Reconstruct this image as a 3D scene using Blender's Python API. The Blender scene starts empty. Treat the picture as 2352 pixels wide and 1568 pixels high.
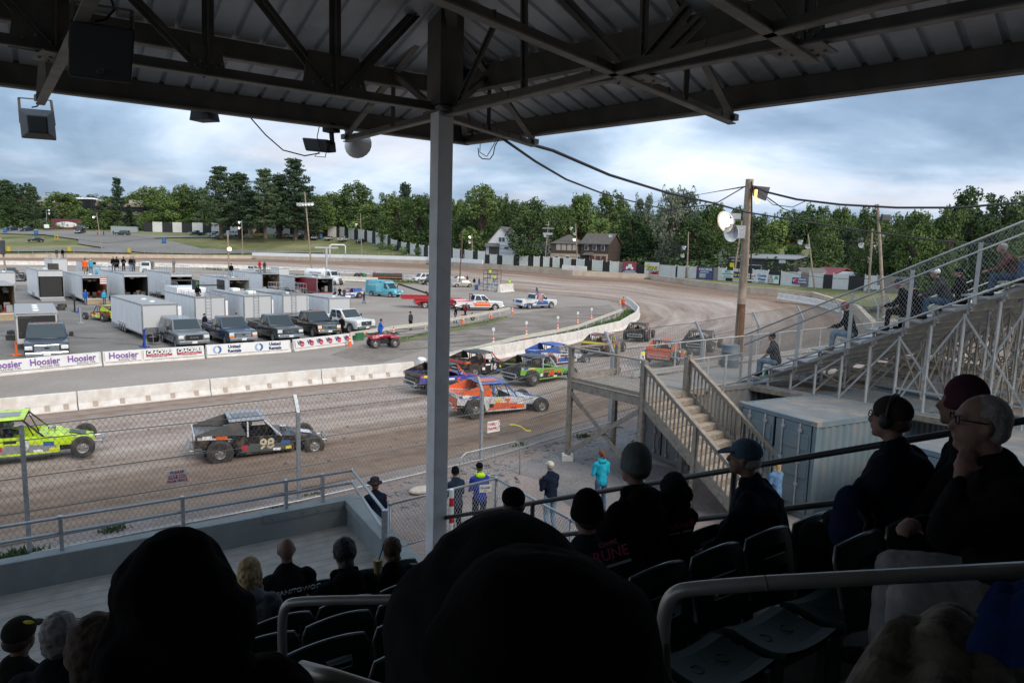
import bpy, bmesh, math, random
from mathutils import Vector, Matrix
R=math.radians
random.seed(7)
SC=bpy.context.scene; COL=SC.collection
# ---------------------------------------------------------------- camera numbers
F_=1568.; CX,CY=1176.,784.; ROLL=R(1.65); PITCH=R(7.6); H=7.8
def ray(u,v):
    x=(u-CX)/F_; y=-(v-CY)/F_
    c,s=math.cos(ROLL),math.sin(ROLL); xr=x*c-y*s; yr=x*s+y*c
    cp,sp=math.cos(PITCH),math.sin(PITCH)
    return Vector((xr, cp+yr*sp, -sp+yr*cp))
def G(u,v,z=0.):
    r=ray(u,v); t=(z-H)/r.z; return Vector((r.x*t,r.y*t,z))
def D(u,v,d):
    r=ray(u,v); t=d/r.y; return Vector((r.x*t,d,H+r.z*t))
def hd(h): return Vector((math.sin(R(h)),math.cos(R(h)),0))
def rz(h): return -R(h)          # local +Y points to compass heading h
SV=hd(56); TV=hd(-34)            # along the stand / towards the track
def W(s,t,z): return SV*s+TV*t+Vector((0,0,z))
# ---------------------------------------------------------------- materials
MATS={}
def nodes(name):
    m=bpy.data.materials.new(name); m.use_nodes=True
    nt=m.node_tree; b=nt.nodes['Principled BSDF']; return m,nt,b
def mat(name,col,rough=.6,metal=0.,var=.12,scale=6.,dirt=None,dscale=1.5,damt=.35,bump=0.,bscale=40.,emit=None,es=0,spec=.5,trans=0,coat=0):
    if name in MATS: return MATS[name]
    m,nt,b=nodes(name); N=nt.nodes; L=nt.links
    b.inputs['Roughness'].default_value=rough; b.inputs['Metallic'].default_value=metal
    b.inputs['Specular IOR Level'].default_value=spec
    if coat: b.inputs['Coat Weight'].default_value=coat; b.inputs['Coat Roughness'].default_value=.08
    tc=N.new('ShaderNodeTexCoord'); nz=N.new('ShaderNodeTexNoise'); nz.inputs['Scale'].default_value=scale; nz.inputs['Detail'].default_value=5
    L.new(tc.outputs['Object'],nz.inputs['Vector'])
    cr=N.new('ShaderNodeMapRange'); cr.inputs[1].default_value=.3; cr.inputs[2].default_value=.7
    cr.inputs[3].default_value=1-var; cr.inputs[4].default_value=1+var; L.new(nz.outputs['Fac'],cr.inputs[0])
    mx=N.new('ShaderNodeMix'); mx.data_type='RGBA'; mx.blend_type='MULTIPLY'; mx.inputs[0].default_value=1
    mx.inputs[6].default_value=(*col,1); L.new(cr.outputs[0],mx.inputs[7]); out=mx.outputs[2]
    if dirt:
        n2=N.new('ShaderNodeTexNoise'); n2.inputs['Scale'].default_value=dscale; n2.inputs['Detail'].default_value=8; n2.inputs['Roughness'].default_value=.65
        L.new(tc.outputs['Object'],n2.inputs['Vector'])
        r2=N.new('ShaderNodeMapRange'); r2.inputs[1].default_value=.48; r2.inputs[2].default_value=.68; r2.inputs[4].default_value=damt
        L.new(n2.outputs['Fac'],r2.inputs[0]); m2=N.new('ShaderNodeMix'); m2.data_type='RGBA'
        L.new(r2.outputs[0],m2.inputs[0]); L.new(out,m2.inputs[6]); m2.inputs[7].default_value=(*dirt,1); out=m2.outputs[2]
    L.new(out,b.inputs['Base Color'])
    if bump:
        n3=N.new('ShaderNodeTexNoise'); n3.inputs['Scale'].default_value=bscale; n3.inputs['Detail'].default_value=6; L.new(tc.outputs['Object'],n3.inputs['Vector'])
        bp=N.new('ShaderNodeBump'); bp.inputs['Strength'].default_value=bump; bp.inputs['Distance'].default_value=.02
        L.new(n3.outputs['Fac'],bp.inputs['Height']); L.new(bp.outputs[0],b.inputs['Normal'])
    if emit: b.inputs['Emission Color'].default_value=(*emit,1); b.inputs['Emission Strength'].default_value=es
    MATS[name]=m; return m
def paint(name,col,rough=.3,coat=.5): return mat('paint_'+name,col,rough,var=.05,dirt=(.16,.13,.11),damt=.25,dscale=2.5,coat=coat)
def cloth(name,col): return mat('cloth_'+name,col,.95,var=.25,scale=9,spec=.05,bump=.25,bscale=60)
M_STEEL=mat('galvanised_steel',(.42,.44,.46),.45,.6,var=.2,scale=14)
M_RAIL=mat('rail_aluminium',(.36,.375,.39),.38,.6,var=.12,scale=20)
M_ALU=mat('bleacher_aluminium',(.36,.365,.365),.55,.3,var=.12,scale=5,dirt=(.3,.27,.24),damt=.35)
M_GLASS=mat('dark_glass',(.02,.03,.035),.06,var=.05,spec=.8)
M_TYRE=mat('tyre_rubber',(.035,.032,.03),.85,var=.2,dirt=(.2,.15,.12),damt=.5,dscale=5)
M_RIM=mat('wheel_rim',(.45,.45,.45),.35,.7)
M_BLACK=mat('black_plastic',(.012,.012,.013),.6)
M_CHROME=mat('chrome',(.75,.75,.75),.12,1.)
M_LAMP=mat('headlight_glass',(.7,.7,.68),.1)
M_AMBER=mat('amber_lens',(.8,.25,.03),.25)
M_RED=mat('red_lens',(.55,.02,.02),.25)
M_CONC=mat('whitewashed_concrete',(.66,.635,.60),.85,var=.12,scale=3,dirt=(.45,.34,.26),dscale=1.2,damt=.45,bump=.3,bscale=12)
M_WHITE=mat('white_paint',(.74,.75,.75),.5,var=.06,dirt=(.4,.38,.35),damt=.22)
M_SKIN=mat('skin',(.36,.205,.15),.6,var=.08)
M_WIRE=mat('cable_rubber',(.015,.015,.02),.7)
M_MESH2=mat('rail_mesh_wire',(.25,.26,.265),.6,.3)
M_MESH=mat('chain_link_wire',(.13,.15,.145),.6,.3)
M_WOOD=mat('weathered_timber',(.24,.2,.16),.85,var=.3,scale=7,dirt=(.16,.14,.12),dscale=3,damt=.5,bump=.3)
# ---------------------------------------------------------------- mesh builder
class MB:
    def __init__(s): s.v=[];s.f=[];s.m=[];s.k=0;s.M=Matrix.Identity(4)
    def add(s,vs,fs,k=None):
        o=len(s.v); s.v+=[tuple(s.M@Vector(p)) for p in vs]
        for f in fs: s.f.append(tuple(i+o for i in f)); s.m.append(s.k if k is None else k)
        return s
    def quad(s,a,b,c,d,k=None): return s.add([a,b,c,d],[(0,1,2,3)],k)
    def box(s,c,d,k=None,rot=None):
        x,y,z=[q/2 for q in d]; P=[Vector((i*x,j*y,l*z)) for i in(-1,1) for j in(-1,1) for l in(-1,1)]
        if rot is not None: P=[rot@p for p in P]
        c=Vector(c); P=[p+c for p in P]
        return s.add(P,[(0,1,3,2),(4,6,7,5),(0,4,5,1),(2,3,7,6),(0,2,6,4),(1,5,7,3)],k)
    def beam(s,p,q,w,h=None,k=None,up=(0,0,1)):
        p=Vector(p);q=Vector(q);h=h or w; d=(q-p)
        if d.length<1e-6: return s
        d.normalize(); u=Vector(up)
        if abs(d.dot(u))>.98: u=Vector((0,1,0))
        x=d.cross(u).normalized()*w/2; y=x.cross(d).normalized()*h/2
        P=[p-x-y,p+x-y,p+x+y,p-x+y,q-x-y,q+x-y,q+x+y,q-x+y]
        return s.add(P,[(0,1,2,3),(7,6,5,4),(0,4,5,1),(1,5,6,2),(2,6,7,3),(3,7,4,0)],k)
    def tube(s,p,q,r,r2=None,n=8,k=None,cap=True):
        p=Vector(p);q=Vector(q);r2=r if r2 is None else r2; d=(q-p)
        if d.length<1e-6: return s
        d.normalize(); u=Vector((0,0,1)) if abs(d.z)<.95 else Vector((1,0,0))
        x=d.cross(u).normalized(); y=d.cross(x)
        P=[];F=[]
        for i in range(n):
            a=2*math.pi*i/n; o=x*math.cos(a)+y*math.sin(a); P+= [p+o*r,q+o*r2]
        for i in range(n):
            j=(i+1)%n; F.append((2*i,2*i+1,2*j+1,2*j))
        if cap: F.append(tuple(2*i for i in range(n))); F.append(tuple(2*i+1 for i in reversed(range(n))))
        return s.add(P,F,k)
    def path(s,pts,r,n=8,k=None,cap=True):
        pts=[Vector(p) for p in pts]; P=[];F=[];m=len(pts); px=None
        for i,p in enumerate(pts):
            d=(pts[min(i+1,m-1)]-pts[max(i-1,0)]).normalized()
            if px is None:
                u=Vector((0,0,1)) if abs(d.z)<.95 else Vector((1,0,0)); x=d.cross(u).normalized()
            else: x=(px-d*px.dot(d)).normalized()
            px=x; y=d.cross(x); rr=r[i] if isinstance(r,(list,tuple)) else r
            for j in range(n):
                a=2*math.pi*j/n; P.append(p+(x*math.cos(a)+y*math.sin(a))*rr)
        for i in range(m-1):
            for j in range(n):
                l=(j+1)%n; F.append((i*n+j,i*n+l,(i+1)*n+l,(i+1)*n+j))
        if cap: F.append(tuple(reversed(range(n)))); F.append(tuple((m-1)*n+j for j in range(n)))
        return s.add(P,F,k)
    def ell(s,c,r,n=12,m=8,k=None,rot=None,lo=-90,hi=90):
        c=Vector(c); r=(r,r,r) if not isinstance(r,(tuple,list)) else r; P=[];F=[]
        for i in range(m+1):
            a=R(lo+(hi-lo)*i/m)
            for j in range(n):
                b=2*math.pi*j/n; p=Vector((r[0]*math.cos(a)*math.cos(b),r[1]*math.cos(a)*math.sin(b),r[2]*math.sin(a)))
                if rot is not None: p=rot@p
                P.append(c+p)
        for i in range(m):
            for j in range(n):
                l=(j+1)%n; F.append((i*n+j,i*n+l,(i+1)*n+l,(i+1)*n+j))
        return s.add(P,F,k)
    def cap(s,p,q,r1,r2=None,n=10,k=None):     # tapered capsule
        p=Vector(p);q=Vector(q);r2=r1 if r2 is None else r2
        s.ell(p,r1,n,6,k); s.ell(q,r2,n,6,k)
        if (q-p).length>1e-5: s.tube(p,q,r1,r2,n,k)
        return s
    def prism(s,poly,ax,a,b,k=None,fa=None,fb=None):
        # poly list of 2d pts, extruded along axis ax ('x': poly is (y,z)) from a to b
        def pt(q,w):
            return (w,q[0],q[1]) if ax=='x' else ((q[0],w,q[1]) if ax=='y' else (q[0],q[1],w))
        n=len(poly); P=[pt(fa(q) if fa else q,a) for q in poly]+[pt(fb(q) if fb else q,b) for q in poly]
        F=[tuple(range(n)),tuple(reversed(range(n,2*n)))]+[(i,n+i,n+(i+1)%n,(i+1)%n) for i in range(n)]
        return s.add(P,F,k)
    def lathe(s,prof,n=16,k=None,c=(0,0,0),rot=None):
        c=Vector(c); P=[];F=[];m=len(prof)
        for r_,z in prof:
            for j in range(n):
                a=2*math.pi*j/n; p=Vector((r_*math.cos(a),r_*math.sin(a),z)); p=rot@p if rot is not None else p; P.append(c+p)
        for i in range(m-1):
            for j in range(n):
                l=(j+1)%n; F.append((i*n+j,i*n+l,(i+1)*n+l,(i+1)*n+j))
        return s.add(P,F,k)
    def mesh(s,name,mats,smooth=False,fix=True):
        me=bpy.data.meshes.new(name); me.from_pydata(s.v,[],s.f)
        if not isinstance(mats,(list,tuple)): mats=[mats]
        for m in mats: me.materials.append(m)
        me.polygons.foreach_set('material_index',[min(i,len(mats)-1) for i in s.m])
        if fix:
            bm=bmesh.new(); bm.from_mesh(me); bmesh.ops.recalc_face_normals(bm,faces=bm.faces); bm.to_mesh(me); bm.free()
        if smooth: me.polygons.foreach_set('use_smooth',[True]*len(me.polygons))
        me.update(); return me
    def build(s,name,mats,parent=None,smooth=False,bevel=0,fix=True,auto=0):
        me=s.mesh(name,mats,smooth or auto,fix)
        if bevel: me=modmesh(me,[('BEVEL',dict(width=bevel,segments=2,limit_method='ANGLE',angle_limit=R(35)))])
        if auto: 
            me.polygons.foreach_set('use_smooth',[True]*len(me.polygons)); me.set_sharp_from_angle(angle=R(auto))
        return link(name,me,parent)
TS=bpy.data.scenes.new('workbench')
def evalmesh(o):
    TS.collection.objects.link(o); vl=TS.view_layers[0]; vl.update(); dg=vl.depsgraph
    r=bpy.data.meshes.new_from_object(o.evaluated_get(dg),depsgraph=dg); bpy.data.objects.remove(o); return r
def modmesh(me,mods):
    o=bpy.data.objects.new('tmp',me)
    for t,kw in mods:
        m=o.modifiers.new(t,t)
        for a,b in kw.items(): setattr(m,a,b)
    r=evalmesh(o); r.name=me.name; return r
def link(name,me,parent=None):
    o=bpy.data.objects.new(name,me); COL.objects.link(o)
    if parent is not None: o.parent=parent
    return o
def tag(o,label=None,cat=None,group=None,kind=None):
    if label: o['label']=label
    if cat: o['category']=cat
    if group: o['group']=group
    if kind: o['kind']=kind
    return o
def thing(name,label,cat,loc=(0,0,0),h=None,group=None,s=1.):
    o=bpy.data.objects.new(name,None); COL.objects.link(o); o.empty_display_size=.3
    o.location=loc
    if h is not None: o.rotation_euler=(0,0,rz(h))
    o.scale=(s,s,s)
    return tag(o,label,cat,group)
def struct(o): o['kind']='structure'; return o
KIDS={}
def copytree(o,loc=None,h=None,label=None,group=None,parent=None,s=None):
    c=o.copy(); COL.objects.link(c)
    if parent is not None: c.parent=parent
    if loc is not None: c.location=loc
    if h is not None: c.rotation_euler=(0,0,rz(h))
    if s is not None: c.scale=(s,s,s) if not isinstance(s,tuple) else s
    if label: c['label']=label
    if group: c['group']=group
    if o.name not in KIDS: KIDS[o.name]=[q for q in bpy.data.objects if q.parent==o]
    for ch in KIDS[o.name]: copytree(ch,parent=c)
    return c
def ordn(i): return ['first','second','third','fourth','fifth','sixth','seventh','eighth','ninth','tenth','eleventh','twelfth','thirteenth','fourteenth','fifteenth','sixteenth'][i]
def text(name,s,size,m,parent,loc,rot,ext=.002,align='CENTER',xs=1.,shear=0.,bold=0.):
    cu=bpy.data.curves.new(name,'FONT'); cu.body=s; cu.size=size; cu.extrude=ext; cu.align_x=align; cu.align_y='CENTER'
    cu.shear=shear; cu.offset=bold; cu.resolution_u=3
    me=evalmesh(bpy.data.objects.new('tmp',cu))
    me.materials.clear(); me.materials.append(m); me.name=name
    q=link(name,me,parent); q.location=loc; q.rotation_euler=rot; q.scale=(xs,1,1); return q
# chain link panel in the plane of a quad a(bottom left) b(bottom right) c(top right) d(top left)
def chain(mb,a,b,c,d,sp=.1,w=.006,k=None):
    a,b,c,d=map(Vector,(a,b,c,d)); Lw=((b-a).length+(c-d).length)/2; Hh=((d-a).length+(c-b).length)/2
    def P(x,y):
        fx=x/Lw; fy=y/Hh; return (a*(1-fx)+b*fx)*(1-fy)+(d*(1-fx)+c*fx)*fy
    asp=1.5
    n=int((Lw+Hh/asp)/sp)+1
    for sgn in(0,1):
        for i in range(n):
            x0=i*sp-Hh/asp*(1-0); x1=x0+Hh/asp; y0,y1=0,Hh
            if x0<0: y0=-x0*asp; x0=0
            if x1>Lw: y1=Hh-(x1-Lw)*asp; x1=Lw
            if y1-y0<.05: continue
            if sgn: x0,x1=Lw-x0,Lw-x1
            mb.beam(P(x0,y0),P(x1,y1),w,w,k)
    return mb
# ---------------------------------------------------------------- camera, world, sun
cam=bpy.data.cameras.new('camera'); co=bpy.data.objects.new('camera',cam); COL.objects.link(co); SC.camera=co
cam.sensor_width=36; cam.lens=24; cam.clip_start=.05; cam.clip_end=6000
co.location=(0,0,H)
cp,sp=math.cos(PITCH),math.sin(PITCH)
rgt=Vector((1,0,0)); upv=Vector((0,sp,cp)); fwd=Vector((0,cp,-sp))
cR,sR=math.cos(ROLL),math.sin(ROLL)
# image axes: x_img = c*right + s*up ; y_img = -s*right + c*up (matches ray())
xi=rgt*cR+upv*sR; yi=-rgt*sR+upv*cR; zi=-fwd
m3=Matrix((xi,yi,zi)).transposed(); co.rotation_euler=m3.to_euler()
w=bpy.data.worlds.new('World'); SC.world=w; w.use_nodes=True; nt=w.node_tree; N=nt.nodes; L=nt.links
bg=N['Background']; out=N['World Output']
sky=N.new('ShaderNodeTexSky'); sky.sky_type='NISHITA'; sky.sun_disc=False; sky.sun_elevation=R(30); sky.sun_rotation=R(138); sky.air_density=1.2; sky.dust_density=1.5
L.new(sky.outputs[0],bg.inputs[0]); bg.inputs[1].default_value=.07
tc=N.new('ShaderNodeTexCoord'); sep=N.new('ShaderNodeSeparateXYZ'); L.new(tc.outputs['Generated'],sep.inputs[0])
def mth(op,a,b=None,c=None):
    n=N.new('ShaderNodeMath'); n.operation=op
    for i,q in enumerate((a,b,c)):
        if q is None: continue
        if isinstance(q,(int,float)): n.inputs[i].default_value=q
        else: L.new(q,n.inputs[i])
    return n.outputs[0]
zc=mth('ADD',mth('MAXIMUM',sep.outputs[2],0.),.19)
cx=mth('DIVIDE',sep.outputs[0],zc); cy=mth('DIVIDE',sep.outputs[1],zc)
cb=N.new('ShaderNodeCombineXYZ'); L.new(cx,cb.inputs[0]); L.new(cy,cb.inputs[1])
def noise(scale,det,rough,dist=0,off=0):
    n=N.new('ShaderNodeTexNoise'); n.inputs['Scale'].default_value=scale; n.inputs['Detail'].default_value=det; n.inputs['Roughness'].default_value=rough; n.inputs['Distortion'].default_value=dist
    mp=N.new('ShaderNodeMapping'); mp.inputs['Location'].default_value=(off,off*.7,off*.3); L.new(cb.outputs[0],mp.inputs[0]); L.new(mp.outputs[0],n.inputs['Vector']); return n.outputs['Fac']
def ramp(fac,stops):
    r=N.new('ShaderNodeValToRGB'); e=r.color_ramp.elements
    while len(e)<len(stops): e.new(.5)
    for i,(p,c) in enumerate(stops): e[i].position=p; e[i].color=(*c,1)
    L.new(fac,r.inputs[0]); return r.outputs[0]
n1=noise(.62,8,.53,.5,3.1); n2=noise(1.5,7,.58,.4,11.); n3=noise(.25,3,.5,.2,5.3)
base=mth('ADD',mth('MULTIPLY',n1,.55),mth('ADD',mth('MULTIPLY',n2,.2),mth('MULTIPLY',n3,.25)))
ccol=ramp(base,[(.41,(.13,.195,.30)),(.47,(.19,.275,.40)),(.52,(.29,.39,.53)),(.565,(.45,.55,.69)),(.64,(.74,.78,.86))])
# warm pinkish breaks low over the horizon
pk=N.new('ShaderNodeMix'); pk.data_type='RGBA'; pk.blend_type='MIX'
n4=noise(.75,5,.5,.2,21.)
low=mth('SUBTRACT',1.,mth('MINIMUM',mth('MULTIPLY',sep.outputs[2],3.2),1.))
pf=mth('MULTIPLY',mth('MULTIPLY',mth('MAXIMUM',mth('SUBTRACT',n4,.50),0.),6.),low)
L.new(mth('MINIMUM',pf,.5),pk.inputs[0]); L.new(ccol,pk.inputs[6]); pk.inputs[7].default_value=(.66,.62,.65,1)
# overcast sky is brighter towards the zenith
zen=mth('ADD',1.08,mth('MULTIPLY',mth('POWER',mth('MAXIMUM',sep.outputs[2],0.),1.3),1.6))
wm=N.new('ShaderNodeMix'); wm.data_type='RGBA'; wm.blend_type='MULTIPLY'; wm.inputs[7].default_value=(1.12,1.0,.86,1)   # greyer, warmer cloud deck overhead
L.new(mth('MINIMUM',mth('MULTIPLY',mth('MAXIMUM',mth('SUBTRACT',sep.outputs[2],.25),0.),2.5),1.),wm.inputs[0]); L.new(pk.outputs[2],wm.inputs[6])
bg2=N.new('ShaderNodeBackground'); L.new(wm.outputs[2],bg2.inputs[0]); L.new(zen,bg2.inputs[1])
ms=N.new('ShaderNodeMixShader'); L.new(bg.outputs[0],ms.inputs[1]); L.new(bg2.outputs[0],ms.inputs[2]); ms.inputs[0].default_value=.86
L.new(ms.outputs[0],out.inputs[0])
sl=bpy.data.lights.new('sun','SUN'); sl.energy=2.1; sl.angle=R(25); sl.color=(1,.9,.78)
so=bpy.data.objects.new('sun',sl); COL.objects.link(so); so.rotation_euler=(R(54),0,R(42))
SC.view_settings.view_transform='Standard'; SC.view_settings.look='None'; SC.view_settings.gamma=1; SC.view_settings.exposure=0.45
SC.cycles.max_bounces=6; SC.cycles.diffuse_bounces=3; SC.cycles.glossy_bounces=3; SC.cycles.transparent_max_bounces=8
# ================================================================ GROUND, TRACK, TERRAIN
def gmat(name,stops,scale=.15,fine=6.,uvstreak=None,bump=.4,rough=.92,mark=None):
    m,nt,b=nodes(name); N=nt.nodes; L=nt.links; b.inputs['Roughness'].default_value=rough; b.inputs['Specular IOR Level'].default_value=.3
    tc=N.new('ShaderNodeTexCoord'); vec=tc.outputs['Object']
    if uvstreak:
        mp=N.new('ShaderNodeMapping'); mp.inputs['Scale'].default_value=uvstreak; L.new(tc.outputs['UV'],mp.inputs[0]); vec=mp.outputs[0]
    n=N.new('ShaderNodeTexNoise'); n.inputs['Scale'].default_value=scale if not uvstreak else 1.; n.inputs['Detail'].default_value=9; n.inputs['Roughness'].default_value=.62; L.new(vec,n.inputs['Vector'])
    f=N.new('ShaderNodeTexNoise'); f.inputs['Scale'].default_value=fine; f.inputs['Detail'].default_value=6; L.new(tc.outputs['Object'],f.inputs['Vector'])
    a=N.new('ShaderNodeMath'); a.operation='MULTIPLY_ADD'; L.new(f.outputs['Fac'],a.inputs[0]); a.inputs[1].default_value=.28; 
    b2=N.new('ShaderNodeMath'); b2.operation='MULTIPLY'; L.new(n.outputs['Fac'],b2.inputs[0]); b2.inputs[1].default_value=.72; L.new(b2.outputs[0],a.inputs[2])
    r=N.new('ShaderNodeValToRGB'); e=r.color_ramp.elements
    while len(e)<len(stops): e.new(.5)
    for i,(p,c) in enumerate(stops): e[i].position=p; e[i].color=(*c,1)
    L.new(a.outputs[0],r.inputs[0]); L.new(r.outputs[0],b.inputs['Base Color'])
    bp=N.new('ShaderNodeBump'); bp.inputs['Strength'].default_value=bump; bp.inputs['Distance'].default_value=.05
    L.new(f.outputs['Fac'],bp.inputs['Height']); L.new(bp.outputs[0],b.inputs['Normal'])
    return m,nt,r,b
def polysheet(name,pts,m,z=None,fan=True):
    bm=bmesh.new(); vs=[bm.verts.new(p) for p in pts]; bm.faces.new(vs); bmesh.ops.triangulate(bm,faces=bm.faces[:])
    bmesh.ops.recalc_face_normals(bm,faces=bm.faces)
    for f in bm.faces:
        if f.normal.z<0: f.normal_flip()
    me=bpy.data.meshes.new(name); bm.to_mesh(me); bm.free(); me.materials.append(m); return struct(link(name,me))
# infield: packed stone dust, greyer where cars park, browner lanes
M_PIT,_,_,_=gmat('infield_stone_dust',[(.3,(.20,.165,.14)),(.46,(.28,.24,.21)),(.6,(.34,.295,.26)),(.75,(.41,.365,.32))],scale=.09,fine=5.)
mb=MB(); mb.quad((-1600,-300,-.25),(1600,-300,-.25),(1600,3000,-.25),(-1600,3000,-.25))
M_GRASS,_,_,_=gmat('mown_grass',[(.3,(.05,.07,.02)),(.43,(.10,.115,.038)),(.54,(.18,.175,.075)),(.68,(.27,.25,.13))],scale=.06,fine=1.6,bump=.6)
struct(mb.build('ground',M_GRASS))
inner=[(-96,-24),(-22.2,29)]
inner=[Vector((x,y,0)) for x,y in inner]+[G(*p) for p in ((480,905),(945,862),(1032,850),(1136,824),(1326,787),(1424,758),(1470,728),(1441,703),(1395,690),(1320,681),(1240,674),(1177,668),(1080,655),(941,641),(786,627),(600,618),(373,613),(180,610),(0,608))]
inner.append(inner[-1]+Vector((-150,-55,0)))
FP=[Vector(p) for p in ((-44,-9,0),(-18.5,8.1,0),(-10.15,13.8,0),(-5.5,17.3,0),(-.9,21.3,0),(4.0,26.7,0),(9.,32.,0),(14.,38.6,0),(19.,44.6,0),(24.5,50.8,0),(30.5,57.,0),(36.,65,0))]
def zdist(u,v,z): return G(u,v,z)
outer=[Vector((-79,-44,1.0)),Vector((-10.7,14.6,1.0)),Vector((-6.1,18.1,1.0)),Vector((-1.5,22.1,1.0)),Vector((.9,24.6,1.)),Vector((3.6,27.7,1.)),Vector((9,33.4,1.)),Vector((19,46,1.)),Vector((33,62,1.1)),
 Vector((41.5,82,1.3))]+[G(u,v,z) for u,v,z in ((1866,686,1.5),(1723,673,1.7),(1611,659,2.),(1493,641,2.4),(1315,632,2.6),(1203,622,2.9),(1091,614.5,3.),(981,606.6,3.),(786,600,2.75),(580,594.5,2.3),(373,592.6,2.0),(180,592,1.7),(0,592,1.3))]
outer=outer[:18]+outer[18:]
outer.append(outer[-1]+Vector((-160,-70,0)))
def resamp(pl,n):
    d=[0]
    for i in range(1,len(pl)): d.append(d[-1]+(pl[i]-pl[i-1]).length)
    o=[];j=0
    for i in range(n):
        x=d[-1]*i/(n-1)
        while j<len(d)-2 and d[j+1]<x: j+=1
        k=(x-d[j])/max(1e-6,d[j+1]-d[j]); o.append(pl[j].lerp(pl[j+1],k))
    return o
def smooth(pl,it=1):
    for _ in range(it):
        q=[pl[0]]
        for i in range(len(pl)-1):
            q.append(pl[i].lerp(pl[i+1],.25)); q.append(pl[i].lerp(pl[i+1],.75))
        q.append(pl[-1]); pl=q
    return pl
print('pairs',len(inner),len(outer))
# infield sheet = inside of the inner edge
inf=[p.copy() for p in inner]; inf+= [Vector((-300,110,0)),Vector((-160,0,0))]
polysheet('infield',inf,M_PIT)
# pair inner/outer in segments so that the strip does not shear
def strip(inn,out,n): return list(zip(resamp(inn,n),resamp(out,n)))
i9=inner[:10]; 
prs=strip(inner[:5],outer[:5],30)[:-1]+strip(inner[4:9],outer[4:9],30)[:-1]+strip(inner[8:11],outer[8:13],16)[:-1]+strip(inner[10:14],outer[12:17],16)[:-1]+strip(inner[13:],outer[16:],40)
NV=14; V=[];Fc=[];UV=[]
dist=0; prev=None
for a,b in prs:
    c=a.lerp(b,.5)
    if prev is not None: dist+=(c-prev).length
    prev=c
    for j in range(NV+1):
        k=j/NV; p=a.lerp(b,k); bank=a.z+(b.z-a.z)*(k**1.15); V.append((p.x,p.y,bank+.006)); UV.append((dist/10.,k))
for i in range(len(prs)-1):
    for j in range(NV): q=i*(NV+1)+j; Fc.append((q,q+1,q+NV+2,q+NV+1))
me=bpy.data.meshes.new('dirt_track'); me.from_pydata(V,[],Fc); uvl=me.uv_layers.new(name='uv')
for lp in me.loops: uvl.data[lp.index].uv=UV[lp.vertex_index]
bm=bmesh.new(); bm.from_mesh(me); bmesh.ops.recalc_face_normals(bm,faces=bm.faces)
if sum(f.normal.z for f in bm.faces)<0: bmesh.ops.reverse_faces(bm,faces=bm.faces)
bm.to_mesh(me); bm.free()
M_TRK,nt,rp,b=gmat('clay_track',[(.30,(.14,.094,.070)),(.42,(.255,.188,.150)),(.54,(.355,.282,.238)),(.68,(.45,.378,.332))],uvstreak=(.3,13,1),fine=2.0,bump=.7)
N=nt.nodes; L=nt.links
# worn grey groove in the middle of the lane, loose brown cushion near the outer wall
tc=N.new('ShaderNodeTexCoord'); sp_=N.new('ShaderNodeSeparateXYZ'); L.new(tc.outputs['UV'],sp_.inputs[0])
nz=N.new('ShaderNodeTexNoise'); nz.inputs['Scale'].default_value=.8; nz.inputs['Detail'].default_value=4; L.new(tc.outputs['UV'],nz.inputs['Vector'])
ad=N.new('ShaderNodeMath'); ad.operation='MULTIPLY_ADD'; L.new(nz.outputs['Fac'],ad.inputs[0]); ad.inputs[1].default_value=.22; L.new(sp_.outputs[1],ad.inputs[2])
r2=N.new('ShaderNodeValToRGB'); e=r2.color_ramp.elements; e[0].position=.14; e[0].color=(.72,.66,.62,1); e[1].position=.24; e[1].color=(1,1,1,1)
for p,c in ((.40,(1.1,1.1,1.12,1)),(.52,(.93,.92,.93,1)),(.60,(1.12,1.13,1.16,1)),(.76,(1.02,1,.97,1)),(.86,(.74,.65,.575,1)),(.96,(.66,.565,.49,1))): q=e.new(p); q.color=c
L.new(ad.outputs[0],r2.inputs[0]); mx=N.new('ShaderNodeMix'); mx.data_type='RGBA'; mx.blend_type='MULTIPLY'; mx.inputs[0].default_value=1
L.new(rp.outputs[0],mx.inputs[6]); L.new(r2.outputs[0],mx.inputs[7]); L.new(mx.outputs[2],b.inputs['Base Color'])
me.materials.append(M_TRK); struct(link('dirt_track',me))
# brown lane between the two guard rails and pit road sheets (4 mm steps)
M_LANE,_,_,_=gmat('pit_lane_dirt',[(.3,(.10,.085,.075)),(.45,(.19,.16,.135)),(.6,(.27,.235,.205)),(.75,(.33,.30,.27))],scale=.25,fine=3.)
lane=[G(*p) for p in ((985,800),(1035,836),(1136,806),(1277,775),(1365,748),(1424,722),(1400,700),(1300,705),(1171,722),(1030,748),(900,778),(815,795),(760,815),(860,838))]
polysheet('pit_lane',[p+Vector((0,0,.008)) for p in lane],M_LANE)
M_ASPH,_,_,_=gmat('worn_asphalt',[(.3,(.125,.115,.106)),(.5,(.185,.171,.158)),(.7,(.26,.24,.22))],scale=.2,fine=4.)
asph=[G(*p) for p in ((-420,905),(0,862),(235,842),(470,824),(668,808),(805,792),(870,760),(800,700),(600,660),(300,650),(0,655),(-420,700))]
polysheet('pit_asphalt',[p+Vector((0,0,.004)) for p in asph],M_ASPH)
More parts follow.
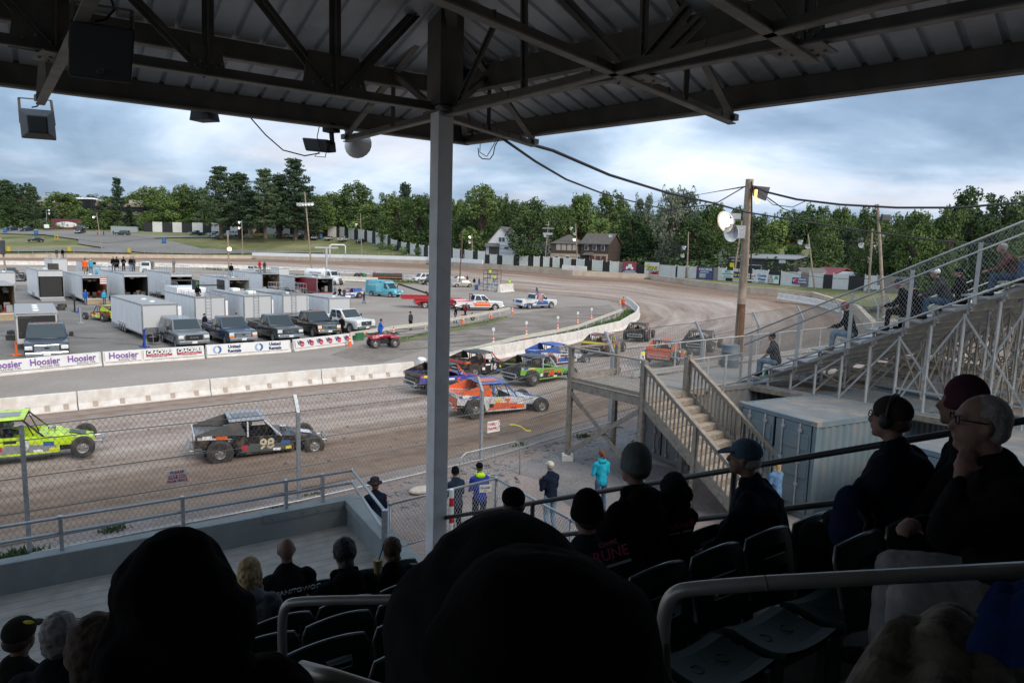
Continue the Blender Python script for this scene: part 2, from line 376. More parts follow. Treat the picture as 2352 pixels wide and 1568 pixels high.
# apron on the stand side of the catch fence
M_GRAV,_,_,_=gmat('apron_gravel',[(.3,(.13,.105,.095)),(.45,(.225,.175,.155)),(.6,(.30,.245,.225)),(.75,(.37,.33,.31))],scale=.3,fine=9.,bump=1.)
M_SLATE,_,_,_=gmat('apron_crushed_slate',[(.3,(.10,.095,.095)),(.45,(.18,.165,.16)),(.6,(.24,.22,.215)),(.75,(.32,.30,.3))],scale=.5,fine=11.,bump=1.)
ap=[o.copy() for o in outer[:10]]; 
for p in ap: p.z=1.0
ap+=[Vector((60,80,1.)),Vector((110,60,1.)),Vector((90,-40,1.)),Vector((-60,-60,1.))]
polysheet('apron',ap,M_GRAV)
sl_=[G(u,v,1.006) for u,v in ((1155,1075),(1400,1000),(1560,935),(1600,1120),(1500,1200),(1330,1180),(1235,1100))]
polysheet('slate_patch',sl_,M_SLATE)
# ---- terrain beyond the outer wall, up to the boundary fence and on to the woods
WL=[(0,592,1.3),(180,592,1.7),(373,592.6,2.0),(580,594.5,2.3),(786,600,2.75),(981,606.6,3.),(1091,614.5,3.),(1203,622,2.9),(1315,632,2.6),(1493,641,2.4),(1611,659,2.),(1723,673,1.7),(1866,686,1.5),(1945,700,1.3)]
FL=[(0,527,300),(180,528,300),(373,533,300),(580,537,300),(786,545,290),(857,558,262),(932,581,222),(981,589.5,205),(1091,603,188),(1177,609,180),(1280,614,172),(1384,623,163),(1479,631,157),(1552,637,148),(1635,642,140),(1737,650,130),(1849,659,121),(1990,668,110)]
def zatfl(u,v,d): return D(u,v,d)
WP=[G(u,v,z) for u,v,z in WL]; FPt=[D(u,v,d) for u,v,d in FL]
def interp(tab,pts,u):
    if u<=tab[0][0]: i=0
    elif u>=tab[-1][0]: i=len(tab)-2
    else: i=max(j for j in range(len(tab)-1) if tab[j][0]<=u)
    k=(u-tab[i][0])/(tab[i+1][0]-tab[i][0]); k=max(-3,min(k,1.6)); return pts[i].lerp(pts[i+1],k)
def hillcol(u):
    a=interp(WL,WP,u); b=interp(FL,FPt,u); d=(b-a); d.z=0; d.normalize() 
    v=Vector((b.x,b.y,0)).normalized()
    return [a-Vector((0,0,.3)),a+Vector((0,0,.25)),a.lerp(b,.25),a.lerp(b,.5),a.lerp(b,.75),b,b+v*25+Vector((0,0,.5)),b+v*80+Vector((0,0,1.5 if u<1500 else 7.5)),b+v*900+Vector((0,0,8))]
us=[-900,-600,-300,-150]+list(range(0,2100,25))
cols=[hillcol(u) for u in us]
# east end: pull the terrain round behind the bleachers
V=[tuple(p) for c in cols for p in c]; n=len(cols[0]); Fc=[(i*n+j,i*n+j+1,(i+1)*n+j+1,(i+1)*n+j) for i in range(len(cols)-1) for j in range(n-1)]
me=bpy.data.meshes.new('hillside'); me.from_pydata(V,[],Fc)
bm=bmesh.new(); bm.from_mesh(me); bmesh.ops.recalc_face_normals(bm,faces=bm.faces)
if sum(f.normal.z for f in bm.faces)<0: bmesh.ops.reverse_faces(bm,faces=bm.faces)
bm.to_mesh(me); bm.free(); me.materials.append(M_GRASS); struct(link('hillside',me))
def TP(u,v,dz=0):       # picture point on the hillside between wall and boundary fence
    a,b=interp(WL,WP,u),interp(FL,FPt,u); a=a+Vector((0,0,.25))
    lo,hi=-.1,1.3
    def pv(p):
        q=p-Vector((0,0,H)); cp,sp=math.cos(PITCH),math.sin(PITCH); d=q.y*cp-q.z*sp; yr=(q.y*sp+q.z*cp)/d; xr=q.x/d
        return CY-(-xr*math.sin(ROLL)+yr*math.cos(ROLL))*F_
    for _ in range(30):
        m=(lo+hi)/2
        if pv(a.lerp(b,m))>v: lo=m
        else: hi=m
    p=a.lerp(b,lo); p.z+=dz; return p
def hillsheet(name,top,bot,m,dz):
    # strip between two pixel polylines (u ascending), draped
    us=range(int(top[0][0]),int(top[-1][0])+1,20)
    def iv(pl,u):
        for i in range(len(pl)-1):
            if pl[i][0]<=u<=pl[i+1][0]: return pl[i][1]+(pl[i+1][1]-pl[i][1])*(u-pl[i][0])/(pl[i+1][0]-pl[i][0])
        return pl[-1][1]
    V=[];F=[];n=7
    for u in us:
        for j in range(n): V.append(tuple(TP(u,iv(bot,u)+(iv(top,u)-iv(bot,u))*j/(n-1),dz)))
    for i in range(len(us)-1):
        for j in range(n-1): q=i*n+j; F.append((q,q+n,q+n+1,q+1))
    me=bpy.data.meshes.new(name); me.from_pydata(V,[],F); me.materials.append(m); struct(link(name,me))
M_LOT,_,_,_=gmat('gravel_lot',[(.3,(.13,.122,.113)),(.5,(.185,.175,.163)),(.7,(.25,.237,.222))],scale=.05,fine=1.2,bump=.4)
hillsheet('gravel_road',[(0,530),(100,531),(240,534),(360,541),(460,543),(600,548)],[(0,538),(100,540),(240,560),(360,548),(460,546),(600,549)],M_LOT,.3)
hillsheet('gravel_lot',[(180,541),(260,542),(330,546),(400,556),(460,572),(600,577),(760,580)],[(180,561),(260,574),(330,582),(400,583),(460,585),(600,582),(760,582)],M_LOT,.22)
hillsheet('gravel_strip',[(0,575),(100,573),(200,572),(300,570)],[(0,580),(100,579),(200,580),(300,583)],M_LOT,.26)

# dark tyre marks on the pit asphalt and along the pit lane
rn=random.Random(31); M_TM=mat('rubber_mark',(.075,.07,.066),.8,var=.3,scale=2)
def ribbon(pts,w_,z=.012):
    V=[];F=[]
    for i,p in enumerate(pts):
        d=(pts[min(i+1,len(pts)-1)]-pts[max(i-1,0)]).normalized(); n_=Vector((-d.y,d.x,0))*w_/2; V+=[tuple(p+n_+Vector((0,0,z))),tuple(p-n_+Vector((0,0,z)))]
    for i in range(len(pts)-1): F.append((2*i,2*i+1,2*i+3,2*i+2))
    return V,F
V=[];F=[]
for k in range(26):
    if k<12: c=G(rn.uniform(170,300),rn.uniform(752,800)); r_=rn.uniform(2,7); a0=rn.uniform(0,6); P=[c+Vector((math.cos(a0+j*.12)*r_*1.3,math.sin(a0+j*.12)*r_,0)) for j in range(rn.randint(8,20))]; w_=.1
    else:
        u=rn.uniform(700,1150); v=rn.uniform(745,800); c=G(u,v); h_=hd(rn.uniform(52,62)); n_=Vector((-h_.y,h_.x,0)); l=rn.uniform(8,22); P=[c+h_*l*(j/12-.5)+n_*math.sin(j*.25)*.4 for j in range(13)]; w_=rn.uniform(.1,.3)
    if k>=12 and rn.random()<.45: continue
    v_,f_=ribbon(P,w_,.010+k*.0006); o=len(V); V+=v_; F+=[tuple(i+o for i in f) for f in f_]
me=bpy.data.meshes.new('tyre_marks'); me.from_pydata(V,[],F); me.materials.append(M_TM); struct(link('tyre_marks',me))
# ================================================================ COVERED STAND
M_ROOF=mat('roof_sheet',(.62,.65,.67),.5,.2,var=.12,scale=1.2,dirt=(.16,.15,.14),dscale=.7,damt=.5)
M_BEAM=mat('painted_roof_steel',(.27,.26,.23),.7,.1,var=.25,scale=3,dirt=(.42,.38,.30),dscale=4,damt=.6,bump=.4,bscale=25)
M_DARKST=mat('dark_roof_steel',(.14,.13,.115),.75,.1,var=.25,scale=3,dirt=(.17,.14,.10),dscale=2,damt=.4)
M_COLM=mat('grey_column_paint',(.74,.74,.74),.6,.05,var=.05,scale=3,dirt=(.33,.27,.16),dscale=5,damt=.22)
M_GWALL=mat('grey_painted_concrete',(.19,.21,.212),.8,var=.1,scale=2.5,dirt=(.15,.16,.16),dscale=1.8,damt=.4,bump=.35,bscale=9)
M_FLOOR=mat('stand_floor_boards',(.19,.175,.16),.8,var=.2,scale=3,dirt=(.18,.16,.15),dscale=1.2,damt=.5)
M_TERR=mat('dark_terrace_boards',(.10,.09,.08),.85,var=.3,scale=2,dirt=(.2,.17,.13),dscale=3,damt=.3)
Z=9.40
Cst=Vector((3.99,7.56)) # column s,t
Cw=W(3.99,7.56,0)
H134=hd(134); H44=hd(44)
E0=W(5.87,10.23,9.52)
roof=thing('grandstand_roof','dark corrugated hip roof on steel trusses over the covered stand','roof',(0,0,0))
def PTs(u,v):   # on the long truss plane t=7.56
    r=ray(u,v); o=Vector((0,0,H)); k=(7.56-o.dot(TV))/r.dot(TV); return o+r*k
NR134=Vector((H134.y,-H134.x,0))
def PTr(u,v):   # on the hip end truss plane through the column
    r=ray(u,v); o=Vector((0,0,H)); k=((Cw-o).dot(NR134))/r.dot(NR134); return o+r*k
# --- roof sheets
UPL=(-TV+Vector((0,0,.25))).normalized()
hipd=None
def sheet(origin,adir,updir,a0,a1,b1,planes,name):
    nrm=adir.cross(updir).normalized(); 
    if nrm.z<0: nrm=-nrm
    bm=bmesh.new(); x=a0; prof=[]
    while x<a1:
        prof+=[(x,0),(x+.19,0),(x+.205,.035),(x+.245,.035),(x+.26,0)]; x+=.305
    prev=None
    for (a,h) in prof:
        p=origin+adir*a+nrm*h; q=p+updir*b1; v=(bm.verts.new(p),bm.verts.new(q))
        if prev: bm.faces.new((prev[0],v[0],v[1],prev[1]))
        prev=v
    for pc,pn in planes:
        bmesh.ops.bisect_plane(bm,geom=bm.verts[:]+bm.edges[:]+bm.faces[:],plane_co=pc,plane_no=pn,clear_outer=True)
    me=bpy.data.meshes.new(name); bm.to_mesh(me); bm.free(); me.materials.append(M_ROOF); return link(name,me,roof)
# hip line: from E0 up-in; computed from both planes
upR=(-H44).normalized(); 
hipv=Vector((-.02,-.0,0))
# right plane slope chosen 16.5 deg; intersection direction of the two planes
nLf=SV.cross(UPL).normalized(); UPR=(upR+Vector((0,0,math.tan(R(16.5))))).normalized(); nRt=H134.cross(UPR).normalized()
hip=nLf.cross(nRt).normalized(); hip=hip if hip.z>0 else -hip
pn=hip.cross(Vector((0,0,1))).normalized()
if pn.dot(SV)<0: pn=-pn
top=E0+Vector((0,0,.27))
sheet(top,SV,UPL,-17,4,14.5,[(top,pn)],'roof_sheet')
sheet(top,H134,UPR,-5,17,13,[(top,-pn)],'roof_sheet')
mb=MB(); mb.beam(top-Vector((0,0,.1))-hip*.1,top+hip*13-Vector((0,0,.1)),.12,.18); mb.build('hip_rafter',M_DARKST,roof)
# eave beams with lighter lower flange
def eave(p,d,l,name='eave_beam'):
    mb=MB(); c=p+Vector((0,0,.145)); mb.beam(c,c+d*l,.1,.25,0); mb.beam(p+Vector((0,0,.29)),p+Vector((0,0,.29))+d*l,.06,.09,0); q=p+Vector((0,0,.012)); nn=Vector((d.y,-d.x,0)); 
    if nn.dot(Vector((0,0,0))-p)<0: nn=-nn
    mb.beam(q+nn*.05,q+nn*.05+d*l,.13,.03,1); mb.build(name,[M_DARKST,M_BEAM],roof)
eave(E0,-SV,17); eave(E0,H134,15)
def onL(b,da,dz=0): return top+UPL*b+SV*da+Vector((0,0,dz))
def onR(b,da,dz=0): return top+UPR*b+H134*da+Vector((0,0,dz))
def hipa(b,side):
    # a-coordinate of hip at distance b up the slope
    k=1; 
    if side: t_=hip*(b/hip.dot(UPR)); return t_.dot(H134)
    t_=hip*(b/hip.dot(UPL)); return t_.dot(SV)
for b in (1.5,4.2,7,10):
    mb=MB(); mb.beam(onL(b,-17,-.13),onL(b,hipa(b,0),-.13),.08,.2,0); mb.beam(onL(b,-17,-.24),onL(b,hipa(b,0),-.24),.13,.02,1)
    mb.build('purlin',[M_DARKST,M_BEAM],roof)
    mb=MB(); mb.beam(onR(b,hipa(b,1),-.16),onR(b,17,-.16),.09,.26,0); mb.beam(onR(b,hipa(b,1),-.31),onR(b,17,-.31),.13,.025,0)
    mb.build('purlin',[M_DARKST,M_BEAM],roof)
# --- column
mb=MB(); rot=Matrix.Rotation(rz(56),3,'Z')
mb.box(W(3.99,7.56,(1.9+10.9)/2),(.225,.20,9.0),0,rot)
col=mb.build('column',[M_COLM],roof,bevel=.012)
mb=MB(); mb.box(W(3.99,7.5,10.15),(.34,.3,1.35),0,rot); mb.box(W(3.99,7.56,9.42),(.5,.26,.03),0,rot); mb.build('column_head_plate',[M_DARKST],roof)
def angle(mb,p,q,w=.1,k=0,up=(0,0,1)):      # L/T section: a web plus a flange
    p=Vector(p);q=Vector(q); d=(q-p).normalized(); mb.beam(p,q,.016,w,k,up)
    u=Vector(up); u=(u-d*u.dot(d)).normalized()
    mb.beam(p-u*w/2,q-u*w/2,w*1.05,.014,1,up)
# long truss
mb=MB(); c0=W(3.99,7.56,Z+.07); angle(mb,c0-SV*17,c0,.10); mb.build('truss_chord',[M_DARKST,M_BEAM],roof)
mb=MB(); c1=W(3.99,7.56,11.1); angle(mb,c1-SV*17,c1,.13); mb.build('truss_chord',[M_DARKST,M_BEAM],roof)
def member(pl,a,b,w=.09,name='truss_member',ext=0,off=.0):
    p=pl(*a);q=pl(*b); d=(q-p).normalized(); q=q+d*ext
    n=TV if pl is PTs else NR134
    mb=MB(); 
    mb.beam(p+n*off,q+n*off,w,.014,0,n); mb.beam(p+n*off,q+n*off,.014,w*.9,0,n)
    for e in (.06,.16,.26,(q-p).length-.1): mb.tube(p+d*e+n*(off-.03),p+d*e+n*(off+.03),.014,n=6,k=1)
    return mb.build(name,[M_DARKST,M_BEAM],roof)
for a,b,w in (((771,212),(771,0),.13),((762,210),(600,0),.12),((478,172),(478,0),.11),((784,210),(977,8),.12),((478,172),(330,20),.1),((130,118),(24,0),.12),((128,118),(128,0),.2)):
    member(PTs,a,b,w,ext=.6,off=.02)
def gusset(pl,u,v,w,h,th=.012):
    p=pl(u,v); d=SV if pl is PTs else H134; mb=MB(); n=TV if pl is PTs else NR134
    a=p-d*w*.5-Vector((0,0,.02)); mb.add([a-n*th,a+d*w-n*th,a+d*w*.85+Vector((0,0,h))-n*th,a+d*w*.1+Vector((0,0,h))-n*th,a+n*th,a+d*w+n*th,a+d*w*.85+Vector((0,0,h))+n*th,a+d*w*.1+Vector((0,0,h))+n*th],[(0,1,2,3),(7,6,5,4),(0,4,5,1),(1,5,6,2),(2,6,7,3),(3,7,4,0)],0)
    for i in range(6):
        q=p+d*(-.16+i*.065)*w*2.2+Vector((0,0,.07+.04*(i%2))); mb.tube(q-n*.035,q+n*.035,.012,n=6,k=1)
    mb.build('gusset_plate',[M_DARKST,M_BEAM],roof)
gusset(PTs,771,214,.75,.42); gusset(PTs,478,172,.35,.3); gusset(PTs,130,120,.7,.45)
# hip end truss
mb=MB(); angle(mb,c0,c0+H134*14,.095,0); mb.build('truss_chord',[M_DARKST,M_BEAM],roof)
for a,b,w in (((1201,220),(1201,0),.1),((1045,246),(1142,35),.09),((1444,160),(1290,-5),.11),((1473,140),(1478,0),.09),((1466,150),(1580,15),.13),((1500,152),(1610,40),.11),((1848,96),(1850,0),.12),((1836,80),(1775,0),.07)):
    member(PTr,a,b,w,ext=.5 if b[1]<=10 else 0,off=-.02)
gusset(PTr,1461,176,.42,.2); gusset(PTr,1846,110,.36,.22)
# cross trusses running out to the eaves
def cross(p0,dr,inl,outl,rise=1.15,name='cross_truss'):
    t_=thing(name,None,None); t_.parent=roof
    mb=MB(); a=p0-dr*inl; b=p0+dr*outl; angle(mb,a,b,.085); 
    for i in range(14):
        q=a+dr*(i+.5)*(inl+outl)/14+Vector((0,0,-.005)); 
        if i%2: mb.box(q+Vector((0,0,.03)),(.03,.03,.05),0)
    mb.build('bottom_chord',[M_DARKST,M_BEAM],t_)
    mb=MB(); tp=b+Vector((0,0,.06)); back=(rise/outl); m=tp-dr*outl+Vector((0,0,rise)); angle(mb,tp,m,.08); mb.build('top_chord',[M_DARKST,M_BEAM],t_)
    mb=MB(); mid=tp.lerp(m,.55); mb.beam(mid,p0+dr*.03,.07,.07,0); mb.beam(tp.lerp(m,.55),p0+dr*outl*.45,.05,.05,0); mb.build('brace',[M_DARKST],t_)
    mb=MB(); mb.box(b+Vector((0,0,.03)),(.11,.10,.07),0,Matrix.Rotation(rz(44),3,'Z')); mb.build('end_plate',[M_BEAM],t_)
n1=PTr(1461,175); n2=PTr(1842,108)
cN=W(3.99,7.56,Z)
def tosurf(p): return Vector((p.x,p.y,Z))
cross(cN,hd(29),0,2.4); cross(tosurf(n1),hd(39),7,2.32); cross(tosurf(n2),hd(42),7,.3,.6)
cross(cN,hd(-38),6,2.75); pl=PTs(140,120); cross(tosurf(pl),hd(-38),7,2.6,1.1)
for p in (tosurf(n1),tosurf(n2),tosurf(pl)):
    mb=MB(); mb.box(p-Vector((0,0,.02)),(.42,.36,.014),0,Matrix.Rotation(rz(44),3,'Z'))
    for i in range(8): mb.ell(p+Vector((-.15+.1*(i%4),-.07+.12*(i//4),-.03)),.018,6,4,0)
    mb.build('splice_plate',[M_BEAM],roof)
# dark rear wall and ceiling over the back rows (the closed rear of the stand)
bw=thing('stand_back_wall','dark board wall closing the rear of the covered stand','wall'); mb=MB()
mb.quad(W(-17,-4.5,1),W(14,-4.5,1),W(14,-4.5,14),W(-17,-4.5,14)); mb.build('boarding',M_DARKST,bw)
# --- terrace
stand=thing('grandstand_terrace','stepped dark timber terrace of the covered stand','terrace')
def zrow(i): return 3.05+.345*i
def trow(i): return 8.0-.8*i
for i in range(14):
    z=zrow(i); t1=trow(i); t0=t1-.8; mb=MB()
    s1=3.98+(7.5-t1)*.2126; s0=3.98+(7.5-t0)*.2126
    P=[W(-17,t1,z),W(s1,t1,z),W(s0,t0,z),W(-17,t0,z)]; dn=Vector((0,0,-.06)); Q=[p+dn for p in P]
    mb.add(P+Q,[(0,1,2,3),(7,6,5,4),(0,4,5,1),(1,5,6,2),(2,6,7,3),(3,7,4,0)])
    mb.quad(W(-17,t1-.01,z-.345),W(s1,t1-.01,z-.345),W(s1,t1-.01,z-.06),W(-17,t1-.01,z-.06))
    mb.build('step',M_TERR,stand)
mb=MB(); z0=1.95
for k in range(22):
    a=8.0+k*.25; mb.add([],[]); mb.box(W(-5.6,a+.12,z0-.03),(21.2-.0,.242,.05),0,Matrix.Rotation(rz(-34),3,'Z'))
fl=struct(mb.build('deck_floor',M_FLOOR))
mb=MB(); mb.quad(W(-16,8,1.05),W(5,8,1.05),W(5,8,3.1),W(-16,8,3.1)); mb.build('front_riser',M_TERR,stand)
# side skirt of terrace
mb=MB(); mb.quad(W(3.98,7.5,1.0),W(6.2,-3.,1.0),W(6.2,-3.,7.5),W(3.98,7.5,3.1)); mb.build('side_skirt',M_TERR,stand)
# --- front parapet with railing
par=thing('parapet_wall','grey painted concrete parapet with capped corner in front of the box seats','wall')
def wallseg(a,b,z0,z1,th,name):
    a=Vector(a);b=Vector(b); mb=MB(); mb.beam(a+Vector((0,0,(z0+z1)/2)),b+Vector((0,0,(z0+z1)/2)),th,z1-z0); return mb.build(name,M_GWALL,par,bevel=.015)
wallseg(W(-17,13.47,0),W(5.18,13.47,0),.9,2.48,.26,'front_wall')
wallseg(W(5.06,13.33,0),W(4.80,8.0,0),.9,2.48,.30,'return_wall')
mb=MB(); mb.beam(W(3.2,13.47,2.41),W(5.2,13.47,2.41),.29,.16); mb.beam(W(5.045,13.31,2.412),W(4.9,10.7,2.412),.34,.16)
for i in range(6): mb.ell(W(3.4+i*.3,13.31,2.40),.018,6,4)
mb.build('steel_cap',M_GWALL,par)
rl=thing('parapet_railing','two-rail aluminium railing standing on the grey parapet','railing')
def rpt(u,v,d): return D(u,v,d)
zR=3.06; cor=W(5.1,13.5,zR); end=W(4.72,10.9,3.12)
for dz in (0,-.27):
    mb=MB(); mb.tube(W(-17,13.5,zR+dz),cor+Vector((0,0,dz)),.03); mb.tube(cor+Vector((0,0,dz)),end+Vector((0,0,dz*1.4)),.03); mb.ell(cor+Vector((0,0,dz)),.045,8,6); mb.ell(end+Vector((0,0,dz*1.4)),.045,8,6)
    mb.build('rail',M_RAIL,rl,smooth=True)
for u in (-260,152,432,668,753):
    best=min(( (abs((lambda p:(p.x/(p.y*cp-(p.z-H)*sp)))(W(s_/20.,13.5,2.6))*F_+CX-u),s_/20.) for s_ in range(-300,102)))
    mb=MB(); mb.beam(W(best[1],13.5,2.48),W(best[1],13.5,zR+.03),.085,.06,0,SV); mb.build('post',M_STEEL,rl)
mb=MB(); mb.beam(end+Vector((0,0,.03)),end+Vector((0,0,-.68)),.1,.1); mb.build('post',M_STEEL,rl)
# --- low chain link fence beside the parapet
cf=thing('low_chain_link_fence','waist-high chain link fence beside the grey parapet','fence')
a=D(896,1157,12.3); b=D(1140,1098,13.9); c=D(1310,1192,11.8); d=D(1440,1265,10.2); 
def lo(p,z=2.12): return Vector((p.x,p.y,z))
mb=MB()
for p,q in ((a,b),(b,c),(c,d)):
    mb.tube(p,q,.026,k=0); mb.tube(lo(p),lo(q),.018,k=0)
for p in (a,b,c,d): mb.tube(Vector((p.x,p.y,1)),p+Vector((0,0,.02)),.035,k=0); mb.ell(p,.045,8,5,0)
mb.build('frame',M_RAIL,cf,smooth=True)
mb=MB()
for p,q in ((a,b),(b,c),(c,d)): chain(mb,lo(p),lo(q),q,p,.075,.0055)
mb.build('wire_mesh',M_RAIL,cf)
mb=MB(); 
for i in range(6): p=D(1037,1157,12.9); mb.tube(Vector((p.x,p.y,2.1+i*.17)),Vector((p.x,p.y,2.1+(i+1)*.17)),.045,k=i%2)
tag(mb.build('striped_post',[M_RED,M_WHITE]),'red and white striped post behind the low chain link fence','post')
# --- end rail of the terrace (dark pipe climbing to the right)
er=thing('end_handrail','dark double pipe handrail climbing right from the grey column','handrail')
R0=W(4.06,7.5,4.33)
def er_pt(k,dz=0): return R0+H134*k+Vector((0,0,.418*k+dz))
for dz,k0 in ((0,-.02),(-.42,.35)):
    mb=MB(); mb.tube(er_pt(k0,dz),er_pt(8,dz),.026,n=10); mb.build('rail',mat('dark_pipe',(.05,.05,.05),.45,.4),er,smooth=True)
mb=MB(); mb.tube(R0-H134*.08-Vector((0,0,.02)),R0-H134*.02,.07,n=12); mb.build('flange',MATS['dark_pipe'],er)
for k in (1.55,3.9,6.2): mb=MB(); mb.tube(er_pt(k,.0),er_pt(k,-1.0),.026,n=8); mb.build('post',MATS['dark_pipe'],er,smooth=True)
# ================================================================ CATCH FENCE
fence=thing('catch_fence','tall chain link catch fence with cranked steel posts along the clay track','fence')
tops=[3.9,3.92,3.92,3.9,3.77,4.7,4.7,4.7,4.7,4.7,4.7,4.7]
ARM=[0,0,0,1,1,1,1,1,1,1,1,1]
TT=[]
for i,p in enumerate(FP):
    d=(FP[min(i+1,11)]-FP[max(i-1,0)]).normalized(); n=Vector((-d.y,d.x,0)); TT.append(n)
    w_=.09 if i<5 else .12
    mb=MB(); zt=tops[i]; 
    if ARM[i]:
        k=.42 if i<5 else .75; a=Vector((p.x,p.y,.9)); b_=Vector((p.x,p.y,zt-k)); c_=b_+n*k*.55+Vector((0,0,k)); mb.beam(a,b_,w_,w_,0,d); mb.beam(b_-Vector((0,0,.02)),c_,w_*.8,w_,0,d)
    else: mb.beam(Vector((p.x,p.y,.9)),Vector((p.x,p.y,zt)),w_,w_,0,d)
    mb.build('post',M_STEEL,fence)
for i in range(11):
    p,q=FP[i],FP[i+1]; zt=(tops[i],tops[i+1])
    def at(pp,j,z,o=0): 
        return Vector((pp.x,pp.y,z))+TT[j]*o
    ks=[(.42 if j<5 else .75) if ARM[j] else .35 for j in (i,i+1)]
    far=i>=5
    spc=.12 if not far else .2; wd=.0045 if not far else .007
    if i==0: spc=.2
    mb=MB(); lo_=[Vector((p.x,p.y,1.08)),Vector((q.x,q.y,1.08))]
    m0=at(p,i,zt[0]-ks[0],.06); m1=at(q,i+1,zt[1]-ks[1],.06)
    chain(mb,lo_[0],lo_[1],m1,m0,spc,wd); mb.build('wire_mesh',M_MESH,fence)
    t0=at(p,i,zt[0]-.06,.06+(ks[0]*.5 if ARM[i] else 0)); t1=at(q,i+1,zt[1]-.06,.06+(ks[1]*.5 if ARM[i+1] else 0))
    mb=MB(); chain(mb,m0,m1,t1,t0,spc,wd); mb.build('wire_mesh',M_MESH,fence)
    mb=MB()
    for a_,b2 in ((t0,t1),(m0,m1)): mb.tube(a_,b2,.011 if not far else .014,n=5)
    hh=[z*.0 for z in zt]
    for f in (.12,.38,.68):
        mb.tube(lo_[0].lerp(m0,f),lo_[1].lerp(m1,f),.011 if not far else .014,n=5)
    mb.build('cable',M_MESH,fence)
# small debris rail at the foot of the fence
mb=MB()
for i in range(2,8): mb.tube(Vector((FP[i].x,FP[i].y,1.14))-TT[i]*.12,Vector((FP[i+1].x,FP[i+1].y,1.14))-TT[i+1]*.12,.022,n=6)
mb.build('bottom_rail',M_STEEL,fence)
mb=MB()
for i in range(1,8):
    a=FP[i]+TT[i]*.25; b_=FP[i+1]+TT[i+1]*.25; a=Vector((a.x,a.y,.96)); b_=Vector((b_.x,b_.y,.96)); mb.beam(a,b_,.2,.14)
tag(mb.build('low_kerb',mat('pale_kerb',(.30,.245,.205),.9,var=.2,dirt=(.28,.2,.15),damt=.6)),'low crumbling pale kerb under the catch fence','kerb')
def sign(name,label,u,v,d,w,h,lines,bg,tilt=0,hh=56):
    p=D(u,v,d); t_=thing(name,label,'sign',p,hh-90+0)
    mb=MB(); mb.box((0,0,0),(w,.012,h)); mb.build('board',bg,t_)
    return t_
M_SRED=mat('sign_red',(.45,.02,.06),.5,var=.03); M_SIGN=mat('sign_white',(.72,.72,.70),.45,var=.05)
# signs face the stand: local -Y is towards the stand
st=sign('warning_sign','white sign reading PLEASE STAY BACK FROM FENCE on the catch fence','warning',0,0,0,0,None,None,None) if False else None
p=D(406,1092,14.9); sg=thing('warning_sign','white and red sign asking visitors to stay back, wired to the catch fence','sign',p,-34)
mb=MB(); mb.box((0,-.06,0),(.40,.012,.31)); mb.build('board',M_SIGN,sg)
mb=MB(); mb.box((0,-.068,-.0),(.38,.008,.085)); mb.build('red_band',M_SRED,sg)
text('lettering','PLEASE',.085,M_SRED,sg,(0,-.07,.1),(R(90),0,0),xs=1.05,bold=.002); text('lettering','STAY BACK',.085,M_SIGN,sg,(0,-.076,0),(R(90),0,0),xs=.95,bold=.002); text('lettering','FROM FENCE',.085,M_SRED,sg,(0,-.07,-.1),(R(90),0,0),xs=.85,bold=.002)
p=D(1131,978,20.0); sg=thing('direction_sign','white sign with red letters THRU TRAFFIC hung on the catch fence','sign',p,-38)
mb=MB(); mb.box((0,-.06,0),(.46,.012,.34)); mb.build('board',M_SIGN,sg)
text('lettering','THRU',.12,M_SRED,sg,(-.06,-.07,.075),(R(90),0,0),bold=.003); text('lettering','TRAFFIC',.11,M_SRED,sg,(-.04,-.07,-.06),(R(90),0,0),xs=.9,bold=.003)
for q in (.09,-.06):
    mb=MB(); a=Vector((.15,-.072,q-.06)); b_=Vector((.2,-.072,q+.04)); mb.beam(a,b_,.012,.004,0,(0,1,0)); mb.tube(b_,b_+(b_-a).normalized()*.05,.025,.001,n=4); mb.build('arrow',M_SRED,sg)
# crowd barrier in front of fence
b0=D(1056,1068,18.6); b1=D(1195,1035,20.2); cb_=thing('crowd_barrier','low bent tube crowd barrier at the foot of the catch fence','barrier')
b0.z=1.;b1.z=1.
mb=MB(); u_=(b1-b0).normalized(); L_=(b1-b0).length; zt=2.1
mb.path([b0+Vector((0,0,0)),b0+Vector((0,0,.85)),b0+u_*.08+Vector((0,0,1.0)),b0+u_*.22+Vector((0,0,1.08)),b1-u_*.22+Vector((0,0,1.08)),b1-u_*.08+Vector((0,0,1.0)),b1+Vector((0,0,.85)),b1],.022); mb.tube(b0+Vector((0,0,.25)),b1+Vector((0,0,.25)),.018)
mb.build('frame',M_STEEL,cb_,smooth=True); mb=MB()
for i in range(1,18): q=b0+u_*L_*i/18; mb.tube(q+Vector((0,0,.25)),q+Vector((0,0,1.08)),.007,n=5)
mb.build('bars',M_STEEL,cb_)
mb=MB(); q=D(1170,975,19.6); mb.path([q,q+Vector((.15,.1,-.02)),q+Vector((.35,.2,-.1)),q+Vector((.5,.3,-.24)),q+Vector((.65,.35,-.26))],.012,n=4); tag(mb.build('caution_tape',mat('yellow_tape',(.75,.65,.03),.5)),'scrap of yellow caution tape fluttering above the crowd barrier','tape')
# ================================================================ STAIRS AND DECK
M_TIM=mat('grey_deck_timber',(.25,.215,.18),.85,var=.28,scale=8,dirt=(.2,.17,.14),dscale=4,damt=.4,bump=.3)
M_TRD=mat('stair_tread_timber',(.36,.285,.215),.8,var=.2,scale=6,dirt=(.3,.24,.19),dscale=3,damt=.4)
dk=thing('viewing_deck','weathered timber deck on posts at the head of the stairs','deck')
ZD=3.65
A_=Vector((3.88,19.49,0)); B_=Vector((5.48,20.81,0)); h50=(B_-A_).normalized(); h140=Vector((h50.y,-h50.x,0))
Pn=Vector((2.62,21.9,0)); 
far0=Vector((2.7,21.95,0))
def zz(p,z): return Vector((p.x,p.y,z))
